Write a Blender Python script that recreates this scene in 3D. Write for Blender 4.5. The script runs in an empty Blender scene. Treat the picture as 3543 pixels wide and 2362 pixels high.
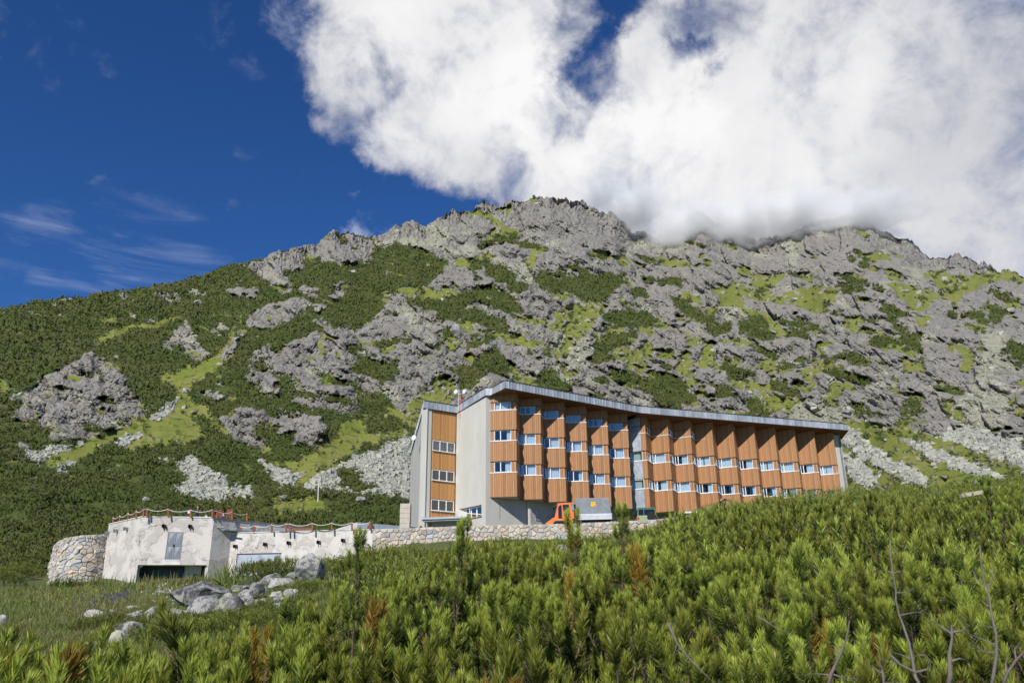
import bpy, math, random
import numpy as np
from mathutils import Vector, Matrix
random.seed(7)
RNG = np.random.default_rng(11)
SC = bpy.context.scene
COL = SC.collection
rad = math.radians

# ------------------------------------------------------------------ camera
# 28 mm lens, tilted up 19.3 degrees, rolled half a degree; the camera is the world origin
F_PX, PITCH, ROLL = 2753.93, 0.3375, -0.0087      # focal length in pixels of the 3543 px wide photograph
CX, CY = 1771.5, 1181.0
Fv = np.array([0, math.cos(PITCH), math.sin(PITCH)])
_R0 = np.array([1.0, 0, 0]); _U0 = np.cross(_R0, Fv)
Rv = math.cos(ROLL) * _R0 + math.sin(ROLL) * _U0
Uv = -math.sin(ROLL) * _R0 + math.cos(ROLL) * _U0
cam_d = bpy.data.cameras.new('camera'); cam = bpy.data.objects.new('camera', cam_d); COL.objects.link(cam)
cam_d.sensor_width = 36.0; cam_d.lens = F_PX / 3543 * 36.0
cam_d.clip_start = 0.05; cam_d.clip_end = 6000
cam.matrix_world = Matrix(((Rv[0], Uv[0], -Fv[0], 0), (Rv[1], Uv[1], -Fv[1], 0), (Rv[2], Uv[2], -Fv[2], 0), (0, 0, 0, 1)))
cam_d.dof.use_dof = True; cam_d.dof.focus_distance = 30.0; cam_d.dof.aperture_fstop = 9.0
SC.camera = cam

# ------------------------------------------------------------------ sky, sun, exposure
SUN_AZ, SUN_EL = 199.5, 36.0          # compass-style azimuth of the sun (0 = +Y, 90 = +X)
sun_dir = np.array([math.sin(rad(SUN_AZ)) * math.cos(rad(SUN_EL)), math.cos(rad(SUN_AZ)) * math.cos(rad(SUN_EL)), math.sin(rad(SUN_EL))])
sd = bpy.data.lights.new('sun', 'SUN'); sd.energy = 4.2; sd.angle = rad(0.53); sd.color = (1.0, 0.95, 0.87)
so = bpy.data.objects.new('sun', sd); COL.objects.link(so)
so.rotation_euler = Vector(sun_dir).to_track_quat('Z', 'Y').to_euler()
SC.view_settings.view_transform = 'Standard'; SC.view_settings.look = 'None'
SC.view_settings.exposure = 0.3; SC.view_settings.gamma = 1.0; SC.view_settings.use_curve_mapping = False
SC.render.engine = 'CYCLES'
SC.cycles.use_denoising = True
SC.cycles.max_bounces = 8; SC.cycles.transparent_max_bounces = 12; SC.cycles.volume_bounces = 5
SC.cycles.volume_step_rate = 1.0; SC.cycles.volume_max_steps = 256

def ray(u, v):                         # source-photo pixel -> direction
    return Rv * (u - CX) + Uv * (CY - v) + Fv * F_PX
def dray(x, y):                        # pixel of the 2352 px wide view -> direction
    return ray(x * 1.50638, y * 1.50638)
def at_y(u, v, y):
    d = ray(u, v); return d * (y / d[1])
def at_z(u, v, z):
    d = ray(u, v); return d * (z / d[2])
def unit(v):
    v = np.asarray(v, float); return v / np.linalg.norm(v)

class NT:                              # tiny node-tree helper
    def __init__(s, t): s.t = t; s.n = t.nodes; s.l = t.links
    def new(s, ty, **k):
        n = s.n.new(ty)
        for a, b in k.items():
            if a == 'i':
                for kk, vv in b.items():
                    if isinstance(vv, bpy.types.NodeSocket): s.l.new(vv, n.inputs[kk])
                    else: n.inputs[kk].default_value = vv
            else: setattr(n, a, b)
        return n
    def math(s, op, a, b=0.0, c=None, clamp=False):
        n = s.new('ShaderNodeMath', operation=op, use_clamp=clamp)
        for i, v in enumerate((a, b) if c is None else (a, b, c)):
            if isinstance(v, bpy.types.NodeSocket): s.l.new(v, n.inputs[i])
            else: n.inputs[i].default_value = v
        return n.outputs[0]
    def mix(s, f, a, b):
        n = s.new('ShaderNodeMix', data_type='RGBA')
        for i, v in ((0, f), (6, a), (7, b)):
            if isinstance(v, bpy.types.NodeSocket): s.l.new(v, n.inputs[i])
            else: n.inputs[i].default_value = v if i == 0 else (*v[:3], 1)
        return n.outputs[2]
    def ramp(s, v, a, b, c=0.0, d=1.0, smooth=True):
        n = s.new('ShaderNodeMapRange', interpolation_type='SMOOTHSTEP' if smooth else 'LINEAR')
        s.l.new(v, n.inputs[0])
        for i, x in enumerate((a, b, c, d)): n.inputs[i + 1].default_value = x
        return n.outputs[0]
    def noise(s, vec, scale, detail=4.0, rough=0.55, dist=0.0):
        n = s.new('ShaderNodeTexNoise'); s.l.new(vec, n.inputs['Vector'])
        n.inputs['Scale'].default_value = scale; n.inputs['Detail'].default_value = detail
        n.inputs['Roughness'].default_value = rough; n.inputs['Distortion'].default_value = dist
        return n.outputs[0]

world = bpy.data.worlds.new('World'); SC.world = world; world.use_nodes = True
W = NT(world.node_tree); W.n.clear()
sky = W.new('ShaderNodeTexSky', sky_type='NISHITA', sun_disc=False, sun_elevation=rad(SUN_EL), sun_rotation=rad(SUN_AZ),
            altitude=1600.0, air_density=1.0, dust_density=0.3, ozone_density=2.5)
tc = W.new('ShaderNodeTexCoord'); vdir = tc.outputs['Generated']
wn1 = W.new('ShaderNodeTexNoise'); W.l.new(vdir, wn1.inputs['Vector']); wn1.inputs['Scale'].default_value = 5.0; wn1.inputs['Detail'].default_value = 7; wn1.inputs['Roughness'].default_value = .6
wsub = W.new('ShaderNodeVectorMath', operation='SUBTRACT', i={0: wn1.outputs['Color'], 1: (.5, .5, .5)})
wsc = W.new('ShaderNodeVectorMath', operation='SCALE', i={0: wsub.outputs[0], 'Scale': .26})
wad = W.new('ShaderNodeVectorMath', operation='ADD', i={0: vdir, 1: wsc.outputs[0]})
wnm = W.new('ShaderNodeVectorMath', operation='NORMALIZE', i={0: wad.outputs[0]})
def blob(x, y, r, inner=0.35, src=None):         # soft round patch of sky round the direction of a photo pixel
    c = unit(dray(x, y)); a = r / 1828.0
    n = W.new('ShaderNodeVectorMath', operation='DOT_PRODUCT'); W.l.new(wnm.outputs[0], n.inputs[0]); n.inputs[1].default_value = tuple(c)
    return W.ramp(n.outputs['Value'], math.cos(a * 1.25), math.cos(a * inner))
S = None
for b in CLOUD_BLOBS if 'CLOUD_BLOBS' in globals() else [
        (860, 30, 210), (830, 150, 170), (1010, 130, 260), (1080, 290, 190), (1230, 220, 220), (1180, 395, 110), (1340, 350, 230), (960, 310, 120), (1560, 330, 300), (1290, 480, 120),
        (1760, 190, 330), (2080, 320, 420), (2300, 60, 420), (2500, 500, 400), (1450, 90, 90), (1900, 520, 260), (1700, -120, 420), (2700, -200, 700), (1150, -200, 330), (1450, 480, 200), (1650, 470, 220), (2050, 520, 200)]:
    o = blob(*b); S = o if S is None else W.math('MAXIMUM', S, o)
for b in [(1310, 70, 95), (1590, 75, 85), (1350, 170, 70), (850, 245, 90), (1215, 385, 80), (1400, -40, 90), (1560, 160, 50), (1290, 240, 60)]:
    S = W.math('SUBTRACT', S, W.math('MULTIPLY', blob(*b), 0.34))
nA = W.noise(vdir, 5.5, 12.0, 0.58, 0.25)
nB = W.noise(vdir, 16.0, 10.0, 0.62, 0.4)
dens = W.math('ADD', S, W.math('ADD', W.math('MULTIPLY', W.math('SUBTRACT', nA, 0.5), 2.0), W.math('MULTIPLY', W.math('SUBTRACT', nB, 0.5), 1.3)))
cmask = W.ramp(dens, 0.16, 1.12)
# cloud brightness: thin edges bright-grey, thick parts white, bases greyer to the right
vm = W.new('ShaderNodeMapping'); W.l.new(vdir, vm.inputs[0]); vm.inputs['Location'].default_value = (3.1, 1.7, .4)
nC = W.noise(vm.outputs[0], 3.2, 8.0, 0.5, 0.1)
lit = W.math('ADD', W.math('MULTIPLY', nC, 0.9), W.math('MULTIPLY', W.ramp(dens, 0.4, 1.5), 0.35))
for b in [(1030, 120, 260), (1780, 300, 260), (1280, 250, 200), (1500, 380, 160)]:
    lit = W.math('ADD', lit, W.math('MULTIPLY', blob(*b), 0.28))
for b in [(2330, 480, 330), (2352, 150, 260)]:
    lit = W.math('SUBTRACT', lit, W.math('MULTIPLY', blob(*b), 0.14))
nD = W.noise(vm.outputs[0], 11.0, 10.0, 0.6, 0.3)
lit = W.math('ADD', lit, W.math('MULTIPLY', W.math('SUBTRACT', nD, .5), .32))
ccol = W.mix(W.ramp(lit, 0.25, 1.25, smooth=False), (0.43, 0.44, 0.485), (0.78, 0.775, 0.775))
# faint high streaks at the left
mp = W.new('ShaderNodeMapping'); W.l.new(vdir, mp.inputs[0]); mp.inputs['Rotation'].default_value = (0, rad(-16), 0); mp.inputs['Scale'].default_value = (1.6, 1.6, 13.0)
st = W.noise(mp.outputs[0], 3.2, 9.0, 0.6, 0.6)
cir = None
for b in [(280, 610, 130), (80, 540, 90), (400, 620, 110), (110, 665, 60)]:
    o = blob(*b, inner=.1); cir = o if cir is None else W.math('MAXIMUM', cir, o)
puff = W.math('MULTIPLY', blob(815, 530, 52, .05), W.ramp(nB, .36, .62))
wisp = W.math('MULTIPLY', blob(610, 60, 110, .05), W.ramp(nB, .45, .75))
cirm = W.math('MAXIMUM', W.math('MULTIPLY', W.math('MULTIPLY', cir, W.ramp(st, 0.46, 0.80)), 0.24), W.math('MAXIMUM', W.math('MULTIPLY', puff, .55), W.math('MULTIPLY', wisp, .35)))
SKYGAIN = 0.084
hs = W.new('ShaderNodeHueSaturation', i={'Saturation': 1.15, 'Value': 1.0, 'Color': sky.outputs[0]})
sc_ = W.new('ShaderNodeVectorMath', operation='MULTIPLY', i={0: hs.outputs[0], 1: (SKYGAIN * .42, SKYGAIN * .67, SKYGAIN * 1.0)})
col = W.mix(cirm, sc_.outputs[0], (0.62, 0.66, 0.80))
col = W.mix(cmask, col, ccol)
bg = W.new('ShaderNodeBackground', i={'Color': col, 'Strength': 1.0})
wo = W.new('ShaderNodeOutputWorld'); W.l.new(bg.outputs[0], wo.inputs[0])

# ------------------------------------------------------------------ object helpers
class MB:
    def __init__(s): s.v = []; s.f = []; s.m = []
    def add(s, vs, fs, mi=0):
        b = len(s.v); s.v += [tuple(map(float, p)) for p in vs]; s.f += [tuple(i + b for i in f) for f in fs]; s.m += [mi] * len(fs); return s
    def hexa(s, p, mi=0):              # 8 points: bottom ring 0-3, top ring 4-7
        return s.add(p, [(3, 2, 1, 0), (4, 5, 6, 7), (0, 1, 5, 4), (1, 2, 6, 5), (2, 3, 7, 6), (3, 0, 4, 7)], mi)
    def box(s, x0, x1, y0, y1, z0, z1, mi=0):
        return s.hexa([(x0, y0, z0), (x1, y0, z0), (x1, y1, z0), (x0, y1, z0), (x0, y0, z1), (x1, y0, z1), (x1, y1, z1), (x0, y1, z1)], mi)
    def obox(s, o, ax, ay, az, mi=0):  # box from an origin and three edge vectors
        o, ax, ay, az = map(np.asarray, (o, ax, ay, az))
        return s.hexa([o, o + ax, o + ax + ay, o + ay, o + az, o + ax + az, o + ax + ay + az, o + ay + az], mi)
    def prism(s, poly, z0, z1, mi=0):  # vertical prism over a ccw plan polygon; z may be a callable
        n = len(poly); f0 = z0 if callable(z0) else (lambda x, y: z0); f1 = z1 if callable(z1) else (lambda x, y: z1)
        vs = [(x, y, f0(x, y)) for x, y in poly] + [(x, y, f1(x, y)) for x, y in poly]
        return s.add(vs, [tuple(range(n))[::-1], tuple(range(n, 2 * n))] + [(i, (i + 1) % n, (i + 1) % n + n, i + n) for i in range(n)], mi)
    def tube(s, pts, r, seg=6, mi=0, caps=True):
        pts = [np.asarray(p, float) for p in pts]; rs = r if isinstance(r, (list, tuple)) else [r] * len(pts)
        b = []; up = np.array([0.13, 0.21, 1.0])
        for i, p in enumerate(pts):
            t = unit(pts[min(i + 1, len(pts) - 1)] - pts[max(i - 1, 0)] + 1e-9)
            a = np.cross(t, up); a = unit(a) if np.linalg.norm(a) > .05 else unit(np.cross(t, (1, 0, 0))); c = np.cross(t, a)
            b += [p + rs[i] * (math.cos(2 * math.pi * k / seg) * a + math.sin(2 * math.pi * k / seg) * c) for k in range(seg)]
        fs = [(i * seg + k, i * seg + (k + 1) % seg, (i + 1) * seg + (k + 1) % seg, (i + 1) * seg + k) for i in range(len(pts) - 1) for k in range(seg)]
        if caps: fs += [tuple(range(seg))[::-1], tuple(range((len(pts) - 1) * seg, len(pts) * seg))]
        return s.add(b, fs, mi)
    def lathe(s, c, prof, axis=(0, 0, 1), seg=16, mi=0):   # profile of (radius, height) round an axis
        ax = unit(axis); a = unit(np.cross(ax, (0.3, .9, .1) if abs(ax[2]) > .9 else (0, 0, 1))); e = np.cross(ax, a); c = np.asarray(c, float)
        vs = [c + ax * h + r * (math.cos(2 * math.pi * k / seg) * a + math.sin(2 * math.pi * k / seg) * e) for r, h in prof for k in range(seg)]
        n = len(prof)
        fs = [(i * seg + k, i * seg + (k + 1) % seg, (i + 1) * seg + (k + 1) % seg, (i + 1) * seg + k) for i in range(n - 1) for k in range(seg)]
        fs += [tuple(range(seg))[::-1], tuple(range((n - 1) * seg, n * seg))]
        return s.add(vs, fs, mi)
    def build(s, name, mats, parent=None, local=False, smooth=False, bevel=0):
        me = bpy.data.meshes.new(name)
        off = np.zeros(3)
        if parent is not None and not local: off = np.array(wloc(parent))
        me.from_pydata([(x - off[0], y - off[1], z - off[2]) for x, y, z in s.v], [], s.f)
        mats = mats if isinstance(mats, (list, tuple)) else [mats]
        for m in mats: me.materials.append(m)
        if len(mats) > 1: me.polygons.foreach_set('material_index', s.m)
        me.polygons.foreach_set('use_smooth', [bool(smooth)] * len(me.polygons))
        me.update()
        o = bpy.data.objects.new(name, me); COL.objects.link(o)
        if parent is not None: o.parent = parent
        if bevel:
            b = o.modifiers.new('bevel', 'BEVEL'); b.width = bevel; b.segments = 2; b.limit_method = 'ANGLE'; b.angle_limit = rad(35)
        return o
def wloc(o):
    p = np.array(o.location, float)
    while o.parent is not None:
        o = o.parent; p = p + np.array(o.location, float)
    return p
def npmesh(name, V, Fc, mats, parent=None, smooth=False, nper=3):
    V = np.asarray(V, np.float32); Fc = np.asarray(Fc, np.int32)
    me = bpy.data.meshes.new(name); me.vertices.add(len(V)); me.vertices.foreach_set('co', V.ravel())
    n = Fc.shape[1]; me.loops.add(Fc.size); me.loops.foreach_set('vertex_index', Fc.ravel())
    me.polygons.add(len(Fc)); me.polygons.foreach_set('loop_start', np.arange(0, Fc.size, n, dtype=np.int32))
    try: me.polygons.foreach_set('loop_total', np.full(len(Fc), n, np.int32))
    except Exception: pass
    for m in (mats if isinstance(mats, (list, tuple)) else [mats]): me.materials.append(m)
    me.update(calc_edges=True)
    me.polygons.foreach_set('use_smooth', np.full(len(Fc), bool(smooth)))
    o = bpy.data.objects.new(name, me); COL.objects.link(o)
    if parent is not None: o.parent = parent
    return o
def vattr(o, name, arr):
    a = o.data.attributes.new(name, 'FLOAT_COLOR', 'POINT'); A = np.ones((len(arr), 4), np.float32); A[:, :arr.shape[1]] = arr; a.data.foreach_set('color', A.ravel())
def thing(name, label, cat, loc=(0, 0, 0), rotz=0.0, group=None):
    o = bpy.data.objects.new(name, None); COL.objects.link(o); o.location = tuple(map(float, loc)); o.rotation_euler = (0, 0, rotz)
    o.empty_display_size = 0.3
    return tag(o, label, cat, group)
def tag(o, label, cat, group=None, kind=None):
    if label: o['label'] = label
    if cat: o['category'] = cat
    if group: o['group'] = group
    if kind: o['kind'] = kind
    return o
def struct(o): o['kind'] = 'structure'; return o
def stuff(o, label=None, cat=None): 
    o['kind'] = 'stuff'
    if label: o['label'] = label
    if cat: o['category'] = cat
    return o
def copy_tree(o, parent=None):
    c = o.copy(); COL.objects.link(c); c.parent = parent
    for ch in o.children: copy_tree(ch, c)
    return c

# ------------------------------------------------------------------ materials
def mat(name, c1, c2=None, rough=0.75, scale=6.0, detail=6.0, bump=0.15, bscale=None, metal=0.0, spec=0.4, rnd=0.0, stretch=None, lo=.35, hi=.65, coat=0, c3=None, s3=.8, bdist=.02):
    m = bpy.data.materials.new(name); m.use_nodes = True; N = NT(m.node_tree); b = N.n['Principled BSDF']
    t = N.new('ShaderNodeTexCoord'); v = t.outputs['Object']
    if stretch:
        mp = N.new('ShaderNodeMapping'); N.l.new(v, mp.inputs[0]); mp.inputs['Scale'].default_value = stretch; v = mp.outputs[0]
    oi = N.new('ShaderNodeObjectInfo')
    if rnd:
        ad = N.new('ShaderNodeVectorMath', operation='ADD'); N.l.new(v, ad.inputs[0])
        cr = N.new('ShaderNodeCombineXYZ'); 
        for k in range(3): N.l.new(N.math('MULTIPLY', oi.outputs['Random'], 37.0 + 11 * k), cr.inputs[k])
        N.l.new(cr.outputs[0], ad.inputs[1]); v = ad.outputs[0]
    c2 = c2 or tuple(x * .8 for x in c1)
    n = N.noise(v, scale, detail, .6)
    col = N.mix(N.ramp(n, lo, hi), c1, c2)
    if c3:
        n3 = N.noise(v, scale * 3.1, detail, .65, .5); col = N.mix(N.ramp(n3, .52, .66, 0, s3), col, c3)
    if rnd:
        f = N.math('ADD', 1.0 - rnd / 2, N.math('MULTIPLY', oi.outputs['Random'], rnd))
        h = N.new('ShaderNodeHueSaturation', i={'Color': col, 'Value': f, 'Saturation': 1.0}); col = h.outputs[0]
    N.l.new(col, b.inputs['Base Color'])
    b.inputs['Roughness'].default_value = rough; b.inputs['Metallic'].default_value = metal
    b.inputs['Specular IOR Level'].default_value = spec
    if coat: b.inputs['Coat Weight'].default_value = coat; b.inputs['Coat Roughness'].default_value = .08
    if bump:
        bn = N.noise(v, bscale or scale * 4, detail, .65)
        bp = N.new('ShaderNodeBump', i={'Strength': bump, 'Distance': bdist, 'Height': bn}); N.l.new(bp.outputs[0], b.inputs['Normal'])
    return m

# ------------------------------------------------------------------ noise in numpy
def _h(ix, iy, iz, s):
    h = (ix.astype(np.int64) * 374761393 + iy.astype(np.int64) * 668265263 + iz.astype(np.int64) * 2147483647 + s * 974634777) & 0xffffffff
    h = ((h ^ (h >> 13)) * 1274126177) & 0xffffffff
    h = ((h ^ (h >> 16)) * 2246822519) & 0xffffffff
    return ((h ^ (h >> 15)) & 0xffffff) / float(0xffffff)
def vnoise(P, s=0):
    i = np.floor(P).astype(np.int64); f = P - i; f = f * f * (3 - 2 * f); r = 0
    for a in (0, 1):
        wa = f[:, 0] if a else 1 - f[:, 0]
        for b in (0, 1):
            wb = f[:, 1] if b else 1 - f[:, 1]
            for c in (0, 1):
                r = r + wa * wb * (f[:, 2] if c else 1 - f[:, 2]) * _h(i[:, 0] + a, i[:, 1] + b, i[:, 2] + c, s)
    return r
def fbm(P, oct=4, s=0, g=.5):
    r = 0; a = 1; t = 0
    for k in range(oct): r = r + a * vnoise(P * 2 ** k + 17.3 * k, s + k); t += a; a *= g
    return r / t
def facets(P, s=0, jit=.9):            # blocky fractured relief: offset and tilt per nearest cell
    i = np.floor(P).astype(np.int64); best = np.full(len(P), 1e9); val = np.zeros(len(P)); b2 = np.full(len(P), 1e9)
    for a in (-1, 0, 1):
        for b in (-1, 0, 1):
            for c in (-1, 0, 1):
                q = i + np.array([a, b, c]); hx, hy, hz = (_h(q[:, 0], q[:, 1], q[:, 2], s + k) for k in (1, 2, 3))
                d = P - (q + .5 + jit * (np.stack([hx, hy, hz], 1) - .5)); dd = (d * d).sum(1)
                o = _h(q[:, 0], q[:, 1], q[:, 2], s + 4); tx = _h(q[:, 0], q[:, 1], q[:, 2], s + 5) - .5; tz = _h(q[:, 0], q[:, 1], q[:, 2], s + 6) - .5
                v = (o - .5) + 1.5 * tx * d[:, 0] + 1.5 * tz * d[:, 2]
                m = dd < best; b2 = np.where(m, best, np.minimum(b2, dd)); best = np.where(m, dd, best); val = np.where(m, v, val)
    return val, np.sqrt(b2) - np.sqrt(best)

def facets2(P, s=0, jit=.9):           # 2D version that also returns the cell centres
    i = np.floor(P).astype(np.int64); best = np.full(len(P), 1e9); b2 = best.copy(); val = np.zeros(len(P)); cen = np.zeros_like(P); zz = np.zeros(len(P), np.int64)
    for a in (-1, 0, 1):
        for b in (-1, 0, 1):
            q = i + np.array([a, b]); hx = _h(q[:, 0], q[:, 1], zz, s + 1); hy = _h(q[:, 0], q[:, 1], zz, s + 2)
            c = q + .5 + jit * (np.stack([hx, hy], 1) - .5); d = P - c; dd = (d * d).sum(1)
            v = (_h(q[:, 0], q[:, 1], zz, s + 4) - .5) + 1.9 * (_h(q[:, 0], q[:, 1], zz, s + 5) - .5) * d[:, 0] + 1.5 * (_h(q[:, 0], q[:, 1], zz, s + 6) - .5) * d[:, 1]
            m = dd < best; b2 = np.where(m, best, np.minimum(b2, dd)); best = np.where(m, dd, best); val = np.where(m, v, val); cen[m] = c[m]
    return val, np.sqrt(b2) - np.sqrt(best), cen

def crags(P, s=0, jit=.85, a=.75, tx=1.3, ty=1.1):   # continuous fractured relief: the upper envelope of tilted facets
    i = np.floor(P).astype(np.int64); best = np.full(len(P), -1e9); sec = best.copy(); cen = np.zeros_like(P); zz = np.zeros(len(P), np.int64)
    for u in (-1, 0, 1):
        for w in (-1, 0, 1):
            q = i + np.array([u, w]); c = q + .5 + jit * (np.stack([_h(q[:, 0], q[:, 1], zz, s + 1), _h(q[:, 0], q[:, 1], zz, s + 2)], 1) - .5); d = P - c
            v = .55 * (_h(q[:, 0], q[:, 1], zz, s + 4) - .5) + tx * (_h(q[:, 0], q[:, 1], zz, s + 5) - .5) * d[:, 0] + ty * (_h(q[:, 0], q[:, 1], zz, s + 6) - .5) * d[:, 1] - a * (d * d).sum(1)
            m = v > best; sec = np.where(m, best, np.maximum(sec, v)); best = np.where(m, v, best); cen[m] = c[m]
    return best, best - sec, cen

def rbf(pts):
    A = np.array(pts, float); n = len(A); d = np.linalg.norm(A[:, None, :2] - A[None, :, :2], axis=2)
    K = d + np.eye(n) * 0.15
    M = np.zeros((n + 3, n + 3)); M[:n, :n] = -K; M[:n, n] = 1; M[:n, n + 1:] = A[:, :2]; M[n, :n] = 1; M[n + 1:, :n] = A[:, :2].T
    w = np.linalg.solve(M, np.r_[A[:, 2], 0, 0, 0])
    def f(x, y):
        x = np.asarray(x, float); y = np.asarray(y, float); sh = x.shape; x = x.ravel(); y = y.ravel()
        D = np.sqrt((x[:, None] - A[:, 0]) ** 2 + (y[:, None] - A[:, 1]) ** 2)
        return ((-D) @ w[:n] + w[n] + w[n + 1] * x + w[n + 2] * y).reshape(sh)
    return f
# ------------------------------------------------------------------ ground
ground_h = rbf([(0, 0, -1.6), (0, -15, -4.5), (-15, -12, -5.5), (15, -12, -3), (0, -60, -20), (-60, -20, -14), (60, -20, 2),
    (0, 3, -1.25), (2, 3, -1.05), (-2, 3, -1.5), (4, 4, -.6), (-3, 5, -1.6), (0, 6, -.9), (4, 7, -.6), (-4, 8, -1.5), (8, 8, -.1),
    (0, 12, -.1), (6, 13, .4), (12, 13, 1.0), (-8, 14, -1.0), (-3, 22, .9), (3, 24, 1.9), (10, 25, 2.2), (18, 25, 2.7), (-12, 22, -.25), (-20, 25, -.5),
    (-5, 38, 2.4), (5, 42, 3.3), (15, 42, 5.2), (28, 42, 6.3), (-15, 40, 1.35), (-28, 42, .7), (-9, 31, 1.6), (-12, 52, 2.6), (-24, 52, 2.0), (-34, 52, 2.0),
    (-12, 61, 3.9), (0, 61, 4.75), (10, 62, 5.3), (22, 60, 6.5), (35, 55, 7.6), (-20, 63, 3.0), (-29, 61, 2.7), (-40, 60, 2.9), (-36, 66, 3.1), (-50, 60, 3.2),
    (-45, 75, 5.5), (-8, 66, 6.6), (0, 67, 6.9), (5, 70, 7.1), (20, 72, 7.8), (35, 75, 9.0), (50, 70, 10.5), (-20, 80, 7.5), (-5, 80, 7.6), (-30, 80, 7.2), (0, 90, 8.6), (20, 100, 10.5), (45, 110, 16),
    (60, 60, 11), (60, 90, 16), (-60, 90, 10), (-80, 60, 3), (-80, 100, 12), (80, 40, 12), (0, 115, 13), (40, 130, 19), (-60, 120, 20), (0, 160, 30), (100, 120, 25), (-100, 140, 25)])
def G(x, y): return float(ground_h(x, y))
def hit(dx, dy, tmax=110.0):           # where the sight line through a photo pixel meets the ground
    d = dray(dx, dy); d = d / np.hypot(d[0], d[1]); t = np.arange(1.0, tmax, .1)
    z = t * d[2] - ground_h(t * d[0], t * d[1]); k = np.where(z < 0)[0]
    t = t[k[0]] if len(k) else tmax
    return np.array([t * d[0], t * d[1], G(t * d[0], t * d[1])])

def ground_material():
    m = bpy.data.materials.new('meadow_ground'); m.use_nodes = True; N = NT(m.node_tree); b = N.n['Principled BSDF']
    v = N.new('ShaderNodeTexCoord').outputs['Object']
    n1 = N.noise(v, .35, 8, .6); n2 = N.noise(v, 3.0, 8, .65); n3 = N.noise(v, 14, 6, .7)
    c = N.mix(N.ramp(n1, .4, .62), (.075, .105, .022), (.12, .13, .035))
    c = N.mix(N.ramp(n2, .45, .7), c, (.045, .07, .015)); c = N.mix(N.ramp(n3, .58, .7), c, (.15, .13, .06))
    N.l.new(c, b.inputs['Base Color']); b.inputs['Roughness'].default_value = .9
    bp = N.new('ShaderNodeBump', i={'Strength': .8, 'Distance': .12, 'Height': n3}); N.l.new(bp.outputs[0], b.inputs['Normal'])
    return m
M_GROUND = ground_material()
rr = np.concatenate([np.linspace(.3, 8, 30), np.geomspace(8.5, 90, 70), np.geomspace(95, 900, 14)])
aa = np.concatenate([np.linspace(-50, 50, 181), np.linspace(55, 305, 46)])
RR, AA = np.meshgrid(rr, np.radians(aa)); X = RR * np.sin(AA); Y = RR * np.cos(AA)
Z = ground_h(X, Y)
far = np.clip((RR - 135) / 90, 0, 1); Z = Z * (1 - far) + far * (np.where(np.cos(AA) > .6, 5.0, -8.0))
P3 = np.stack([X.ravel(), Y.ravel(), 0 * X.ravel()], 1)
Z = Z + ((fbm(P3 * .6, 4) - .5) * .35 * np.clip(RR.ravel() / 12, 0, 1)).reshape(Z.shape)
ni, nj = X.shape; idx = np.arange(ni * nj).reshape(ni, nj)
Fg = np.stack([idx, np.roll(idx, -1, 0), np.roll(np.roll(idx, -1, 0), -1, 1), np.roll(idx, -1, 1)], -1)[:, :-1].reshape(-1, 4)
struct(npmesh('ground', np.stack([X, Y, Z], -1).reshape(-1, 3), Fg[:, ::-1], M_GROUND, smooth=True))

# ------------------------------------------------------------------ mountain
SKYLINE = [(-900, 850), (-500, 800), (-150, 745), (0, 713), (90, 692), (180, 683), (300, 667), (400, 650), (470, 632), (520, 612), (600, 591), (660, 577), (700, 570), (730, 556), (750, 541), (765, 529), (782, 534), (805, 543),
    (850, 549), (880, 536), (905, 526), (925, 519), (955, 508), (967, 506), (980, 514), (1010, 501), (1050, 491), (1090, 479), (1150, 463), (1200, 466), (1245, 453), (1270, 453), (1320, 463), (1370, 479), (1392, 494), (1410, 490),
    (1430, 506), (1455, 528), (1480, 540), (1530, 545), (1570, 515), (1605, 487), (1640, 515), (1690, 534), (1720, 552), (1780, 545), (1820, 535), (1870, 502), (1890, 512), (1950, 505), (2000, 518), (2040, 535), (2100, 565), (2150, 592), (2175, 586), (2222, 592),
    (2260, 612), (2352, 630), (2500, 640), (2800, 700), (3400, 850)]
sk = np.array(SKYLINE, float)
def azel(x, y):
    d = dray(x, y) if np.isscalar(x) else (Rv[None] * (x[:, None] * 1.50638 - CX) + Uv[None] * (CY - y[:, None] * 1.50638) + Fv[None] * F_PX).T
    return np.degrees(np.arctan2(d[0], d[1])), np.degrees(np.arctan2(d[2], np.hypot(d[0], d[1])))
sa, se = azel(sk[:, 0], sk[:, 1])
o_ = np.argsort(sa); sa = sa[o_]; se = se[o_]
phi = np.concatenate([np.linspace(-62, -38.3, 60), np.linspace(-38, 38, 1120), np.linspace(38.3, 62, 60)])
NT_ROWS = 400
E_sky = np.interp(phi, sa, se)
Rr = np.interp(phi, [-62, -35, -26, -18, -8, 0, 5, 9, 14, 20, 28, 35, 62], [240, 290, 330, 400, 500, 560, 600, 680, 760, 740, 700, 620, 500])
r0 = np.interp(phi, [-62, -35, -20, -8, -4, 5, 15, 22.5, 26, 35, 62], [80, 74, 78, 84, 92, 112, 122, 122, 92, 66, 66])
z0 = np.array([float(ground_h(r0[k] * math.sin(rad(phi[k])), r0[k] * math.cos(rad(phi[k])))) - 1.0 for k in range(len(phi))])
zR = Rr * np.tan(np.radians(E_sky))
tau = np.linspace(0, 1, 400); pw = 1.12
tR = np.linspace(0, 1, NT_ROWS)
RG = np.zeros((len(phi), NT_ROWS)); ZG = np.zeros_like(RG)
for k in range(len(phi)):
    r = r0[k] + (Rr[k] - r0[k]) * tau; z = z0[k] + (zR[k] - z0[k]) * tau ** pw
    e = np.maximum.accumulate(np.degrees(np.arctan2(z, r)) + 1e-6 * np.arange(len(r)))
    et = e[0] + (e[-1] - e[0]) * tR
    RG[k] = np.interp(et, e, r); ZG[k] = RG[k] * np.tan(np.radians(et))
PH = np.radians(phi)[:, None] * np.ones((1, NT_ROWS))
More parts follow.
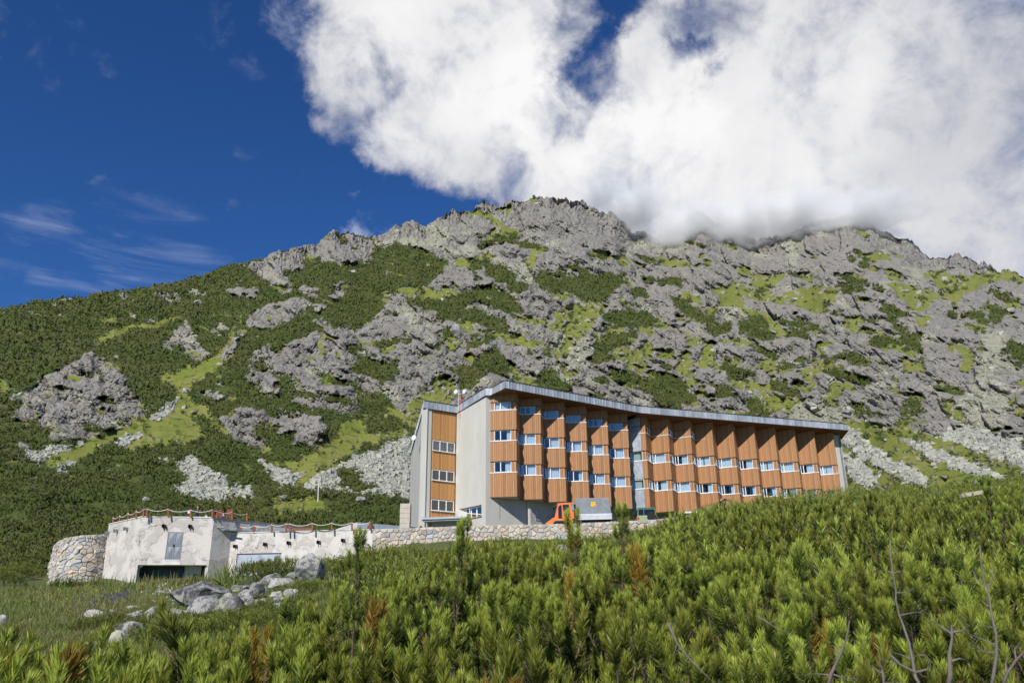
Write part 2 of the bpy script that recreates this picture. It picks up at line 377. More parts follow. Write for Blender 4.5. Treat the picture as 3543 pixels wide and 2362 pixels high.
BX = RG * np.sin(PH); BY = RG * np.cos(PH); BP = np.stack([BX, BY, ZG], -1).reshape(-1, 3)
# where each point lies in the photograph -> surface cover traced from it (rock, dwarf pine, grass, scree)
d = BP @ Fv; U_ = (CX + F_PX * (BP @ Rv) / d) / 1.50638; V_ = (CY - F_PX * (BP @ Uv) / d) / 1.50638
wn = 1 / 14.0
wx = (fbm(np.stack([U_ * wn, V_ * wn, 0 * U_], 1), 6, 3, .75) - .5) * 52; wy = (fbm(np.stack([U_ * wn, V_ * wn, 0 * U_ + 9], 1), 6, 5, .75) - .5) * 42
def inpoly(x, y, P):
    c = np.zeros(len(x), bool); n = len(P)
    for i in range(n):
        (x1, y1), (x2, y2) = P[i], P[(i + 1) % n]
        if y1 == y2: continue
        c ^= ((y1 > y) != (y2 > y)) & (x < (x2 - x1) * (y - y1) / (y2 - y1) + x1)
    return c
A5 = lambda *p: [(u * .4233, 663.8 + v * .4233) for u, v in p]
A6 = lambda *p: [(796.6 + u * .3387, 398.3 + v * .3387) for u, v in p]
A7 = lambda *p: [(1526.8 + u * .4656, 398.3 + v * .4656) for u, v in p]
PINE, ROCK, GRASS, SCREE, MIX, PALE = range(6)
REGION = [
 (MIX, [(500, 400), (2600, 400), (2600, 1300), (1000, 1300), (955, 980), (880, 900), (820, 850), (760, 780), (700, 720), (600, 640), (560, 600), (700, 560)]),
 (PINE, A6((0, 540), (220, 500), (430, 490), (560, 530), (690, 600), (640, 690), (560, 745), (430, 770), (350, 800), (220, 815), (60, 800), (0, 780), (-300, 760), (-500, 640))),
 (PINE, A6((-400, 700), (0, 760), (240, 810), (255, 900), (180, 1000), (120, 1050), (-100, 1040), (-350, 900))),
 (PINE, A6((320, 810), (420, 850), (640, 870), (830, 790), (990, 765), (1120, 850), (1200, 930), (1120, 960), (1000, 900), (860, 860), (740, 900), (640, 1020), (560, 930), (430, 880))),
 (PINE, A6((640, 900), (760, 880), (930, 950), (1080, 1000), (1110, 1080), (980, 1060), (860, 1000), (740, 1000), (650, 1010))),
 (PINE, A6((940, 610), (1080, 640), (1250, 770), (1160, 820), (1060, 760), (950, 700))),
 (PINE, A6((1270, 690), (1420, 720), (1560, 700), (1760, 670), (1900, 710), (1850, 780), (1720, 860), (1660, 910), (1570, 850), (1460, 800), (1330, 770))),
 (PINE, A6((1500, 1000), (1640, 960), (1600, 1040), (1520, 1080))), (PINE, A6((1730, 970), (1880, 930), (2040, 940), (2110, 1010), (1960, 1050), (1740, 1030))),
 (PINE, A6((1680, 1150), (1800, 1090), (1960, 1070), (1980, 1120), (1800, 1200), (1660, 1290))), (PINE, A6((1810, 860), (1960, 880), (2000, 900), (1900, 890))),
 (PINE, A6((150, 1150), (330, 1100), (430, 1130), (400, 1170), (260, 1150), (160, 1180))), (PINE, A6((90, 1240), (250, 1270), (380, 1300), (370, 1400), (230, 1430), (100, 1340))),
 (PINE, A6((780, 1170), (960, 1090), (1000, 1110), (900, 1160), (800, 1190))), (PINE, A6((740, 1340), (860, 1290), (920, 1220), (1030, 1180), (1040, 1290), (960, 1340), (860, 1440), (770, 1460))),
 (PINE, A6((1250, 1430), (1390, 1320), (1500, 1370), (1510, 1470), (1380, 1500))), (PINE, A6((1790, 1350), (1920, 1340), (2060, 1400), (2200, 1370), (2352, 1500), (2340, 1567), (2100, 1540), (1960, 1440), (1830, 1390))),
 (PINE, A6((2180, 840), (2300, 880), (2352, 960), (2250, 920))), (PINE, A6((540, 1160), (650, 1150), (620, 1190), (550, 1190))),
 (PINE, A7((20, 610), (110, 640), (200, 690), (340, 780), (260, 810), (170, 740), (90, 690))), (PINE, A7((350, 740), (500, 710), (510, 760), (380, 780))), (PINE, A7((410, 790), (530, 800), (520, 830), (420, 820))),
 (PINE, A7((540, 720), (620, 730), (730, 780), (640, 770))), (PINE, A7((760, 900), (890, 910), (780, 940))), (PINE, A7((620, 930), (720, 920), (660, 950))), (PINE, A7((1130, 750), (1200, 765), (1150, 780))),
 (PINE, A7((530, 1010), (590, 1030), (680, 1100), (600, 1110), (540, 1050))), (PINE, A7((400, 1140), (440, 1110), (520, 1180), (420, 1190))), (PINE, A7((0, 990), (60, 1000), (140, 1100), (60, 1160), (0, 1140))),
 (PINE, A7((230, 1030), (330, 1060), (350, 1110), (260, 1100))), (PINE, A7((620, 1130), (740, 1150), (700, 1180))), (PINE, A7((900, 1140), (980, 1150), (1070, 1200), (960, 1190))), (PINE, A7((1160, 1150), (1260, 1180), (1200, 1200))),
 (PINE, A7((1590, 590), (1700, 600), (1760, 640), (1660, 620))), (PINE, A7((1690, 830), (1772, 850), (1772, 960), (1700, 900))), (PINE, A7((1120, 1500), (1300, 1480), (1450, 1567), (1140, 1567))),
 (PINE, A7((880, 1450), (1000, 1460), (1060, 1567), (900, 1520))), (PINE, A7((1240, 1320), (1420, 1360), (1560, 1440), (1380, 1400))), (PINE, A7((1480, 1450), (1772, 1500), (1772, 1567), (1600, 1530))),
 (PINE, A7((1340, 1440), (1480, 1480), (1600, 1567), (1400, 1567))), (PINE, A7((1600, 640), (1680, 700), (1640, 760), (1600, 700))),
 (GRASS, A6((1170, 640), (1220, 560), (1330, 490), (1340, 520), (1290, 600), (1230, 690), (1190, 680))), (GRASS, A6((1390, 960), (1480, 900), (1600, 880), (1740, 850), (1720, 950), (1620, 1080), (1500, 1200), (1440, 1260), (1600, 1290), (1560, 1370), (1480, 1390), (1400, 1290), (1380, 1120))),
 (GRASS, A6((1720, 1050), (1850, 1040), (1900, 1050), (1800, 1090), (1720, 1080))), (GRASS, A6((470, 1440), (560, 1390), (700, 1400), (740, 1450), (720, 1567), (520, 1600))),
 (GRASS, A6((680, 1100), (760, 1110), (740, 1200), (690, 1220))), (GRASS, A6((860, 560), (980, 530), (1000, 590), (900, 600))), (GRASS, A6((1880, 700), (1990, 720), (1900, 760))),
 (GRASS, A7((570, 590), (680, 560), (760, 550), (880, 560), (840, 620), (800, 680), (720, 690), (620, 640))), (GRASS, A7((960, 400), (1060, 390), (1120, 420), (1020, 450))),
 (GRASS, A7((1080, 540), (1230, 540), (1330, 620), (1310, 670), (1230, 670), (1150, 600))), (GRASS, A7((1260, 470), (1500, 500), (1660, 480), (1772, 500), (1760, 540), (1640, 520), (1560, 570), (1440, 600), (1340, 560))),
 (GRASS, A7((440, 500), (580, 490), (590, 530), (520, 560), (440, 530))), (GRASS, A7((230, 560), (330, 560), (360, 620), (270, 650))), (GRASS, A7((1190, 920), (1270, 930), (1290, 980), (1180, 980))),
 (GRASS, A7((800, 1080), (850, 1020), (880, 1060), (850, 1150), (780, 1140))), (GRASS, A7((1380, 1150), (1450, 1150), (1480, 1240), (1400, 1210))), (GRASS, A7((470, 1090), (560, 1110), (700, 1100), (760, 1160), (600, 1160), (500, 1190))),
 (GRASS, A7((850, 1210), (1000, 1230), (1200, 1300), (1500, 1360), (1772, 1450), (1772, 1700), (850, 1700))),
 (GRASS, A7((960, 1210), (1080, 1240), (1300, 1290), (1772, 1330), (1772, 1500), (1400, 1400), (1100, 1330))),
 (SCREE, A7((880, 1235), (960, 1290), (1100, 1400), (1260, 1480), (1300, 1540), (1200, 1520), (1040, 1440), (900, 1350), (870, 1290))), (SCREE, A7((1160, 1300), (1400, 1390), (1650, 1490), (1680, 1520), (1500, 1480), (1300, 1400))),
 (SCREE, A7((1350, 1300), (1500, 1240), (1600, 1280), (1772, 1330), (1772, 1440), (1560, 1380))), (SCREE, A7((850, 1360), (960, 1420), (1060, 1520), (1000, 1560), (900, 1460))),
 (PALE, A6((1450, 1260), (1560, 1130), (1680, 1080), (1640, 1180), (1600, 1310), (1520, 1340))), (PALE, A6((1380, 1080), (1480, 1040), (1420, 1200), (1450, 1350), (1540, 1400), (1480, 1430), (1400, 1320))),
 (PALE, A6((1080, 640), (1200, 600), (1260, 680), (1240, 780), (1160, 720))), (PALE, A6((0, 520), (200, 460), (560, 430), (580, 500), (420, 490), (200, 500))), (PALE, A6((540, 330), (620, 320), (700, 440), (660, 520), (580, 470))),
 (PALE, A7((1560, 800), (1640, 780), (1700, 800), (1640, 960), (1560, 1080), (1700, 1100), (1700, 1250), (1500, 1260), (1440, 1130), (1540, 1010), (1560, 900))),
 (PALE, A7((600, 1200), (680, 1110), (860, 1160), (900, 1230), (760, 1260))), (PALE, A7((270, 650), (360, 670), (330, 740), (280, 700))), (PALE, A7((590, 340), (680, 300), (640, 480), (600, 440))),
 # left half
 (PINE, [(-900, 400), (470, 600), (560, 640), (640, 690), (700, 760), (700, 860), (600, 900), (300, 1300), (-900, 1300)]),
 (GRASS, A5((850, 470), (1000, 430), (1080, 400), (1160, 370), (1190, 330), (1290, 150), (1330, 120), (1300, 200), (1240, 300), (1250, 370), (1180, 450), (1050, 500), (1010, 590), (1120, 640), (1180, 720), (1330, 880), (1460, 930), (1640, 930), (1740, 850), (1880, 700), (2090, 680),
      (2200, 600), (2352, 540), (2352, 700), (2220, 770), (2000, 860), (1830, 950), (1650, 1080), (1560, 1080), (1610, 1000), (1400, 910), (1280, 850), (1170, 760), (1080, 700), (960, 690), (880, 720), (740, 790), (560, 860), (400, 950), (240, 975), (230, 900), (420, 830), (560, 790), (780, 680), (940, 610), (960, 560), (930, 510), (860, 520))),
 (GRASS, A5((490, 290), (640, 210), (850, 170), (960, 150), (950, 180), (700, 240), (560, 300))), (GRASS, A5((860, 720), (1000, 680), (1100, 740), (1060, 830), (860, 850), (700, 900), (640, 860))), (GRASS, A5((0, 480), (60, 500), (90, 540), (0, 590))),
 (GRASS, A5((520, 150), (600, 170), (570, 190))), (GRASS, A5((1460, 1130), (1700, 1120), (1800, 1200), (1500, 1240))),
 (ROCK, A5((0, 620), (60, 590), (180, 530), (300, 430), (400, 380), (510, 345), (585, 380), (640, 440), (700, 500), (740, 570), (805, 640), (760, 690), (600, 760), (500, 812), (380, 822), (280, 832), (230, 770), (120, 730), (30, 670))),
 (ROCK, A5((870, 290), (940, 240), (990, 160), (1030, 200), (1090, 290), (1140, 360), (1080, 395), (1000, 350), (900, 320))), (ROCK, A5((1140, 230), (1200, 170), (1260, 220), (1180, 245))),
 (ROCK, A5((1180, 385), (1240, 290), (1330, 210), (1340, 130), (1420, 90), (1560, 60), (1640, -20), (1900, -30), (1860, 60), (1750, 110), (1680, 100), (1600, 140), (1500, 210), (1350, 230), (1300, 290), (1260, 360))),
 (ROCK, A5((1330, 480), (1390, 330), (1450, 300), (1510, 340), (1540, 300), (1700, 230), (1800, 270), (1870, 370), (1930, 540), (1960, 650), (1900, 690), (1760, 660), (1640, 640), (1560, 570), (1480, 560), (1350, 550))),
 (ROCK, A5((1190, 690), (1270, 650), (1400, 640), (1480, 640), (1600, 660), (1740, 690), (1790, 760), (1720, 860), (1600, 830), (1500, 800), (1400, 870), (1330, 865), (1220, 770))),
 (ROCK, A5((1840, 350), (1900, 250), (2000, 200), (2060, 120), (2100, 40), (2160, 30), (2230, 100), (2352, 120), (2352, 540), (2280, 560), (2180, 665), (2080, 590), (1960, 550), (1890, 440))),
 (ROCK, A5((830, 30), (900, 10), (980, 20), (990, 70), (920, 90))), (ROCK, A5((1020, 0), (1130, 0), (1100, 40), (1020, 30))), (ROCK, A5((1180, 40), (1300, -10), (1420, 0), (1400, 60), (1240, 60))), (ROCK, A5((620, 40), (680, 20), (730, 60), (640, 70))),
 (ROCK, A5((1060, 560), (1110, 545), (1230, 590), (1180, 605))), (ROCK, [(560, 610), (640, 600), (700, 590), (700, 620), (600, 640)]), (ROCK, [(700, 590), (760, 525), (800, 540), (860, 545), (860, 600), (780, 610)]),
 (PINE, A5((1880, 420), (1960, 360), (2150, 410), (2180, 450), (2080, 520), (1960, 460))), (PINE, A5((2010, 300), (2200, 250), (2220, 290), (2080, 310))), (PINE, A5((1960, 700), (2150, 690), (2240, 760), (2000, 780))), (PINE, A5((1730, 800), (1790, 800), (1780, 840), (1730, 840))),
 (PINE, A5((1500, 510), (1560, 510), (1570, 560), (1520, 570))), (PINE, A5((1390, 740), (1500, 760), (1500, 830), (1420, 800))), (PINE, A5((170, 780), (290, 770), (240, 830))), (PINE, A5((1960, 850), (2060, 850), (2000, 890), (1950, 880))),
 (SCREE, A5((1000, 900), (1060, 890), (1090, 950), (1200, 1010), (1410, 1110), (1300, 1130), (1200, 1160), (1050, 1140), (950, 1110), (1010, 1010), (970, 950))), (SCREE, A5((1365, 905), (1500, 975), (1650, 1000), (1570, 1085), (1480, 1020))),
 (SCREE, A5((1650, 1085), (1740, 1010), (1900, 930), (2080, 860), (2200, 780), (2240, 830), (2250, 1130), (2120, 1120), (1960, 1120), (1840, 1100), (1700, 1105))), (SCREE, A5((850, 935), (960, 925), (980, 950), (880, 955))),
 (SCREE, A5((620, 845), (700, 800), (790, 785), (700, 840), (710, 885), (650, 870))), (SCREE, A5((90, 850), (200, 870), (390, 845), (330, 880), (200, 950), (130, 920))), (SCREE, A5((290, 1010), (400, 930), (410, 945), (330, 1010))), (SCREE, A5((800, 690), (900, 620), (990, 600), (900, 680), (860, 720))),
 (PINE, A5((1820, 1010), (1880, 975), (1950, 1000), (1940, 1050), (2030, 1060), (1980, 1100), (1820, 1085), (1860, 1050))), (PINE, A5((1220, 1065), (1260, 1070), (1240, 1085))), (PINE, A5((1240, 1095), (1290, 1100), (1270, 1125))), (PINE, A5((1270, 1045), (1330, 1050), (1310, 1075))),
]
cls = np.zeros(len(U_), np.int8); ux = U_ + wx; vy = V_ + wy
for c, P in REGION:
    P_ = np.array(P); bb = (ux > P_[:, 0].min()) & (ux < P_[:, 0].max()) & (vy > P_[:, 1].min()) & (vy < P_[:, 1].max())
    k = np.where(bb)[0]
    if len(k): cls[k[inpoly(ux[k], vy[k], P)]] = c
# mixed zone: rock with ledges of pine and grass running along tilted benches
rot = np.stack([U_ * .9 + V_ * .35, V_ - U_ * .25, 0 * U_], 1)
m1 = fbm(rot * np.array([1 / 60., 1 / 22., 1]), 5, 21, .6); m2 = fbm(rot * np.array([1 / 45., 1 / 24., 1]) + 50, 5, 31, .6)
crest = np.clip((V_ - np.interp(U_, sk[:, 0], sk[:, 1])) / 110, 0, 1)
mixed = cls == MIX
cls = np.where(mixed & (m1 > .73 - .10 * crest + .1 * (1 - crest)), PINE, cls)
cls = np.where(mixed & (cls == MIX) & (m2 > .70 - .11 * crest), GRASS, cls)
cls = np.where(mixed & (cls == MIX) & (m2 < .33), PALE, cls)
lrock = cls == ROCK
cls = np.where(lrock & (m1 > .66), PINE, cls); cls = np.where(lrock & (cls == ROCK) & (m2 > .68), GRASS, cls); cls = np.where(lrock & (cls == ROCK) & (m2 < .37), PALE, cls)
cls = np.where(cls == MIX, ROCK, cls)
m5 = fbm(rot * np.array([1 / 38., 1 / 13., 1]) + 90, 5, 51, .62)
cls = np.where((cls == PINE) & (m5 > .70) & (V_ < 1100), GRASS, cls); cls = np.where((cls == PINE) & (m5 < .285) & (V_ < 1100), PALE, cls)
# stray stones inside pine and grass of the left half
m3 = fbm(np.stack([U_ / 9., V_ / 6., 0 * U_], 1), 4, 41, .6)
cls = np.where((cls == GRASS) & (m3 > np.where(U_ < 950, .69, .635)), PALE, cls); cls = np.where((cls == PINE) & (m3 > .75), PALE, cls)
m4 = fbm(np.stack([U_ / 12., V_ / 7., 0 * U_ + 3], 1), 4, 45, .6)
cls = np.where((cls == GRASS) & (m4 > np.where(U_ < 950, .73, .66)), PINE, cls)
shp = (len(phi), NT_ROWS)
def blur(a, n):
    a = a.reshape(shp).astype(float)
    for _ in range(n):
        for ax in (0, 1):
            a = (a + np.roll(a, 1, ax) + np.roll(a, -1, ax)) / 3
    return a.ravel()
isrock = ((cls == ROCK) | (cls == PALE)).astype(float); ispine = (cls == PINE).astype(float); isgrass = (cls == GRASS).astype(float); isscree = (cls == SCREE).astype(float)
rk1 = blur(isrock, 1); rk6 = blur(isrock, 8); pn1 = blur(ispine, 1)
r_ = np.hypot(BP[:, 0], BP[:, 1]); s_ = np.clip(r_ / 260.0, .45, 2.4)
Q = BP.copy()
def frame(deg, sx, sy, k):
    c_, s_n = math.cos(rad(deg)), math.sin(rad(deg)); uu = U_ + warp * k; vv = V_ + warp2 * k
    return np.stack([(uu * c_ + vv * s_n) / sx, (-uu * s_n + vv * c_) / sy], 1)
def unframe(C, deg, sx, sy):
    c_, s_n = math.cos(rad(deg)), math.sin(rad(deg)); a = C[:, 0] * sx; b = C[:, 1] * sy
    return a * c_ - b * s_n, a * s_n + b * c_
UV3 = np.stack([U_, V_, 0 * U_], 1)
warp = (fbm(UV3 / 22., 4, 61) - .5) * 2; warp2 = (fbm(UV3 / 22. + 7, 4, 62) - .5) * 2
_phg = phi; 
Vg = V_.reshape(shp)
def r_at(u, v):                        # distance of the smooth slope along the sight line through (u, v)
    az_, el_ = azel(u, v); k = np.clip(np.searchsorted(_phg, az_), 1, len(_phg) - 1); k = np.where(np.abs(_phg[k] - az_) < np.abs(_phg[k - 1] - az_), k, k - 1)
    e0 = np.degrees(np.arctan2(ZG[k, 0], RG[k, 0])); e1_ = np.degrees(np.arctan2(ZG[k, -1], RG[k, -1]))
    t = np.clip((el_ - e0) / (e1_ - e0), 0, 1) * (NT_ROWS - 1); j = np.minimum(t.astype(int), NT_ROWS - 2); f = t - j
    return RG[k, j] * (1 - f) + RG[k, j + 1] * f
big = fbm(UV3 / 120., 4, 71) - .5
fall = U_ + np.where(U_ < 1250, -.55, .55) * (V_ - 700) * .5 + 26 * (fbm(UV3 / 80. + 5, 3, 76) - .5)
ribs = 1 - np.abs(2 * fbm(np.stack([fall / 95., V_ / 420., 0 * U_], 1), 3, 77, .45) - 1); ribs2 = 1 - np.abs(2 * fbm(np.stack([fall / 38. + 9, V_ / 150., 0 * U_], 1), 3, 78, .45) - 1)
rid = 1 - np.abs(2 * fbm(UV3 * np.array([1, .55, 1]) / 55. + 3, 4, 73) - 1)
tilt = np.where(U_ < 900, -38, -58)
f1, e1, c1_ = crags(frame(-52, 36, 78, 7), 81); f2, e2, c2_ = crags(frame(-56, 13, 32, 3), 82); f3, e3, _c = facets2(frame(-46, 6.5, 16, 1.2), 83); f4, e4, _c = facets2(frame(-64, 3.2, 7.0, .5), 84); g3, _e, _c = facets2(frame(28, 5.5, 13, 1.0), 85)
ra = r_at(*unframe(c1_, -52, 36, 78)); rb = r_at(*unframe(c2_, -56, 13, 32))
ra = blur(ra, 1); rb = blur(rb, 1)
px = r_ / 1828.0                       # metres per picture unit at that distance
prot = rk1 * (.55 * np.clip(r_ - ra, -70 * px, 70 * px) + .30 * np.clip(r_ - rb, -36 * px, 36 * px)) * np.clip(rk6 * 1.3, 0, 1)
prot = prot + rk1 * px * (rk6 * 24 + 60 * f1 + 33 * f2 + 9.5 * f3 + 6.0 * g3 + 5.5 * f4 - 3 * np.exp(-e2 / .03))
tuft = fbm(Q / 2.2, 3, 91) - .5
tuf2 = fbm(UV3 * np.array([1, 1.7, 1]) / 7., 3, 92) - .5
prot = prot + isscree * px * (2.2 * f4 + 3 * f3) + px * (90 * big + (140 * (ribs - .7) + 42 * (ribs2 - .7)) * np.clip((r_ - 130) / 150, .25, 1)) + pn1 * px * (8 + 14 * tuf2) - blur(isgrass, 3) * px * 7
edge = np.clip(np.minimum(tR, 1.0)[None, :] * 30, 0, 1) * np.ones(shp); prot = prot * edge.ravel()
k_ = 1 - prot / np.maximum(r_, 1)
# jagged crest: lift or sink the last rows where the ridge is rock
cr = (crags(np.stack([U_ / 26., 0 * U_], 1), 95)[0] * 7 + facets2(np.stack([U_ / 7., V_ / 9.], 1), 96)[0] * 2.0 + 1.0) * s_ / 1.6
crestw = ((np.clip((tR - .90) / .10, 0, 1) ** 1.5)[None, :] * np.ones(shp)).ravel()
rk_col = blur(isrock, 3)
VP = BP * k_[:, None]; VP[:, 2] += crestw * cr * (.15 + .85 * rk_col)
# close the ridge off behind
GP = VP.reshape(*shp, 3)
back = []
for dr, dz in ((14, -6), (60, -45), (200, -190), (330, -330)):
    q = GP[:, -1].copy(); f = (np.hypot(q[:, 0], q[:, 1]) + dr) / np.hypot(q[:, 0], q[:, 1]); q[:, :2] *= f[:, None]; q[:, 2] += dz; back.append(q)
full = np.concatenate([GP, np.stack(back, 1)], 1)
nA_, nB_ = full.shape[:2]; id2 = np.arange(nA_ * nB_).reshape(nA_, nB_)
Fm = np.stack([id2[:-1, :-1], id2[1:, :-1], id2[1:, 1:], id2[:-1, 1:]], -1).reshape(-1, 4)
pale = blur(((cls == PALE)).astype(float), 1)
mask = np.zeros((nA_, nB_, 3)); mask[:, :NT_ROWS, 0] = pn1.reshape(shp); mask[:, :NT_ROWS, 1] = blur(isgrass, 1).reshape(shp); mask[:, :NT_ROWS, 2] = blur(isscree, 1).reshape(shp)
mask2 = np.zeros((nA_, nB_, 3)); mask2[:, :NT_ROWS, 0] = pale.reshape(shp); mask2[:, :NT_ROWS, 1] = (rk1 * np.clip(1 - e3 / .08, 0, 1)).reshape(shp); mask2[:, :NT_ROWS, 2] = np.clip((f2 * 1.2 + .75), 0, 1).reshape(shp)  # cracks, facets toned darker: lichen and dirt, plus shade put into the colour
def mountain_material():
    m = bpy.data.materials.new('granite_slope'); m.use_nodes = True; N = NT(m.node_tree); b = N.n['Principled BSDF']
    v = N.new('ShaderNodeTexCoord').outputs['Object']
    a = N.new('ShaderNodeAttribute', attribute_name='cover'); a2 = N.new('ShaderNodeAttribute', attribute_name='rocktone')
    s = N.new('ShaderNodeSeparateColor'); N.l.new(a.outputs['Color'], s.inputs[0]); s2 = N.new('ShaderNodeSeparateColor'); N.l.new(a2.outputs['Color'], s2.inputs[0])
    mpr = N.new('ShaderNodeMapping'); N.l.new(v, mpr.inputs[0]); mpr.inputs['Rotation'].default_value = (0, rad(38), 0); mpr.inputs['Scale'].default_value = (1.0, .33, .5)
    rg = N.new('ShaderNodeTexNoise', noise_type='RIDGED_MULTIFRACTAL', i={'Vector': mpr.outputs[0], 'Scale': .10, 'Detail': 7.0, 'Roughness': .62, 'Distortion': .15})
    mp2 = N.new('ShaderNodeMapping'); N.l.new(v, mp2.inputs[0]); mp2.inputs['Rotation'].default_value = (0, rad(-30), 0); mp2.inputs['Scale'].default_value = (1.0, .33, .6)
    vr = N.new('ShaderNodeTexVoronoi', feature='F1', distance='CHEBYCHEV', i={'Vector': mp2.outputs[0], 'Scale': .24}); 
    fine = N.noise(v, .55, 10, .7); mid = N.noise(v, .12, 8, .65); vf = N.noise(v, 1.8, 8, .7)
    rock = N.mix(N.ramp(mid, .38, .64), (.292, .277, .245), (.415, .392, .345))
    rock = N.mix(N.ramp(fine, .5, .72), rock, (.50, .475, .42)); rock = N.mix(N.ramp(fine, .46, .30), rock, (.115, .108, .105))
    rock = N.mix(N.math('MULTIPLY', N.ramp(s2.outputs[2], .15, .85), .3), rock, (.24, .225, .205))
    pal = N.mix(N.ramp(fine, .38, .62), (.27, .28, .18), (.37, .36, .29))
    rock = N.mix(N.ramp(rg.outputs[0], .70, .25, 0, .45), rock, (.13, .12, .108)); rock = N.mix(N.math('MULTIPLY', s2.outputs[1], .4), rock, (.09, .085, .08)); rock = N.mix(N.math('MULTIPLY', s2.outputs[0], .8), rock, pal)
    mossn = N.noise(v, .2, 9, .7); rock = N.mix(N.ramp(mossn, .55, .66, 0, .8), rock, (.15, .155, .05))
    gr = N.mix(N.ramp(mid, .4, .6), (.15, .182, .023), (.20, .205, .045)); gr = N.mix(N.ramp(vf, .5, .7), gr, (.20, .175, .085)); gr = N.mix(N.ramp(fine, .52, .64), gr, (.06, .085, .018))
    pi = N.mix(N.ramp(mid, .4, .62), (.060, .088, .016), (.085, .10, .022)); pi = N.mix(N.ramp(vf, .45, .65), pi, (.045, .065, .013))
    sr = N.mix(N.ramp(vf, .35, .65), (.40, .40, .33), (.27, .27, .25))
    jit = N.math('ADD', N.math('MULTIPLY', N.math('SUBTRACT', vf, .5), 1.0), N.math('MULTIPLY', N.math('SUBTRACT', fine, .5), 1.3))
    c = N.mix(N.ramp(N.math('ADD', s.outputs[1], jit), .38, .58), rock, gr)
    c = N.mix(N.ramp(N.math('ADD', s.outputs[2], jit), .38, .58), c, sr)
    c = N.mix(N.ramp(N.math('ADD', s.outputs[0], jit), .34, .54), c, pi)
    N.l.new(c, b.inputs['Base Color']); b.inputs['Roughness'].default_value = .9; b.inputs['Specular IOR Level'].default_value = .25
    vor = N.new('ShaderNodeTexVoronoi', feature='DISTANCE_TO_EDGE', i={'Vector': v, 'Scale': .55})
    notveg = N.math('SUBTRACT', 1.0, N.math('ADD', N.math('ADD', s.outputs[0], s.outputs[1]), s.outputs[2]), clamp=True)
    hr = N.math('MULTIPLY', notveg, N.math('ADD', N.math('MULTIPLY', rg.outputs[0], 1.5), N.math('MULTIPLY', vr.outputs['Distance'], 2.2)))
    h = N.math('ADD', N.math('MULTIPLY', fine, 1.2), N.math('ADD', N.math('MULTIPLY', vf, .5), N.math('MULTIPLY', N.math('MULTIPLY', N.ramp(vor.outputs[0], 0, .12), N.math('SUBTRACT', 1.0, s.outputs[1], clamp=True)), .35)))
    bp0 = N.new('ShaderNodeBump', i={'Strength': .5, 'Distance': 1.0, 'Height': hr}); bp = N.new('ShaderNodeBump', i={'Strength': .6, 'Distance': .45, 'Height': h}); N.l.new(bp0.outputs[0], bp.inputs['Normal']); N.l.new(bp.outputs[0], b.inputs['Normal'])
    return m
M_MOUNT = mountain_material()
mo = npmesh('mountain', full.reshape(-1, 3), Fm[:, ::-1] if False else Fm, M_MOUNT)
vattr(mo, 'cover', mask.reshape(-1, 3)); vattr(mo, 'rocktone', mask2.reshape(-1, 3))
struct(mo)
U2 = U_.reshape(shp); V2 = V_.reshape(shp)

# dwarf pine scrub on the slopes: thousands of small tufts that nobody could count
def tufts(pts, size, blades, spread=.9, seed=5, up=(0, 0, 1), wid=.55):
    g = np.random.default_rng(seed); n = len(pts); B = blades
    az = g.uniform(0, 2 * np.pi, (n, B)); el = g.uniform(-.1, 1.3, (n, B)); L = size[:, None] * g.uniform(.7, 1.25, (n, B))
    dx = np.stack([np.cos(az) * np.cos(el) * spread, np.sin(az) * np.cos(el) * spread, np.sin(el)], -1)
    base = pts[:, None, :] + dx * L[..., None] * .15 + g.normal(0, .16, (n, B, 3)) * size[:, None, None] * np.array([1, 1, .3])
    side = np.cross(dx, g.normal(0, 1, (n, B, 3))); side /= np.linalg.norm(side, axis=-1, keepdims=True) + 1e-6
    w = L[..., None] * wid * .5
    V = np.stack([base - side * w, base + side * w, base + dx * L[..., None]], 2).reshape(-1, 3)
    return V, np.arange(len(V)).reshape(-1, 3)
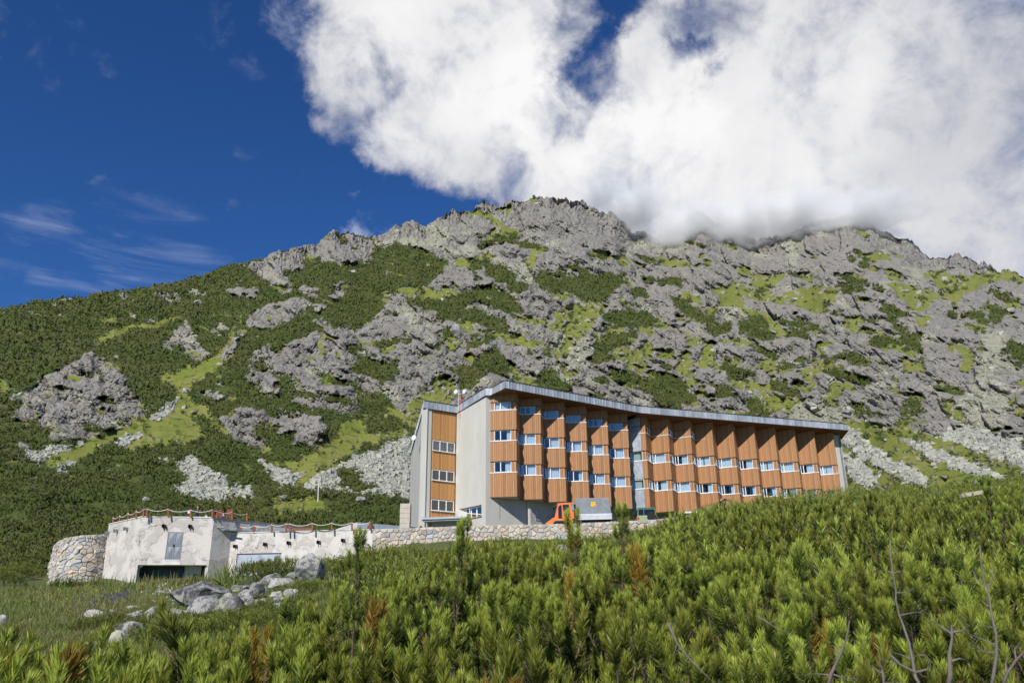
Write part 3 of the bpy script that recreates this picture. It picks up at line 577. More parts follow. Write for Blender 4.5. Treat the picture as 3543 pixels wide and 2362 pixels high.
def needle_mat(name, c1, c2, c3, trans=.25, scale=.25, rough=.55, attr=False, upn=0.0):
    m = bpy.data.materials.new(name); m.use_nodes = True; N = NT(m.node_tree); b = N.n['Principled BSDF']
    v = N.new('ShaderNodeTexCoord').outputs['Object']; n1 = N.noise(v, scale, 5, .6); n2 = N.noise(v, scale * 7, 4, .6)
    c = N.mix(N.ramp(n1, .38, .62), c1, c2); c = N.mix(N.ramp(n2, .50, .70, 0, .8), c, c3)
    if attr:
        a = N.new('ShaderNodeAttribute', attribute_name='tone'); s = N.new('ShaderNodeSeparateColor'); N.l.new(a.outputs['Color'], s.inputs[0])
        oi = N.new('ShaderNodeObjectInfo')
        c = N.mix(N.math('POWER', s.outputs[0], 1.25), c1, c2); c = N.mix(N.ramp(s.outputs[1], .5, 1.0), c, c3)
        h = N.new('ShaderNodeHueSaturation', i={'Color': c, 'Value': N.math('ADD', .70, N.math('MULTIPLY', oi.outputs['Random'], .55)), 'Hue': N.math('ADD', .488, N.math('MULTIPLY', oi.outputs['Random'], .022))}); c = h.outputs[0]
    N.l.new(c, b.inputs['Base Color']); b.inputs['Roughness'].default_value = rough; b.inputs['Specular IOR Level'].default_value = .35
    if upn:                            # soft foliage: leaf normals leant towards the bush's outer surface
        ge = N.new('ShaderNodeNewGeometry'); a_ = N.new('ShaderNodeVectorMath', operation='SCALE', i={0: ge.outputs['Normal'], 'Scale': 1 - upn}); b_ = N.new('ShaderNodeVectorMath', operation='ADD', i={0: a_.outputs[0], 1: (0, -.5 * upn, .85 * upn)}); n_ = N.new('ShaderNodeVectorMath', operation='NORMALIZE', i={0: b_.outputs[0]}); N.l.new(n_.outputs[0], b.inputs['Normal'])
    t = N.new('ShaderNodeBsdfTranslucent'); N.l.new(c, t.inputs[0]); mx = N.new('ShaderNodeMixShader'); mx.inputs[0].default_value = trans
    N.l.new(b.outputs[0], mx.inputs[1]); N.l.new(t.outputs[0], mx.inputs[2]); N.l.new(mx.outputs[0], N.n['Material Output'].inputs[0])
    return m
M_SCRUB = needle_mat('scrub_needles', (.075, .106, .016), (.105, .116, .025), (.055, .078, .013), scale=.06, upn=.74)
pk = np.where((cls == PINE) & (V_ < 1330) & (U_ > -160) & (U_ < 2520) & (tuft > -.12))[0]
g_ = np.random.default_rng(3); pk = pk[g_.random(len(pk)) < .8]
pts = VP[pk] + g_.normal(0, .25, (len(pk), 3)); rk = np.hypot(pts[:, 0], pts[:, 1])
size = np.clip(rk * .0027, .28, 1.7) * (.45 + 1.3 * np.clip(fbm(pts / 7.0, 3, 97), .15, .9)) * g_.uniform(.75, 1.25, len(pk))
pts[:, 2] -= size * .1
near = rk < 150
Va, Fa = tufts(pts[near], size[near], 8, seed=1); Vb, Fb = tufts(pts[~near], size[~near], 4, seed=2, wid=.9)
print('scrub tufts', near.sum(), (~near).sum())
stuff(npmesh('dwarf_pine_scrub', np.concatenate([Va, Vb]), np.concatenate([Fa, Fb + len(Va)]), M_SCRUB), 'dark green dwarf pine scrub covering the slopes of the mountain', 'pine scrub')
# scree blocks
def rocks_mesh(C, S_, seed=9, flat=.7):
    g = np.random.default_rng(seed); n = len(C)
    cube = np.array([[-1, -1, -1], [1, -1, -1], [1, 1, -1], [-1, 1, -1], [-1, -1, 1], [1, -1, 1], [1, 1, 1], [-1, 1, 1]], float)
    fs = np.array([(3, 2, 1, 0), (4, 5, 6, 7), (0, 1, 5, 4), (1, 2, 6, 5), (2, 3, 7, 6), (3, 0, 4, 7)])
    V = cube[None] * g.uniform(.45, 1, (n, 8, 3)) * S_[:, None, None] * g.uniform(.6, 1.2, (n, 1, 3)) * np.array([1, 1, flat])
    a, b = g.uniform(0, 6.28, n), g.normal(0, .5, n); ca, sa_, cb, sb = np.cos(a), np.sin(a), np.cos(b), np.sin(b)
    Rz = np.zeros((n, 3, 3)); Rz[:, 0, 0] = ca; Rz[:, 0, 1] = -sa_; Rz[:, 1, 0] = sa_; Rz[:, 1, 1] = ca; Rz[:, 2, 2] = 1
    Rx = np.zeros((n, 3, 3)); Rx[:, 0, 0] = 1; Rx[:, 1, 1] = cb; Rx[:, 1, 2] = -sb; Rx[:, 2, 1] = sb; Rx[:, 2, 2] = cb
    V = np.einsum('nij,nkj->nki', Rz @ Rx, V) + C[:, None, :]
    return V.reshape(-1, 3), (fs[None] + 8 * np.arange(n)[:, None, None]).reshape(-1, 4)
M_SCREE = mat('scree_granite', (.40, .40, .33), (.27, .27, .255), rough=.9, scale=.8, bump=.3, c3=(.36, .40, .22), s3=.6)
kk = np.where(((cls == SCREE) | ((cls == PALE) & (g_.random(len(cls)) < .035))) & (U_ > -100) & (U_ < 2450))[0]; kk = kk[g_.random(len(kk)) < .40]
C = VP[kk]; rk = np.hypot(C[:, 0], C[:, 1]); Ss = np.clip(rk * .0026, .2, 1.6) * np.exp(np.clip(g_.normal(-.15, .45, len(kk)), -1, .6))
Vs, Fs = rocks_mesh(C, Ss); print('scree', len(kk))
stuff(npmesh('scree', Vs, Fs, M_SCREE), 'pale grey scree of broken granite blocks fanning down the slope', 'scree')
# ------------------------------------------------------------------ hotel
def wood_mat(name, c1, c2, c3):
    m = bpy.data.materials.new(name); m.use_nodes = True; N = NT(m.node_tree); b = N.n['Principled BSDF']
    v = N.new('ShaderNodeTexCoord').outputs['Object']; g = N.new('ShaderNodeNewGeometry')
    rn = g.outputs['Random Per Island']
    cb = N.new('ShaderNodeCombineXYZ'); N.l.new(N.math('MULTIPLY', rn, 31.0), cb.inputs[0]); N.l.new(N.math('MULTIPLY', rn, 57.0), cb.inputs[2])
    ad = N.new('ShaderNodeVectorMath', operation='ADD', i={0: v, 1: cb.outputs[0]})
    mp = N.new('ShaderNodeMapping'); N.l.new(ad.outputs[0], mp.inputs[0]); mp.inputs['Scale'].default_value = (7, 7, .55)
    n1 = N.noise(mp.outputs[0], 3.0, 8, .65, .4); n2 = N.noise(ad.outputs[0], 5.5, 3, .5)
    c = N.mix(N.ramp(n1, .34, .66), c1, c2); c = N.mix(N.ramp(rn, 0, 1, 0, .55, smooth=False), c, c3)
    c = N.mix(N.ramp(n2, .70, .76, 0, .85), c, (.09, .035, .015))      # knots
    h = N.new('ShaderNodeHueSaturation', i={'Color': c, 'Value': N.math('ADD', .84, N.math('MULTIPLY', N.math('FRACT', N.math('MULTIPLY', rn, 7.31)), .3))})
    N.l.new(h.outputs[0], b.inputs['Base Color']); b.inputs['Roughness'].default_value = .62; b.inputs['Specular IOR Level'].default_value = .3
    bp = N.new('ShaderNodeBump', i={'Strength': .25, 'Distance': .01, 'Height': n1}); N.l.new(bp.outputs[0], b.inputs['Normal'])
    return m
M_WOOD = wood_mat('larch_boards', (.375, .185, .080), (.455, .245, .108), (.30, .138, .064))
M_WOOD2 = wood_mat('tower_boards', (.46, .235, .085), (.53, .29, .11), (.36, .17, .06))
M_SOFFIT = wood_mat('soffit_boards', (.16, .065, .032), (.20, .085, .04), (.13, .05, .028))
M_DARKTRIM = mat('dark_trim', (.05, .035, .03), rough=.5, bump=0)
M_GREY = mat('grey_render', (.53, .52, .475), (.465, .455, .41), rough=.92, scale=.5, bump=.12, bscale=22, lo=.3, hi=.7, stretch=(1, 1, .25), c3=(.44, .43, .385), s3=.5)
M_ZINC = mat('zinc_sheet', (.43, .46, .50), (.35, .38, .42), rough=.5, scale=1.3, bump=.12, bscale=2.5, metal=.25, rnd=.42, bdist=.05)
M_ZINCW = mat('zinc_wall_sheet', (.50, .56, .62), (.38, .44, .50), rough=.4, scale=1.5, bump=.3, bscale=1.6, metal=.5, rnd=.15, bdist=.08)
M_WHITE = mat('white_frame', (.78, .79, .80), rough=.4, bump=0)
M_CURTAIN = mat('white_curtain', (.88, .88, .88), (.84, .84, .85), rough=.9, scale=2, bump=0)
M_CURTAIN_G = mat('green_curtain', (.66, .70, .58), (.6, .66, .52), rough=.9, scale=2, bump=0)
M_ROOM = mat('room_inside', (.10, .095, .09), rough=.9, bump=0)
M_ROOF = mat('roof_sheet', (.12, .125, .13), rough=.7, bump=0)
def glass_mat(name, tint=(.8, .86, .9), base=.03):
    m = bpy.data.materials.new(name); m.use_nodes = True; N = NT(m.node_tree); N.n.remove(N.n['Principled BSDF'])
    t = N.new('ShaderNodeBsdfTransparent', i={'Color': (*tint, 1)}); g = N.new('ShaderNodeBsdfGlossy', i={'Roughness': .015, 'Color': (1, 1, 1, 1)})
    f = N.new('ShaderNodeFresnel', i={'IOR': 1.5}); k = N.math('ADD', N.math('MULTIPLY', f.outputs[0], 1.1), base, clamp=True)
    mx = N.new('ShaderNodeMixShader', i={0: k, 1: t.outputs[0], 2: g.outputs[0]}); N.l.new(mx.outputs[0], N.n['Material Output'].inputs[0]); return m
M_GLASS = glass_mat('window_glass')
M_DGLASS = glass_mat('dark_glass', (.25, .28, .3), .06)

A1 = rad(52.48); A2 = rad(68.76)
D1 = np.array([math.sin(A1), math.cos(A1)]); D2 = np.array([math.sin(A2), math.cos(A2)])
N1 = np.array([D1[1], -D1[0]]); N2 = np.array([D2[1], -D2[0]])          # outward normals
O = [np.array([.318, 71.7]) + i * 2.911 * D1 for i in range(6)] + [np.array([13.876, 81.84]) + i * 2.773 * D2 for i in range(10)]
L = [np.array([-2.07, 72.1])] + [O[i] + np.array([.35, 1.95]) for i in range(5)] + [np.array([12.2, 82.78])] + [O[6 + i] + np.array([.9, 2.0]) for i in range(9)]
Gc = np.array([-2.47, 71.80]); Tc = Gc + 4.9 * np.array([-math.sin(rad(142.48)), -math.cos(rad(142.48))]); 
S1 = Tc - D1 * 3.72; Wc = Tc - D1 * 2.83
hotel = thing('hotel', 'long grey hotel with stepped timber clad bays under a zinc edged roof below the mountain', 'hotel', (Gc[0], Gc[1], 7.0))
EV = [(-.65, 69.93, 20.05), (13.3, 80.62, 20.30), (38.9, 90.55, 20.52)]
def soff(x, y):
    p = np.array([x, y]); e0 = np.array(EV[0][:2]); e1 = np.array(EV[1][:2])
    d1 = (p - e0) @ -N1; z1_ = 20.05 + .018 * ((p - e0) @ D1) - .065 * d1
    d2 = (p - e1) @ -N2; z2_ = 20.30 + .008 * ((p - e1) @ D2) - .085 * d2
    return z1_ if (p - e1) @ (D1 + D2) < 0 else z2_
def nrm(a, b):
    d = unit(np.asarray(b) - np.asarray(a)); return np.array([d[1], -d[0]])
def boards(mb, a, b, z0, z1, out=0.0, bw=.195, th=.03, back=True, prof=0):
    a = np.asarray(a, float); b = np.asarray(b, float); n = nrm(a, b); Lg = np.linalg.norm(b - a); d = (b - a) / Lg; k = max(1, round(Lg / bw)); w = Lg / k
    f1 = z1 if callable(z1) else (lambda x, y: z1)
    for i in range(k):
        t = th + (.018 if prof and i % 2 else 0) + RNG.uniform(-.003, .003)
        s0 = i * w + .009; s1 = (i + 1) * w - .009
        p = [a + d * s0 + n * out, a + d * s1 + n * out]; q = [p[1] + n * t, p[0] + n * t]
        P = [*p, *q]; P = [P[0], P[1], P[2], P[3]]
        mb.add([(x, y, z0 + RNG.uniform(-.006, .006)) for x, y in P] + [(x, y, f1(x, y) - .002) for x, y in P],
               [(0, 1, 2, 3), (7, 6, 5, 4), (0, 4, 5, 1), (1, 5, 6, 2), (2, 6, 7, 3), (3, 7, 4, 0)])
def panel(a, b, z0, z1, m=M_WOOD, out=0.0, name='board_panel', **k):
    mb = MB(); boards(mb, a, b, z0, z1, out, **k); o = mb.build(name, m, hotel); return o
def wplane(mb, a, b, z0, z1, out, th, mi=0, s0=0.0, s1=None):
    a = np.asarray(a, float); b = np.asarray(b, float); n = nrm(a, b); Lg = np.linalg.norm(b - a); d = (b - a) / Lg; s1 = Lg if s1 is None else s1
    p = a + d * s0 + n * out; o = (p[0], p[1], z0); mb.obox(o, (*(d * (s1 - s0)), 0), (*(n * th), 0), (0, 0, z1 - z0), mi)
def window(a, b, z0, z1, s0, s1, mull=(), out=-.10, curtain=None, parent=None, cm=None, glass=None, fw=.055, cur_to=(0, 1)):
    par = parent or hotel
    mb = MB(); L_ = np.linalg.norm(np.asarray(b) - np.asarray(a))
    for (p, q) in ((s0, s0 + fw), (s1 - fw, s1)): wplane(mb, a, b, z0, z1, out, .06, s0=p, s1=q)
    for mm in mull: wplane(mb, a, b, z0 + fw, z1 - fw, out, .058, s0=mm - .04, s1=mm + .04)
    for (p, q) in ((z0, z0 + fw), (z1 - fw, z1)): wplane(mb, a, b, p, q, out + .002, .056, s0=s0 + fw, s1=s1 - fw)
    f = mb.build('window', M_WHITE, par)
    ed = [s0 + fw] + sum([[mm - .04, mm + .04] for mm in mull], []) + [s1 - fw]
    for i in range(0, len(ed), 2):
        g = MB(); wplane(g, a, b, z0 + fw, z1 - fw, out + .02, .006, s0=ed[i], s1=ed[i + 1]); g.build('pane', glass or M_GLASS, f)
    if curtain:
        a_ = np.asarray(a, float); n = nrm(a, b); d = unit(np.asarray(b) - a_); c = MB()
        for (c0, c1) in curtain:
            u0 = s0 + (s1 - s0) * c0; u1 = s0 + (s1 - s0) * c1; k = max(6, int((u1 - u0) / .035)); vs = []
            ph = RNG.uniform(0, 6)
            for j in range(k + 1):
                u = u0 + (u1 - u0) * j / k; w = .035 * math.sin(j * 1.15 + ph) + .015 * math.sin(j * 2.3 + 2 * ph)
                p = a_ + d * u + n * (out - .16 + w); vs += [(p[0], p[1], z0 - .02), (p[0], p[1], z1 + .02)]
            c.add(vs, [(2 * j, 2 * j + 2, 2 * j + 3, 2 * j + 1) for j in range(k)])
        c.build('curtain', cm or M_CURTAIN, f, smooth=True)
    return f
HC, SC_, HB, SB, HA, SA = 13.73, 12.71, 16.62, 15.61, 19.29, 18.5
BOT = 10.5
# floor cores behind the cladding, and the rooms' back walls
def inset(pts, k):
    return [np.asarray(p) for p in pts]
front = []
for i in range(16):
    nf = nrm(L[i], O[i]); dv = unit(O[i] - L[i])
    front += [L[i] - nf * .02, O[i] - nf * .02 - dv * .03]
front = front + [O[15] + np.array([.3, 1.6])]
backp = [O[15] + np.array([.3, 1.6]) - N2 * 7, np.array(EV[1][:2]) - (N1 + N2) * 5.2, L[0] - N1 * 9 + D1 * .3]
poly = [tuple(p) for p in front + backp]
def core(z0, z1, name='floor_slab', m=M_ROOM, ins=0.0):
    mb = MB(); n = len(poly)
    pp = poly if not ins else None
    f1 = z1 if callable(z1) else (lambda x, y: z1)
    mb.add([(x, y, z0) for x, y in poly] + [(x, y, f1(x, y)) for x, y in poly], [tuple(range(n))[::-1], tuple(range(n, 2 * n))] + [(i, (i + 1) % n, (i + 1) % n + n, i + n) for i in range(n)])
    return mb.build(name, m, hotel)
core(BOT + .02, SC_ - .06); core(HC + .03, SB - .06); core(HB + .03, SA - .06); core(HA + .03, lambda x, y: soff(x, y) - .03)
mb = MB()
for (z0, z1) in ((SC_ - .05, HC + .02), (SB - .05, HB + .02), (SA - .05, HA + .02)):
    for i in range(16):
        p = L[i] - N1 * 2.6 if i < 7 else L[i] - N2 * 2.4; q = (L[i + 1] if i < 15 else O[15] + D2 * 1) - (N1 if i < 6 else N2) * 2.5
        wplane(mb, p, q, z0, z1, 0, .05)
        # party wall between rooms
        wplane(mb, O[i] - nrm(L[i], O[i]) * .25, (L[i + 1] if i < 15 else O[15] + np.array([.3, 1.6])) - N1 * 2.5, z0, z1, -.35, .08) if i < 15 else None
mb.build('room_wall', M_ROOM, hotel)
CURT = [[(0, .45), (.5, 1)], [(.62, 1)], [(.05, 1)], [(0, .25), (.45, 1)], [(.45, 1)], [(0, 1)]]
for i in range(16):
    a, b = L[i], O[i]; Lp = np.linalg.norm(b - a); nx = L[i + 1] if i < 15 else O[15] + np.array([.5, 1.15])
    left = i < 6; zinc = i == 6; full = i >= 9
    pm = M_WOOD; zs = []
    a_w = a + (b - a) * .73 if zinc else a            # where the wood begins on the zinc bay
    rows = [(BOT, SC_ - .06), (HC, SB - .06)] + ([(HB, soff)] if full else [(HB, SA - .06), (HA, soff)])
    if i == 9: pass
    for (z0, z1) in rows:
        panel(a_w, b, z0, z1); panel(b + nrm(a, b) * .0, nx, z0, z1 if not callable(z1) else z1)
        mb = MB(); wplane(mb, a_w, b, z0 - .035, z0, -.02, .062); wplane(mb, b, nx, z0 - .036, z0 - .001, -.02, .060); mb.build('drip_edge', M_DARKTRIM, hotel)
    # zinc sheets of the stair bay
    if zinc:
        for (z0, z1) in ((BOT - .35, SC_ - .06), (HC, SB - .06), (HB, SA - .06), (SA, HA - .03), (HA, None)):
            k = 4
            for j in range(k):
                p = a + (a_w - a) * j / k; q = a + (a_w - a) * (j + 1) / k; dd = unit(q - p)
                mb = MB(); zt = (soff(*p) if z1 is None else z1) - .01
                wplane(mb, p + dd * .006, q - dd * .006, z0, zt, .0, .022); wplane(mb, q - dd * .02, q + dd * .004, z0, zt, .0, .04); mb.build('zinc_panel', M_ZINCW, hotel)
        mb = MB()
        for z in (SA - .03, HA - .03, HB): wplane(mb, a, a_w, z - .03, z, .0, .05)
        mb.build('drip_edge', M_DARKTRIM, hotel)
    # window bands
    bands = [(SC_, HC, 'C'), (SB, HB, 'B')] + ([(SA, HA, 'A')] if i < 9 else [])
    for (z0, z1, rw) in bands:
        cu = CURT[(i * 2 + ord(rw)) % 6] if (i, rw) not in ((3, 'C'), (10, 'C'), (11, 'C'), (0, 'B')) else [(.0, .06), (.72, 1)]
        if rw == 'A' and not left:
            # only the return of the top row has a window on the right wing; its face is boarded
            if zinc: panel(a_w, b, z0, z1 - .03, out=-.02)
            else: panel(a, b, z0, z1 - .03, out=-.02)
            Lr = np.linalg.norm(nx - b); window(b, nx, z0 + .04, z1 - .06, .25, Lr - .28, mull=(Lr * .5,), out=-.05)
            panel(b, b + unit(nx - b) * .24, z0, z1 - .03, out=-.02); panel(nx - unit(nx - b) * .27, nx, z0, z1 - .03, out=-.02)
        else:
            s0 = .36 if i == 0 else .03; s1 = Lp * (.80 if i == 0 else (.75 if left else .74))
            if i == 0: panel(a, a + (b - a) / Lp * s0, z0, z1 - .03, out=-.07)
            mull = (s0 + (s1 - s0) * .37,) if left else ((s0 + .32,) if not zinc else ())
            window(a, b, z0, z1 - .04, s0, s1, mull=mull, curtain=cu if not zinc else [(0, .8)], cm=M_CURTAIN_G if zinc else None)
            panel(a + (b - a) / Lp * (s1 + .01), b - (b - a) / Lp * .04, z0, z1 - .03, out=-.07)
            if i < 15:
                Lr = np.linalg.norm(nx - b)
                if rw == 'A': panel(b, nx, z0, z1 - .03, out=-.03)
                else:
                    panel(b + unit(nx - b) * .04, b + unit(nx - b) * .42, z0, z1 - .03, out=-.07)
                    window(b, nx, z0, z1 - .04, .43, Lr - .06, mull=(Lr * .55,) , curtain=[(.5, 1)])
            else: panel(b, nx, z0, z1 - .03, out=-.03)
        mb = MB(); ex = unit(a - b) * (.08 if i == 0 else -.03)
        wplane(mb, a + ex, b + unit(b - a) * .05, z0 - .06, z0, -.10, .165); wplane(mb, b + nrm(a, b) * .05, nx, z0 - .061, z0 - .001, -.10, .165); mb.build('sill', M_WHITE, hotel)
# upper step lines on bay ten
mb = MB(); wplane(mb, L[9], L[9] + (O[9] - L[9]) * .62, SA - .03, SA, .03, .03); mb.build('sill', M_WHITE, hotel)
# grey walls
def wallpart(mb, a, b, z0, z1, th=.3, holes=()):
    a = np.asarray(a, float); b = np.asarray(b, float); Lg = np.linalg.norm(b - a); f = z1 if callable(z1) else (lambda x, y: z1)
    n = nrm(a, b); d = (b - a) / Lg; cuts = sorted({0.0, Lg, *[h[0] for h in holes], *[h[1] for h in holes]})
    def seg(s0, s1, za, zb):
        p = a + d * s0; q = a + d * s1; P = [p - n * th, q - n * th, q, p]
        g = zb if callable(zb) else (lambda x, y: zb)
        mb.add([(x, y, za) for x, y in P] + [(x, y, g(x, y)) for x, y in P], [(0, 1, 2, 3)[::-1], (4, 5, 6, 7), (0, 1, 5, 4), (1, 2, 6, 5), (2, 3, 7, 6), (3, 0, 4, 7)])
    for s0, s1 in zip(cuts[:-1], cuts[1:]):
        hs_ = sorted([h for h in holes if h[0] <= s0 + 1e-6 and h[1] >= s1 - 1e-6], key=lambda h: h[2]); z = z0
        for h in hs_: seg(s0, s1, z, h[2]); z = h[3]
        seg(s0, s1, z, f)
zbase = 6.2
J = np.array([1.26, 74.68]); J2 = J + N1 * .32
mb = MB(); wallpart(mb, Gc, J + D1 * .0, zbase, BOT + .0); 
wallpart(mb, Gc, L[0] + D1 * .05, BOT, lambda x, y: soff(x, y)); mb.build('wall', M_GREY, hotel)
_dl = np.array([math.sin(rad(39)), math.cos(rad(39))]); end6 = J2 + _dl * 12.6
sw = [(.98 * 1, 0)]
w0 = np.array([2.12, 75.32]) + N1 * .3
sA = (w0 - J2) @ _dl * .93
mb = MB(); wallpart(mb, J2, end6, zbase, BOT, holes=[(sA, sA + .62, 8.90, 9.80)]); wallpart(mb, J, J2 + np.array([0, .0]), zbase, BOT, th=.25)
e7 = end6 + D2 * 27.5; wallpart(mb, end6, e7, zbase, BOT - .01); mb.build('wall', M_GREY, hotel)
window(J2, end6, 8.90, 9.80, sA + .01, sA + .61, out=-.24, mull=(sA + .36,), glass=M_DGLASS); mb = MB(); wplane(mb, J2, end6, 8.85, 8.90, -.2, .26, s0=sA - .05, s1=sA + .67); mb.build('sill', M_WHITE, hotel)
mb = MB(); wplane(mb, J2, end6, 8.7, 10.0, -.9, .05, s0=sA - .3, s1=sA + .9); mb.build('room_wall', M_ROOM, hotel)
mb = MB(); mb.add([(*p, BOT + .01) for p in poly], [tuple(range(len(poly)))[::-1]]); mb.build('soffit', M_GREY, hotel)   # underside of the overhang
# side wall between tower and timber bays, with its splayed window
LT = np.linalg.norm(Gc - Tc); hs0, hs1 = .55, 4.25
zT, zG = 19.2, 19.85
roofGT = lambda x, y: zT + (zG - zT) * np.linalg.norm(np.array([x, y]) - Tc) / LT
mb = MB(); wallpart(mb, Tc, Gc, zbase, roofGT, th=.45, holes=[(hs0, hs1, 8.88, 9.90)]); mb.build('wall', M_GREY, hotel)
window(Tc, Gc, 8.9, 9.86, 1.25, 3.9, mull=(2.1, 3.0), out=-.40, curtain=[(.8, 1)])
mb = MB(); n_ = nrm(Tc, Gc); d_ = unit(Gc - Tc)
p0 = Tc + d_ * hs0; p1 = Tc + d_ * 1.25 - n_ * .4; mb.prism([tuple(p0 - n_ * .45), tuple(p1), tuple(p0 - n_ * .002)], 8.881, 9.899)
p0 = Tc + d_ * hs1; p1 = Tc + d_ * 3.9 - n_ * .4; mb.prism([tuple(p0 - n_ * .002), tuple(p1), tuple(p0 - n_ * .45)], 8.881, 9.899); mb.build('reveal', M_GREY, hotel)
mb = MB(); wplane(mb, Tc, Gc, 8.82, 8.879, -.4, .5, s0=.9, s1=4.35); mb.build('sill', M_ZINC, hotel)
mb = MB(); wplane(mb, Tc, Gc, 8.6, 10.2, -1.6, .05, s0=.0, s1=4.9); mb.build('room_wall', M_ROOM, hotel)
# stair tower
mb = MB(); wallpart(mb, S1, Wc, zbase, lambda x, y: 19.16, th=.4)
sideaz = rad(-13.0); S0 = S1 + 11.0 * np.array([math.sin(sideaz), math.cos(sideaz)])
zback = lambda x, y: 19.16 - .215 * np.linalg.norm(np.array([x, y]) - S1)
wallpart(mb, S0, S1, zbase, zback, th=.35); wallpart(mb, Wc - N1 * .12, Tc - N1 * .12, zbase, 8.9, th=.25); mb.build('wall', M_GREY, hotel)
tw = [(9.67, 10.69), (12.46, 13.46), (15.24, 16.24)]
zz = [8.9] + [z for w_ in tw for z in w_] + [19.16]
for a_, b_ in zip(zz[0::2], zz[1::2]):
    mb = MB(); boards(mb, Wc, Tc, a_ + .04, b_ - .05, out=-.12, bw=.165, prof=1); mb.build('board_panel', M_WOOD2, hotel)
for z0, z1 in tw:
    window(Wc, Tc, z0, z1, .22, 2.72, mull=(.22 + .83, .22 + 1.66), out=-.16, curtain=None, glass=M_DGLASS if z0 < 15 else M_GLASS, fw=.06)
    panel(Wc, Wc + D1 * .2, z0 - .01, z1 + .0, m=M_WOOD2, out=-.14); panel(Tc - D1 * .1, Tc, z0 - .01, z1, m=M_WOOD2, out=-.14)
    mb = MB(); wplane(mb, Wc, Tc, z0 - .05, z0 - .001, -.14, .2, s0=.16, s1=2.76); mb.build('sill', M_WHITE, hotel)
mb = MB(); wplane(mb, Wc, Tc, 8.9, 19.1, -1.2, .05); 
mb.build('room_wall', M_ROOM, hotel)
mb = MB()
for k in range(14): wplane(mb, Wc, Tc, 15.3, 16.2, -.42 + .02 * (k % 2), .015, s0=.3 + k * .17, s1=.3 + k * .17 + .12)
mb.build('blind', M_CURTAIN, hotel)
# roof body and eaves
def strip(mb, P, Q):
    n = len(P)
    for i in range(n - 1): mb.add([P[i], P[i + 1], Q[i + 1], Q[i]], [(0, 1, 2, 3)])
mb = MB(); e0, e1, e2 = (np.array(p) for p in EV); nA2 = 22
def inn(p, n, k): q = np.array(p[:2]) - n * k; return (q[0], q[1], soff(*q) )
for (a, b, n) in ((e0, e1, N1), (e1, e2, N2)):
    k = 24
    for j in range(k):
        p = a + (b - a) * j / k; q = a + (b - a) * (j + 1) / k
        w0_ = 4.4
        m0 = n if True else None
        mb.add([p - [0, 0, .0], q, (*(q[:2] - n * w0_), soff(*(q[:2] - n * w0_)) + .001), (*(p[:2] - n * w0_), soff(*(p[:2] - n * w0_)) + .001)], [(0, 1, 2, 3)])
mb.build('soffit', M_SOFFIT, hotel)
mb = MB()   # returns of the eave at both ends
lft = np.array([-1.9, 71.78, 19.9]); 
mb.add([e0, lft, (*(lft[:2] - N1 * 2), 19.75), (*(e0[:2] - N1 * 3.9), soff(*(e0[:2] - N1 * 3.9)))], [(3, 2, 1, 0)])
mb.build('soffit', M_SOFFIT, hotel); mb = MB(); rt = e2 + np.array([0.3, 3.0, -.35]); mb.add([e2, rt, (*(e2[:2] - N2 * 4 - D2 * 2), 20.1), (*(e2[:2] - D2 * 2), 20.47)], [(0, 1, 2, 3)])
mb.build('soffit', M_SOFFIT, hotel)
FH = .72
def fascia(pts, pw_, hh=FH, out=.0):
    for a, b in zip(pts[:-1], pts[1:]):
        a = np.array(a); b = np.array(b); Lg = np.linalg.norm((b - a)[:2]); k = max(1, round(Lg / pw_)); n = np.array([*nrm(a[:2], b[:2]), 0])
        for j in range(k):
            p = a + (b - a) * (j + .02) / k; q = a + (b - a) * (j + .98) / k; up = np.array([0, 0, hh]); off = n * RNG.uniform(.0, .006)
            mb = MB(); mb.obox(p - n * .03 + off, q - p, n * .028, up); s = a + (b - a) * (j + 1) / k; mb.obox(s - n * .03 - (b - a) / Lg * .018, (b - a) / Lg * .036, n * .075, up)
            mb.build('fascia_panel', M_ZINC, hotel)
        mb = MB(); mb.obox(a - n * .05 + [0, 0, hh], b - a, n * .10, (0, 0, .05)); mb.obox(a - n * .05 - [0, 0, .045], b - a, n * .075, (0, 0, .045)); mb.build('roof_edge', M_DARKTRIM, hotel)
o1 = .09
left_chain = [(*(S0 + np.array([-.1, 0])), 19.16 - .215 * 11), (*(S1 - N1 * 0 - D1 * .1 + N1 * o1), 19.13), (*(Tc + N1 * o1 - D1 * .02), 19.18), (*(Gc - D1 * .12 + N1 * .05), 19.85), (-1.92, 71.72, 19.88), EV[0]]
fascia(left_chain[:2], .40); fascia(left_chain[1:3], .46); fascia(left_chain[2:], .40)
fascia(EV, .385)
fascia([EV[2], (e2[0] + .3, e2[1] + 3.0, 20.17), (e2[0] + .3, e2[1] + 8, 19.7)], .4)
ring = [np.array(p[:2]) for p in left_chain + EV[1:]] + [np.array([39.2, 98.5]), np.array(EV[1][:2]) - (N1 + N2) * 5.4]
zr = {}
mb = MB(); n = len(ring)
mb.add([(p[0], p[1], (left_chain + EV[1:])[i][2] + FH - .03 if i < len(left_chain) + 2 else 19.6) for i, p in enumerate(ring)] , [tuple(range(n))]); mb.build('roof', M_ROOF, hotel)
# right gable wall
g0 = O[15] + np.array([.42, .95]); g1 = g0 + D2 * .95
mb = MB(); wallpart(mb, g0, g1, 9, lambda x, y: soff(x, y) - .1); wallpart(mb, g1, g1 - N2 * 8, 9, lambda x, y: soff(x, y) - .2, th=.3); mb.build('wall', M_GREY, hotel)
mb = MB(); p_ = g1 + N2 * .06; mb.tube([(p_[0], p_[1], 19.9), (p_[0], p_[1], 10.5)], .05); mb.build('downpipe', M_ZINC, hotel)
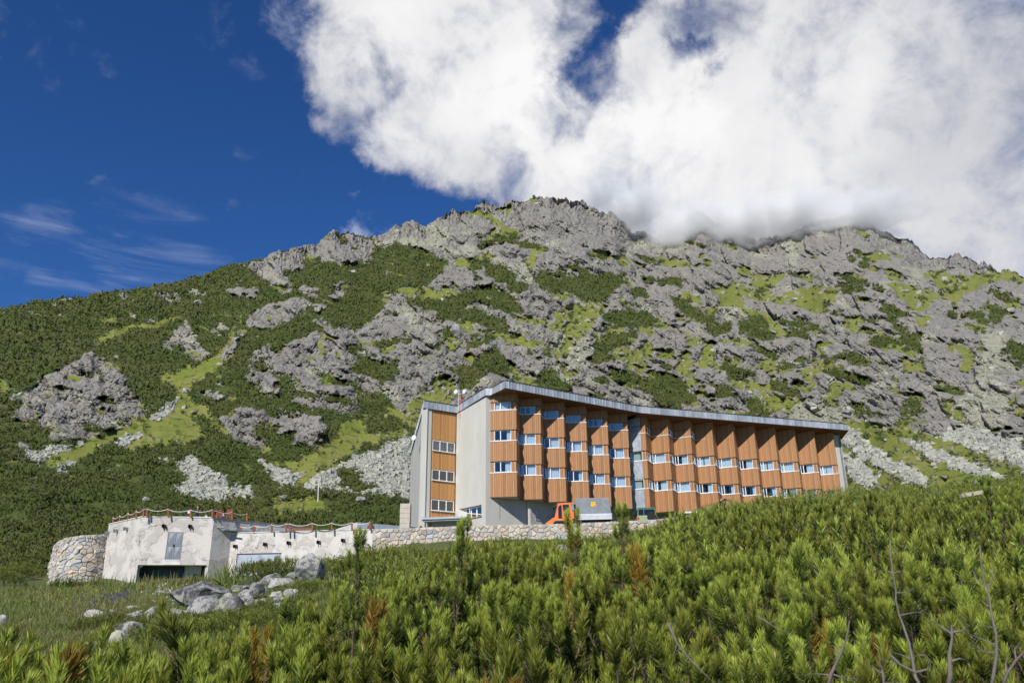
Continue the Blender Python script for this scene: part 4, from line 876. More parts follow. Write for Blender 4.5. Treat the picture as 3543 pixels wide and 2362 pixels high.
# porch roof at the foot of the tower
pa = ypl_ = at_y(*(1400 + 155 / 2.614, 1250 + 1436 / 2.614), 72.2); pb = at_y(1400 + 555 / 2.614, 1250 + 1448 / 2.614, 72.2)
zp = pa[2]; q0 = np.array([pa[0], pa[1] + .3]); q1 = np.array([pb[0], pb[1] - .6])
dq = unit(q1 - q0); nq = np.array([dq[1], -dq[0]])
mb = MB(); mb.obox((*(q0 - nq * 2.2), zp - .05), (*(dq * np.linalg.norm(q1 - q0)), 0), (*(nq * 2.2), 0), (0, 0, .28)); 
mb.build('porch_roof', M_ZINC, hotel); mb = MB(); mb.tube([(*(q0 + nq * .07), zp + .12), (*(q1 + nq * .07), zp + .12)], .08, 8); mb.tube([(*(q0 + nq * .02), zp + .3), (*(q1 - nq * .6), zp + .3)], .03, 6); mb.build('gutter', M_ZINC, hotel)
mb = MB(); mb.obox((*(q0 + dq * .4 - nq * 1.6), zbase), (*(dq * (np.linalg.norm(q1 - q0) - .8)), 0), (*(nq * .1), 0), (0, 0, zp - zbase - .05)); mb.build('porch_wall', M_GREY, hotel)

# antennas fixed to the hotel
M_MAST = mat('galvanised_mast', (.55, .58, .6), rough=.35, metal=.7, bump=0); M_DISH = mat('white_dish', (.80, .81, .80), rough=.45, bump=0); M_RED = mat('red_pipe', (.62, .13, .12), rough=.6, bump=0); M_BLACK = mat('black_plastic', (.02, .02, .022), rough=.5, bump=0)
ay = 75.2
def az_(u, v, y=ay): return at_y(1400 + u / 6.533, 1300 + v / 6.533, y)
b0 = az_(1218, 790); mast = thing('antenna_mast', 'tall steel mast with two white drum antennas and a red pipe at the roof corner', 'antenna', b0)
mb = MB(); mb.tube([b0, az_(1230, 330)], .035, 8); mb.build('pole', M_MAST, mast)
mb = MB(); mb.tube([az_(1230, 330), az_(1238, 100)], [.014, .006], 6); mb.build('whip_aerial', M_MAST, mast)
mb = MB(); mb.tube([az_(1225, 470), az_(1350, 466)], .03, 6); mb.tube([az_(1225, 345), az_(1300, 340)], .03, 6); mb.build('bracket', M_MAST, mast)
for (u, v, r_d, ax, dep) in ((1155, 358, .225, (-.55, -.83, .05), .10), (1342, 355, .225, (-.62, -.78, .02), .24)):
    c = az_(u, v); ax = unit(ax); mb = MB(); mb.lathe(c - ax * dep, [(.04, -.08), (.1, -.03), (r_d * .96, 0), (r_d, .03), (r_d, dep), (r_d * .93, dep + .02), (.02, dep + .03)], ax, 28); mb.build('dish', M_DISH, mast, smooth=False, bevel=0)
mb = MB(); mb.tube([az_(1252, 950), az_(1266, 445)], .05, 8); mb.build('red_pipe', M_RED, mast)
mb = MB(); mb.tube([az_(965, 640, 77), az_(1215, 480, 76)], .025, 5); mb.tube([az_(1077, 660, 76.5), az_(1077, 575, 76.5)], .035, 5); mb.build('stay', M_MAST, mast)
mb = MB(); mb.tube([az_(1278, 1020, 75.3), az_(1282, 800, 75.3)], .025, 5); mb.build('cable', M_BLACK, mast)
b1 = az_(290, 1500, 75); rad_d = thing('dish_antenna', 'single white drum antenna on a bracket at the left edge of the tower', 'antenna', b1)
c = az_(190, 1390, 74.9); ax = unit((-.5, -.85, 0)); mb = MB(); mb.lathe(c - ax * .2, [(.04, -.08), (.15, -.02), (.25, 0), (.255, .1), (.23, .12), (.02, .13)], ax, 28); mb.build('dish', M_DISH, rad_d)
mb = MB(); mb.tube([az_(255, 1150, 75), az_(262, 1330, 75)], .025, 6); mb.tube([az_(245, 1060, 75), az_(248, 1150, 75)], .03, 6); mb.tube([az_(255, 1220, 75), az_(330, 1218, 75)], .02, 5); mb.tube([az_(228, 1220, 75), az_(230, 1330, 75)], .03, 5); mb.tube([az_(220, 1400, 75), az_(320, 1400, 75)], .03, 6); mb.tube([az_(290, 1300, 75), az_(285, 1560, 75)], .03, 6); mb.build('bracket', M_MAST, rad_d)
# ------------------------------------------------------------------ concrete shelter, stone walls
Z3 = lambda u, v: (100 + u / 1.809, 1700 + v / 1.809)
def onwall(u, v, a, b):                # photo pixel -> (distance along the wall, height)
    d = ray(u, v); a = np.asarray(a, float); n = nrm(a, b); t = (a @ n) / (d[:2] @ n); P = d * t; return float((P[:2] - a) @ unit(np.asarray(b) - a)), float(P[2])
def concrete():
    m = bpy.data.materials.new('weathered_concrete'); m.use_nodes = True; N = NT(m.node_tree); b = N.n['Principled BSDF']
    v = N.new('ShaderNodeTexCoord').outputs['Object']; n1 = N.noise(v, .55, 10, .66, .3); n2 = N.noise(v, 2.6, 9, .7, .2)
    mp = N.new('ShaderNodeMapping'); N.l.new(v, mp.inputs[0]); mp.inputs['Scale'].default_value = (3.2, 3.2, .28); n3 = N.noise(mp.outputs[0], 1.6, 7, .7)
    c = N.mix(N.ramp(n1, .42, .60), (.60, .57, .53), (.46, .425, .39)); c = N.mix(N.ramp(n2, .55, .72, 0, .6), c, (.38, .35, .32)); c = N.mix(N.ramp(n3, .56, .74, 0, .55), c, (.36, .32, .28))
    vor = N.new('ShaderNodeTexVoronoi', feature='DISTANCE_TO_EDGE', i={'Scale': .38}); wv = N.new('ShaderNodeVectorMath', operation='ADD'); nn = N.new('ShaderNodeTexNoise', i={'Vector': v, 'Scale': 1.5, 'Detail': 6.0}); N.l.new(v, wv.inputs[0]); N.l.new(nn.outputs['Color'], wv.inputs[1]); N.l.new(wv.outputs[0], vor.inputs['Vector'])
    crack = N.math('MULTIPLY', N.ramp(vor.outputs[0], .006, .0), N.ramp(n1, .40, .56)); c = N.mix(crack, c, (.16, .13, .11))
    N.l.new(c, b.inputs['Base Color']); b.inputs['Roughness'].default_value = .93
    n4 = N.noise(v, 9, 8, .7); h = N.math('ADD', N.math('MULTIPLY', n4, .6), N.math('MULTIPLY', N.ramp(n1, .48, .54), .5)); h = N.math('SUBTRACT', h, N.math('MULTIPLY', crack, .8))
    bp = N.new('ShaderNodeBump', i={'Strength': .7, 'Distance': .07, 'Height': h}); N.l.new(bp.outputs[0], b.inputs['Normal']); return m
M_CONC = concrete()
M_STEEL = mat('grey_painted_steel', (.235, .26, .285), (.20, .225, .25), rough=.45, scale=3, bump=.05, metal=.15)
M_DARKSTEEL = mat('dark_steel_door', (.045, .05, .055), (.035, .04, .045), rough=.5, scale=3, bump=.05)  # steel darkened to put the shade inside the opening into the colour
M_BLUESTEEL = mat('pale_blue_steel', (.36, .41, .46), (.31, .36, .41), rough=.45, scale=2, bump=.05, metal=.1)
M_POST = mat('red_brown_post', (.27, .075, .03), (.20, .05, .02), rough=.5, scale=6, bump=.1)
M_ROPE = mat('white_rope', (.72, .70, .66), rough=.9, bump=.2, bscale=60)
M_PLASTER = mat('white_plaster', (.66, .64, .60), rough=.9, scale=2)
K0 = np.array([-33.9, 67.9]); K1 = np.array([-29.05, 63.15]); K2 = np.array([-23.7, 64.0]); F3 = np.array([-18.6, 71.6]); ZT = 7.97
P0 = np.array([-22.72, 65.5]); P1 = np.array([-11.02, 63.7]); ZW = 6.9
sh = thing('concrete_shelter', 'weathered white concrete shelter with roof terrace and grey steel doors below the hotel', 'building', (*K1, 2.6))
mb = MB(); wallpart(mb, K0, K1, 1.2, ZT - .06, th=.4); mb.build('wall', M_CONC, sh)
oa = onwall(*Z3(682, 460), K1, K2); ob = onwall(*Z3(1114, 460), K1, K2); OZ = 4.30
sa0 = onwall(*Z3(857, 252), K1, K2); sb0 = onwall(*Z3(972, 252), K1, K2); sc0 = onwall(*Z3(845, 424), K1, K2)
SH0, SH1 = sc0[0] + .05, sb0[0] - .05; SHZ0, SHZ1 = sc0[1], sa0[1]
mb = MB(); wallpart(mb, K1, K2, 1.2, ZT - .06, th=.4, holes=[(oa[0], ob[0], 1.2, OZ), (SH0, SH1, SHZ0, SHZ1)]); mb.build('wall', M_CONC, sh)
mb = MB(); wallpart(mb, K2, F3, 1.2, ZT - .06, th=.4); mb.build('wall', M_CONC, sh)
ga = onwall(*Z3(1302, 388), P0, P1); gb = onwall(*Z3(1582, 382), P0, P1); GZ = (ga[1] + gb[1]) / 2
mb = MB(); wallpart(mb, P0, P1, 1.6, ZW - .05, th=.45, holes=[(ga[0], gb[0], 1.6, GZ)]); mb.build('wall', M_CONC, sh)
mb = MB(); wallpart(mb, P1, P1 + np.array([.6, 3.5]), 3, ZW - .05, th=.3); mb.build('wall', M_CONC, sh)
mb = MB(); 
for a, b, z in ((K0, K1, ZT), (K1, K2, ZT)): wplane(mb, a, b, z - .06, z, -.35, .40)
mb.build('coping', M_WHITE, sh)
mb = MB(); wplane(mb, K2 + unit(F3 - K2) * .06, F3, ZT - .059, ZT - .002, -.35, .42); mb.build('coping', M_STEEL, sh)
mb = MB(); wplane(mb, P0, P1 + np.array([.05, 0]), ZW - .05, ZW, -.4, .46); mb.build('coping', M_WHITE, sh)
mb = MB(); mb.add([(*K0, ZT - .1), (*K1, ZT - .1), (*K2, ZT - .1), (*F3, ZT - .1), (-26, 76, ZT - .1), (-33, 76, ZT - .1)], [tuple(range(6))]); mb.build('terrace_floor', M_PLASTER, sh)
mb = MB(); mb.add([(*P0, ZW - .08), (*P1, ZW - .08), (-10, 69, ZW - .08), (-17, 72, ZW - .08)], [(0, 1, 2, 3)]); mb.build('terrace_floor', M_PLASTER, sh)
mb = MB(); wplane(mb, K1, K2, OZ + .0, OZ + .02, -2.6, 2.25, s0=oa[0] - .02, s1=ob[0] + .02); mb.build('ceiling', M_PLASTER, sh)
Lk = ob[0] - oa[0]
mb = MB(); wplane(mb, K1, K2, 1.2, OZ, -2.4, .1, s0=oa[0] - .3, s1=ob[0] + .3); wplane(mb, K1, K2, 1.2, OZ - .001, -1.5, .12, s0=oa[0] + Lk * .62, s1=oa[0] + Lk * .87); mb.build('inner_wall', M_PLASTER, sh)
def xdoor(a, b, s0, s1, z0, z1, out, nx_, nz_, m, parent, name, proud=.045):
    mb = MB(); a = np.asarray(a, float); n = nrm(a, b); d = unit(np.asarray(b) - a)
    wplane(mb, a, b, z0, z1, out - .03, .03, s0=s0, s1=s1); o = mb.build(name, m, parent)
    for i in range(nx_):
        for j in range(nz_):
            x0 = s0 + (s1 - s0) * i / nx_ + .07; x1 = s0 + (s1 - s0) * (i + 1) / nx_ - .07; y0 = z0 + (z1 - z0) * j / nz_ + .07; y1 = z0 + (z1 - z0) * (j + 1) / nz_ - .07
            P = lambda s, z, q: (*(a + d * s + n * (out + q)), z); k = MB()
            c = P((x0 + x1) / 2, (y0 + y1) / 2, proud); R = [P(x0, y0, .012), P(x1, y0, .012), P(x1, y1, .012), P(x0, y1, .012)]; B = [P(x0, y0, 0), P(x1, y0, 0), P(x1, y1, 0), P(x0, y1, 0)]
            k.add([*B, *R, c], [(0, 1, 5, 4), (1, 2, 6, 5), (2, 3, 7, 6), (3, 0, 4, 7), (4, 5, 8), (5, 6, 8), (6, 7, 8), (7, 4, 8)]); k.build('door_panel', m, o)
    k = MB()
    for i in range(nx_ + 1): s = s0 + (s1 - s0) * i / nx_; wplane(k, a, b, z0, z1, out, .03, s0=max(s0, s - .04), s1=min(s1, s + .04))
    for j in range(nz_ + 1): z = z0 + (z1 - z0) * j / nz_; wplane(k, a, b, max(z0, z - .03), min(z1, z + .03), out, .026, s0=s0, s1=s1)
    k.build('door_frame', m, o); return o
s_ = xdoor(K1, K2, SH0, SH1, SHZ0, SHZ1, .0, 2, 2, M_STEEL, sh, 'shutter', .055)
mb = MB(); wplane(mb, K1, K2, (SHZ0 + SHZ1) / 2 - .08, (SHZ0 + SHZ1) / 2 + .1, .03, .05, s0=(SH0 + SH1) / 2 - .08, s1=(SH0 + SH1) / 2 + .03); mb.build('latch', M_BLACK, s_)
mb = MB(); wplane(mb, K1, K2, SHZ0 - .09, SHZ0 - .01, -.2, .26, s0=SH0 - .05, s1=SH1 + .05); mb.build('sill', M_PLASTER, sh)
mb = MB(); wplane(mb, K1, K2, OZ + .01, SHZ0 - .1, -.1, .135, s0=SH0 - .06, s1=SH1 + .08); mb.build('patched_plaster', M_PLASTER, sh)
xdoor(K1, K2, oa[0] + .05, oa[0] + Lk * .61, 2.0, OZ - .02, -1.3, 2, 2, M_DARKSTEEL, sh, 'garage_door', .12)
xdoor(K1, K2, oa[0] + Lk * .88, ob[0] + .1, 2.0, OZ - .02, -1.55, 1, 2, M_DARKSTEEL, sh, 'garage_door', .08)
dd_ = onwall(*Z3(1007, 497), K1, K2)[0] + .42
mb = MB(); wplane(mb, K1, K2, 2.4, OZ - .6, -1.375, .02, s0=oa[0] + Lk * .74, s1=oa[0] + Lk * .845); mb.build('door', M_BLACK, sh)
mb = MB(); wplane(mb, K1, K2, OZ - .68, OZ - .55, -1.375, .03, s0=oa[0] + Lk * .67, s1=oa[0] + Lk * .71); mb.build('sign_plate', M_BLACK, sh)
xdoor(P0, P1, ga[0] + .02, gb[0] - .02, 2.0, GZ - .02, -.12, 2, 2, M_BLUESTEEL, sh, 'garage_door', .07)
for (u, v, a, b) in [(503, 258, K0, K1), (558, 246, K0, K1), (620, 233, K0, K1), (847, 216, K1, K2), (1011, 218, K1, K2), (1298, 343, P0, P1), (1484, 331, P0, P1), (1631, 322, P0, P1), (1818, 318, P0, P1), (1970, 306, P0, P1)]:
    s, z = onwall(*Z3(u, v), a, b); mb = MB(); wplane(mb, a, b, z - .12, z + .12, 0, .34, s0=s - .11, s1=s - .085); wplane(mb, a, b, z - .12, z + .12, 0, .34, s0=s + .085, s1=s + .11); wplane(mb, a, b, z + .10, z + .125, 0, .36, s0=s - .085, s1=s + .085); wplane(mb, a, b, z - .12, z + .10, 0, .02, s0=s - .085, s1=s + .085)
    mb.build('drain_spout', M_BLACK if a is not K0 else M_STEEL, sh)
for (u, v, w_) in ((1180, 222, .5), (1222, 240, 1.1)):
    s, z = onwall(*Z3(u, v), K2, F3); n = nrm(K2, F3); d = unit(F3 - K2); p = K2 + d * s; mb = MB(); mb.tube([(*p, z), (*(p + n * w_ + d * .3), z - .02)], .07, 8); mb.build('drain_pipe', M_MAST, sh)
mb = MB(); s, z = onwall(*Z3(1215, 236), K2, F3); s2, z2b = onwall(*Z3(1400, 250), K2, F3); wplane(mb, K2, F3, z - .12, z, .0, .55, s0=s, s1=s + 4.2); mb.build('ledge', M_STEEL, sh)
# handrail on the end of the lower wall
n = nrm(P0, P1); d = unit(P1 - P0)
mb = MB(); s = np.linalg.norm(P1 - P0) - .75
for q0, q1 in (((s, 5.9), (s + .55, 5.7)), ((s, 5.9), (s + .1, 4.5)), ((s + .55, 5.7), (s + .45, 4.2)), ((s + .05, 5.3), (s + .5, 5.1))):
    mb.tube([(*(P0 + d * q0[0] + n * .15), q0[1]), (*(P0 + d * q1[0] + n * .15), q1[1])], .03, 5)
mb.build('handrail', M_BLACK, sh)
# terrace fences: red-brown posts with a slack white rope
def rope_fence(base, top, conv, zb, label):
    B = [conv(*p) for p in base]; T_ = [conv(*p) for p in top]
    b3 = [at_z(*p, zb) for p in B]; f = thing('rope_fence', label, 'fence', b3[0]); tp = []
    for i, p in enumerate(b3):
        p = p + np.array([0, .12, -.1]) if True else p
        t = at_y(*T_[i], p[1]); t[2] = max(t[2], p[2] + .45); mb = MB(); ax = unit(t - p); s = np.array([.058, 0, 0]); w = np.array([0, .058, 0])
        mb.add([p - s - w, p + s - w, p + s + w, p - s + w, t - s - w, t + s - w, t + s + w, t - s + w], [(3, 2, 1, 0), (4, 5, 6, 7), (0, 1, 5, 4), (1, 2, 6, 5), (2, 3, 7, 6), (3, 0, 4, 7)]); mb.build('post', M_POST, f); tp.append(t - np.array([0, .06, .08]))
    for a, b in zip(tp[:-1], tp[1:]):
        L_ = np.linalg.norm(b - a); sag = min(.28, .10 * L_); mb = MB(); mb.tube([a + (b - a) * k / 10 - np.array([0, 0, sag * 4 * (k / 10) * (1 - k / 10)]) for k in range(11)], .024, 6); mb.build('rope', M_ROPE, f)
cv1 = lambda u, v: (360 + u / 3.92, 1730 + v / 3.92); cv2 = lambda u, v: (780 + u / 3.4588, 1750 + v / 3.4588)
rope_fence([(115, 305), (205, 285), (318, 255), (432, 225), (530, 200), (575, 203), (868, 208), (1172, 215), (1463, 218), (1527, 225), (1733, 245), (1935, 268)],
           [(127, 225), (215, 198), (330, 165), (443, 135), (537, 110), (588, 105), (870, 110), (1177, 118), (1469, 120), (1535, 135), (1737, 148), (1940, 172)], cv1, ZT, 'upper fence of red-brown posts and slack white rope round the shelter roof terrace')
rope_fence([(172, 318), (340, 308), (550, 296), (723, 287), (770, 285), (1038, 280), (1270, 275), (1512, 272), (1728, 267)],
           [(182, 232), (348, 222), (553, 212), (727, 200), (772, 200), (1040, 195), (1271, 192), (1514, 188), (1730, 183)], cv2, ZW, 'lower fence of red-brown posts and white rope on top of the garage wall')

def vor_cells(S, H, cw, ch, seed):
    g = np.random.default_rng(seed); pts = []; j = 0; z = -ch / 2
    while z < H + ch:
        x = -cw + (cw / 2 if j % 2 else 0)
        while x < S + cw: pts.append((x + g.uniform(-.42, .42) * cw, z + g.uniform(-.32, .32) * ch)); x += cw * g.uniform(.6, 1.45)
        z += ch * g.uniform(.75, 1.3); j += 1
    pts = np.array(pts); out = []
    for i, p in enumerate(pts):
        if not (0 <= p[0] <= S and 0 <= p[1] <= H): continue
        poly = [(max(0, p[0] - 2 * cw), max(0, p[1] - 2 * ch)), (min(S, p[0] + 2 * cw), max(0, p[1] - 2 * ch)), (min(S, p[0] + 2 * cw), min(H, p[1] + 2 * ch)), (max(0, p[0] - 2 * cw), min(H, p[1] + 2 * ch))]
        dd = np.linalg.norm(pts - p, axis=1)
        for k in np.argsort(dd)[1:16]:
            q = pts[k]; m_ = (p + q) / 2; nn = q - p; new = []
            for a, b in zip(poly, poly[1:] + poly[:1]):
                da = (a[0] - m_[0]) * nn[0] + (a[1] - m_[1]) * nn[1]; db = (b[0] - m_[0]) * nn[0] + (b[1] - m_[1]) * nn[1]
                if da <= 0: new.append(a)
                if da * db < 0: t = da / (da - db); new.append((a[0] + (b[0] - a[0]) * t, a[1] + (b[1] - a[1]) * t))
            poly = new
            if len(poly) < 3: break
        if len(poly) >= 3: out.append((p, poly))
    return out
M_STONE = mat('granite_wall_stone', (.52, .46, .38), (.44, .40, .35), rough=.9, scale=2.2, bump=.5, bscale=9, rnd=.5, c3=(.34, .31, .29), s3=.6)
M_STONE2 = mat('grey_wall_stone', (.36, .37, .38), (.44, .42, .38), rough=.9, scale=2.2, bump=.5, bscale=9, rnd=.5, c3=(.28, .28, .29), s3=.6)
M_STONE3 = mat('rusty_wall_stone', (.46, .38, .29), (.54, .47, .38), rough=.9, scale=2.2, bump=.5, bscale=9, rnd=.4, c3=(.36, .22, .13), s3=.6)
M_MORTAR = mat('mortar', (.50, .45, .38), (.40, .36, .31), rough=.95, scale=5, bump=.4)
def stonewall(parent, pt, S, H, cw, ch, seed, mats, gap=.025, th=.09):
    g = np.random.default_rng(seed)
    for p, poly in vor_cells(S, H, cw, ch, seed):
        P = np.array(poly); c = P.mean(0); R = P - c; sz = np.linalg.norm(R, axis=1).mean()
        if sz < .05: continue
        k0 = max(.5, 1 - gap / sz); k1 = k0 * g.uniform(.72, .86); t = th * g.uniform(.5, 1.3); n = len(P)
        tl = g.normal(0, .25, 2)
        ins = [pt(*(c + r * k0), -.03) for r in R] + [pt(*(c + r * k0), t * .45) for r in R] + [pt(*(c + r * k1), t * (1 + r @ tl / max(sz, .1) * .4)) for r in R]
        fs = [(i, (i + 1) % n, n + (i + 1) % n, n + i) for i in range(n)] + [(n + i, n + (i + 1) % n, 2 * n + (i + 1) % n, 2 * n + i) for i in range(n)] + [tuple(range(2 * n, 3 * n))]
        mb = MB(); mb.add(ins, fs); mb.build('stone', mats[g.choice(len(mats), p=[.55, .25, .2][:len(mats)])], parent)
# parapet of the car park
wallpx = [(1291, 1829), (1400, 1826), (1550, 1820), (1683, 1815.5), (1830, 1813), (1974, 1810), (2120, 1803), (2255, 1796), (2330, 1789), (2460, 1776)]
WL = []
for u, v in wallpx:
    d = ray(u, v); t = 63.7 + 1.1; # line y = 64.8 + .1 x
    k = 64.8 / (d[1] - .1 * d[0]); WL.append(d * k)
WL = np.array(WL); WL[0, :2] = P1 + np.array([.02, .0])
cum = np.r_[0, np.cumsum(np.linalg.norm(np.diff(WL[:, :2], axis=0), axis=1))]
def wpt(s, h, out, H=2.3):
    p = np.array([np.interp(s, cum, WL[:, k]) for k in range(3)]); i = min(max(np.searchsorted(cum, s) - 1, 0), len(WL) - 2); n = nrm(WL[i, :2], WL[i + 1, :2])
    return (*(p[:2] + n * out), p[2] - H + h)
pw = thing('parapet_wall', 'long low beige rubble stone parapet in front of the hotel car park', 'stone wall', (WL[0, 0], WL[0, 1], 5.0))
stonewall(pw, lambda s, h, o: wpt(s, h + .3, o, 2.3), cum[-1], 2.0, .42, .30, 21, [M_STONE, M_STONE3, M_STONE2])
mb = MB()
for s0, s1 in zip(cum[:-1], cum[1:]):
    A_ = [wpt(s0 + 1e-4, 0, -.45), wpt(s1 - 1e-4, 0, -.45), wpt(s1 - 1e-4, 0, 0), wpt(s0 + 1e-4, 0, 0)]; B_ = [wpt(s0 + 1e-4, 2.27, -.45), wpt(s1 - 1e-4, 2.27, -.45), wpt(s1 - 1e-4, 2.27, 0), wpt(s0 + 1e-4, 2.27, 0)]; mb.hexa(A_ + B_)
mb.build('mortar_core', M_MORTAR, pw)
# curved retaining wall left of the shelter
cu = [(371, 1845, 2004), (330, 1847, 2000), (285, 1850, 1996), (235, 1857, 1988), (208, 1870, 1984), (191, 1884, 1976)]
cw_y = [67.95, 66.9, 66.3, 67.0, 68.3, 70.5]
CT = np.array([at_y(u, v, y) for (u, v, _), y in zip(cu, cw_y)]); CB = np.array([at_y(u, v, y) for (u, _, v), y in zip(cu, cw_y)])
cc = np.r_[0, np.cumsum(np.linalg.norm(np.diff(CT[::-1, :2], axis=0), axis=1))]; CTr = CT[::-1]; CBr = CB[::-1]
def cpt(s, h, out, H=4.3):
    p = np.array([np.interp(s, cc, CTr[:, k]) for k in range(3)]); i = min(max(np.searchsorted(cc, s) - 1, 0), len(CTr) - 2)
    n0 = nrm(CTr[i, :2], CTr[i + 1, :2]); f = 1 - h / H; return (*(p[:2] + n0 * (out + .35 * f)), p[2] - H + h)
cwall = thing('retaining_wall', 'tall curved rubble stone retaining wall left of the concrete shelter', 'stone wall', (*CT[2][:2], 2.5))
stonewall(cwall, cpt, cc[-1], 4.3, .48, .27, 31, [M_STONE2, M_STONE, M_STONE3], th=.12)
mb = MB(); m_ = 14
for i in range(m_):
    s0, s1 = cc[-1] * i / m_, cc[-1] * (i + 1) / m_; mb.hexa([cpt(s0, -.6, -.6), cpt(s1, -.6, -.6), cpt(s1, -.6, 0), cpt(s0, -.6, 0), cpt(s0, 4.27, -.6), cpt(s1, 4.27, -.6), cpt(s1, 4.27, 0), cpt(s0, 4.27, 0)])
mb.build('mortar_core', M_MORTAR, cwall)

# car park surface, pillar, ramp, logs
M_ASPH = mat('asphalt', (.06, .06, .06), (.05, .05, .05), rough=.9, scale=4)
mb = MB(); xs = np.linspace(-10.8, 45, 12); 
lotz = lambda x, y: 6.85 + max(0, x - 3) * .055 + (y - 65) * .02
for a, b in zip(xs[:-1], xs[1:]): mb.add([(a, 65.1 + .1 * a, lotz(a, 65)), (b, 65.1 + .1 * b, lotz(b, 65)), (b, 100, lotz(b, 100)), (a, 100, lotz(a, 100))], [(0, 1, 2, 3)])
struct(mb.build('car_park', M_ASPH))
M_BLOCK = mat('pillar_block', (.50, .45, .38), (.42, .38, .33), rough=.9, scale=3, bump=.3)
pl0 = at_y(1385, 1741, 70.5); pl1 = at_y(1419.5, 1741, 70.5); w_ = pl1[0] - pl0[0]
pil = thing('concrete_pillar', 'square beige concrete block pillar standing left of the grey tower', 'pillar', (pl0[0] + w_ / 2, 70.5, 6.5))
zt = pl0[2]; k = 7
for i in range(k): mb = MB(); z1_ = zt - i * .42; mb.box(pl0[0] + RNG.uniform(-.01, .01), pl0[0] + w_ + RNG.uniform(-.01, .01), 70.5, 70.5 + w_, z1_ - .405, z1_); mb.build('block', M_BLOCK, pil)
rp = [cv2(1325, 275), cv2(1580, 192), cv2(1575, 275), cv2(2290, 252), cv2(2290, 275)]
R_ = [at_y(*rp[0], 67.5), at_y(*rp[1], 68.5), at_y(*rp[3], 72)]
ramp = thing('ramp_wall', 'low pale wedge shaped ramp wall beside the pillar behind the lower terrace', 'ramp', (R_[1][0], R_[1][1], 6.4))
mb = MB(); mb.prism([(R_[0][0], R_[0][1]), (R_[1][0], R_[1][1]), (R_[1][0] + .2, R_[1][1] + 1.6), (R_[0][0] + .3, R_[0][1] + 1.6)], 6.3, lambda x, y: R_[0][2] + (R_[1][2] - R_[0][2]) * min(1, max(0, (x - R_[0][0]) / (R_[1][0] - R_[0][0])))); mb.build('white_face', M_PLASTER, ramp)
mb = MB(); mb.prism([(R_[1][0] + .01, R_[1][1]), (R_[2][0], R_[2][1]), (R_[2][0] - .2, R_[2][1] + 1.5), (R_[1][0] + .21, R_[1][1] + 1.5)], 6.3, lambda x, y: R_[1][2] - .01 + (R_[2][2] - R_[1][2]) * min(1, max(0, (x - R_[1][0]) / (R_[2][0] - R_[1][0])))); mb.build('grey_face', M_BLUESTEEL, ramp)
M_LOG = mat('brown_log', (.16, .06, .03), (.11, .04, .02), rough=.6, scale=4, stretch=(.6, 6, 6), bump=.2)
for (a, b, r, lab) in (((785, 262), (1062, 262), .27, 'long thick brown log lying behind the lower rope fence'), ((1085, 268), (1352, 274), .16, 'thinner brown log lying right of the thick log behind the lower fence')):
    p = at_y(*cv2(*a), 66.4); q = at_y(*cv2(*b), 66.2); z = ZW - .08 + r; mb = MB(); o = thing('log', lab, 'log', (p[0], p[1], z - r)); mb.tube([(p[0], p[1], z), ((p[0] + q[0]) / 2, (p[1] + q[1]) / 2, z + .01), (q[0], q[1], z)], [r * .95, r, r * .9], 14); mb.build('trunk', M_LOG, o, smooth=False)
    mb = MB(); mb.tube([(p[0] - .02, p[1], z), (p[0] - .001, p[1], z)], r * .8, 14); mb.build('cut_end', M_WOOD2, o)
pp = at_y(*cv2(1740, 262), 65.0); pot = thing('plant_pot', 'round dark brown plant pot at the right end of the lower fence', 'plant pot', (pp[0], pp[1], ZW - .08))
mb = MB(); mb.lathe((pp[0], pp[1], ZW - .08), [(.16, 0), (.27, .12), (.30, .3), (.24, .46), (.2, .48)], seg=18); mb.build('pot', M_LOG, pot, smooth=True)
g = np.random.default_rng(4); Vt, Ft = tufts(np.array([[0, 0, .45]] * 6) + g.normal(0, .05, (6, 3)), np.full(6, .3), 10, seed=8, wid=.15); npmesh('leaves', Vt, Ft, M_SCRUB, pot)
# iron cross on the terrace
c0 = at_y(*cv1(1148, 210), 67.5); cr_ = thing('iron_cross', 'dark wrought iron double cross behind the upper rope fence', 'cross', (c0[0], c0[1], ZT - .1))
t0 = at_y(*cv1(1157, 70), 67.5); x0 = c0[0]
mb = MB(); mb.tube([(x0, 67.5, ZT - .1), (x0, 67.5, t0[2])], .04, 6); mb.build('upright', M_BLACK, cr_)
for v, w_ in ((112, .42), (166, .60)):
    z = at_y(*cv1(1150, v), 67.5)[2]; mb = MB(); mb.tube([(x0 - w_, 67.5, z), (x0 + w_, 67.5, z)], .035, 6); mb.tube([(x0 - w_ * .7, 67.5, z - .12), (x0, 67.5, z), (x0 - w_ * .7, 67.5, z + .12)], .015, 5); mb.build('crossbar', M_BLACK, cr_)
mb = MB(); mb.lathe((x0, 67.45, at_y(*cv1(1150, 166), 67.5)[2]), [(.01, -.03), (.13, -.02), (.13, .02), (.01, .03)], (0, 1, 0), 14); mb.build('boss', M_MAST, cr_)
mp_ = at_y(1102, 1703, 88); tp_ = at_y(1102, 1677, 88); mk = MB(); 
mko = thing('marker_pole', 'thin white marker pole standing in the scrub below the large scree fan', 'pole', (mp_[0], 88, mp_[2] - 1)); mk.tube([(mp_[0], 88, mp_[2] - 1), (tp_[0], 88, tp_[2])], .05, 6); mk.build('shaft', M_WHITE, mko); mk = MB(); mk.lathe((tp_[0], 88, tp_[2]), [(.07, 0), (.07, .06), (.01, .1)], seg=8); mk.build('cap', M_WHITE, mko)

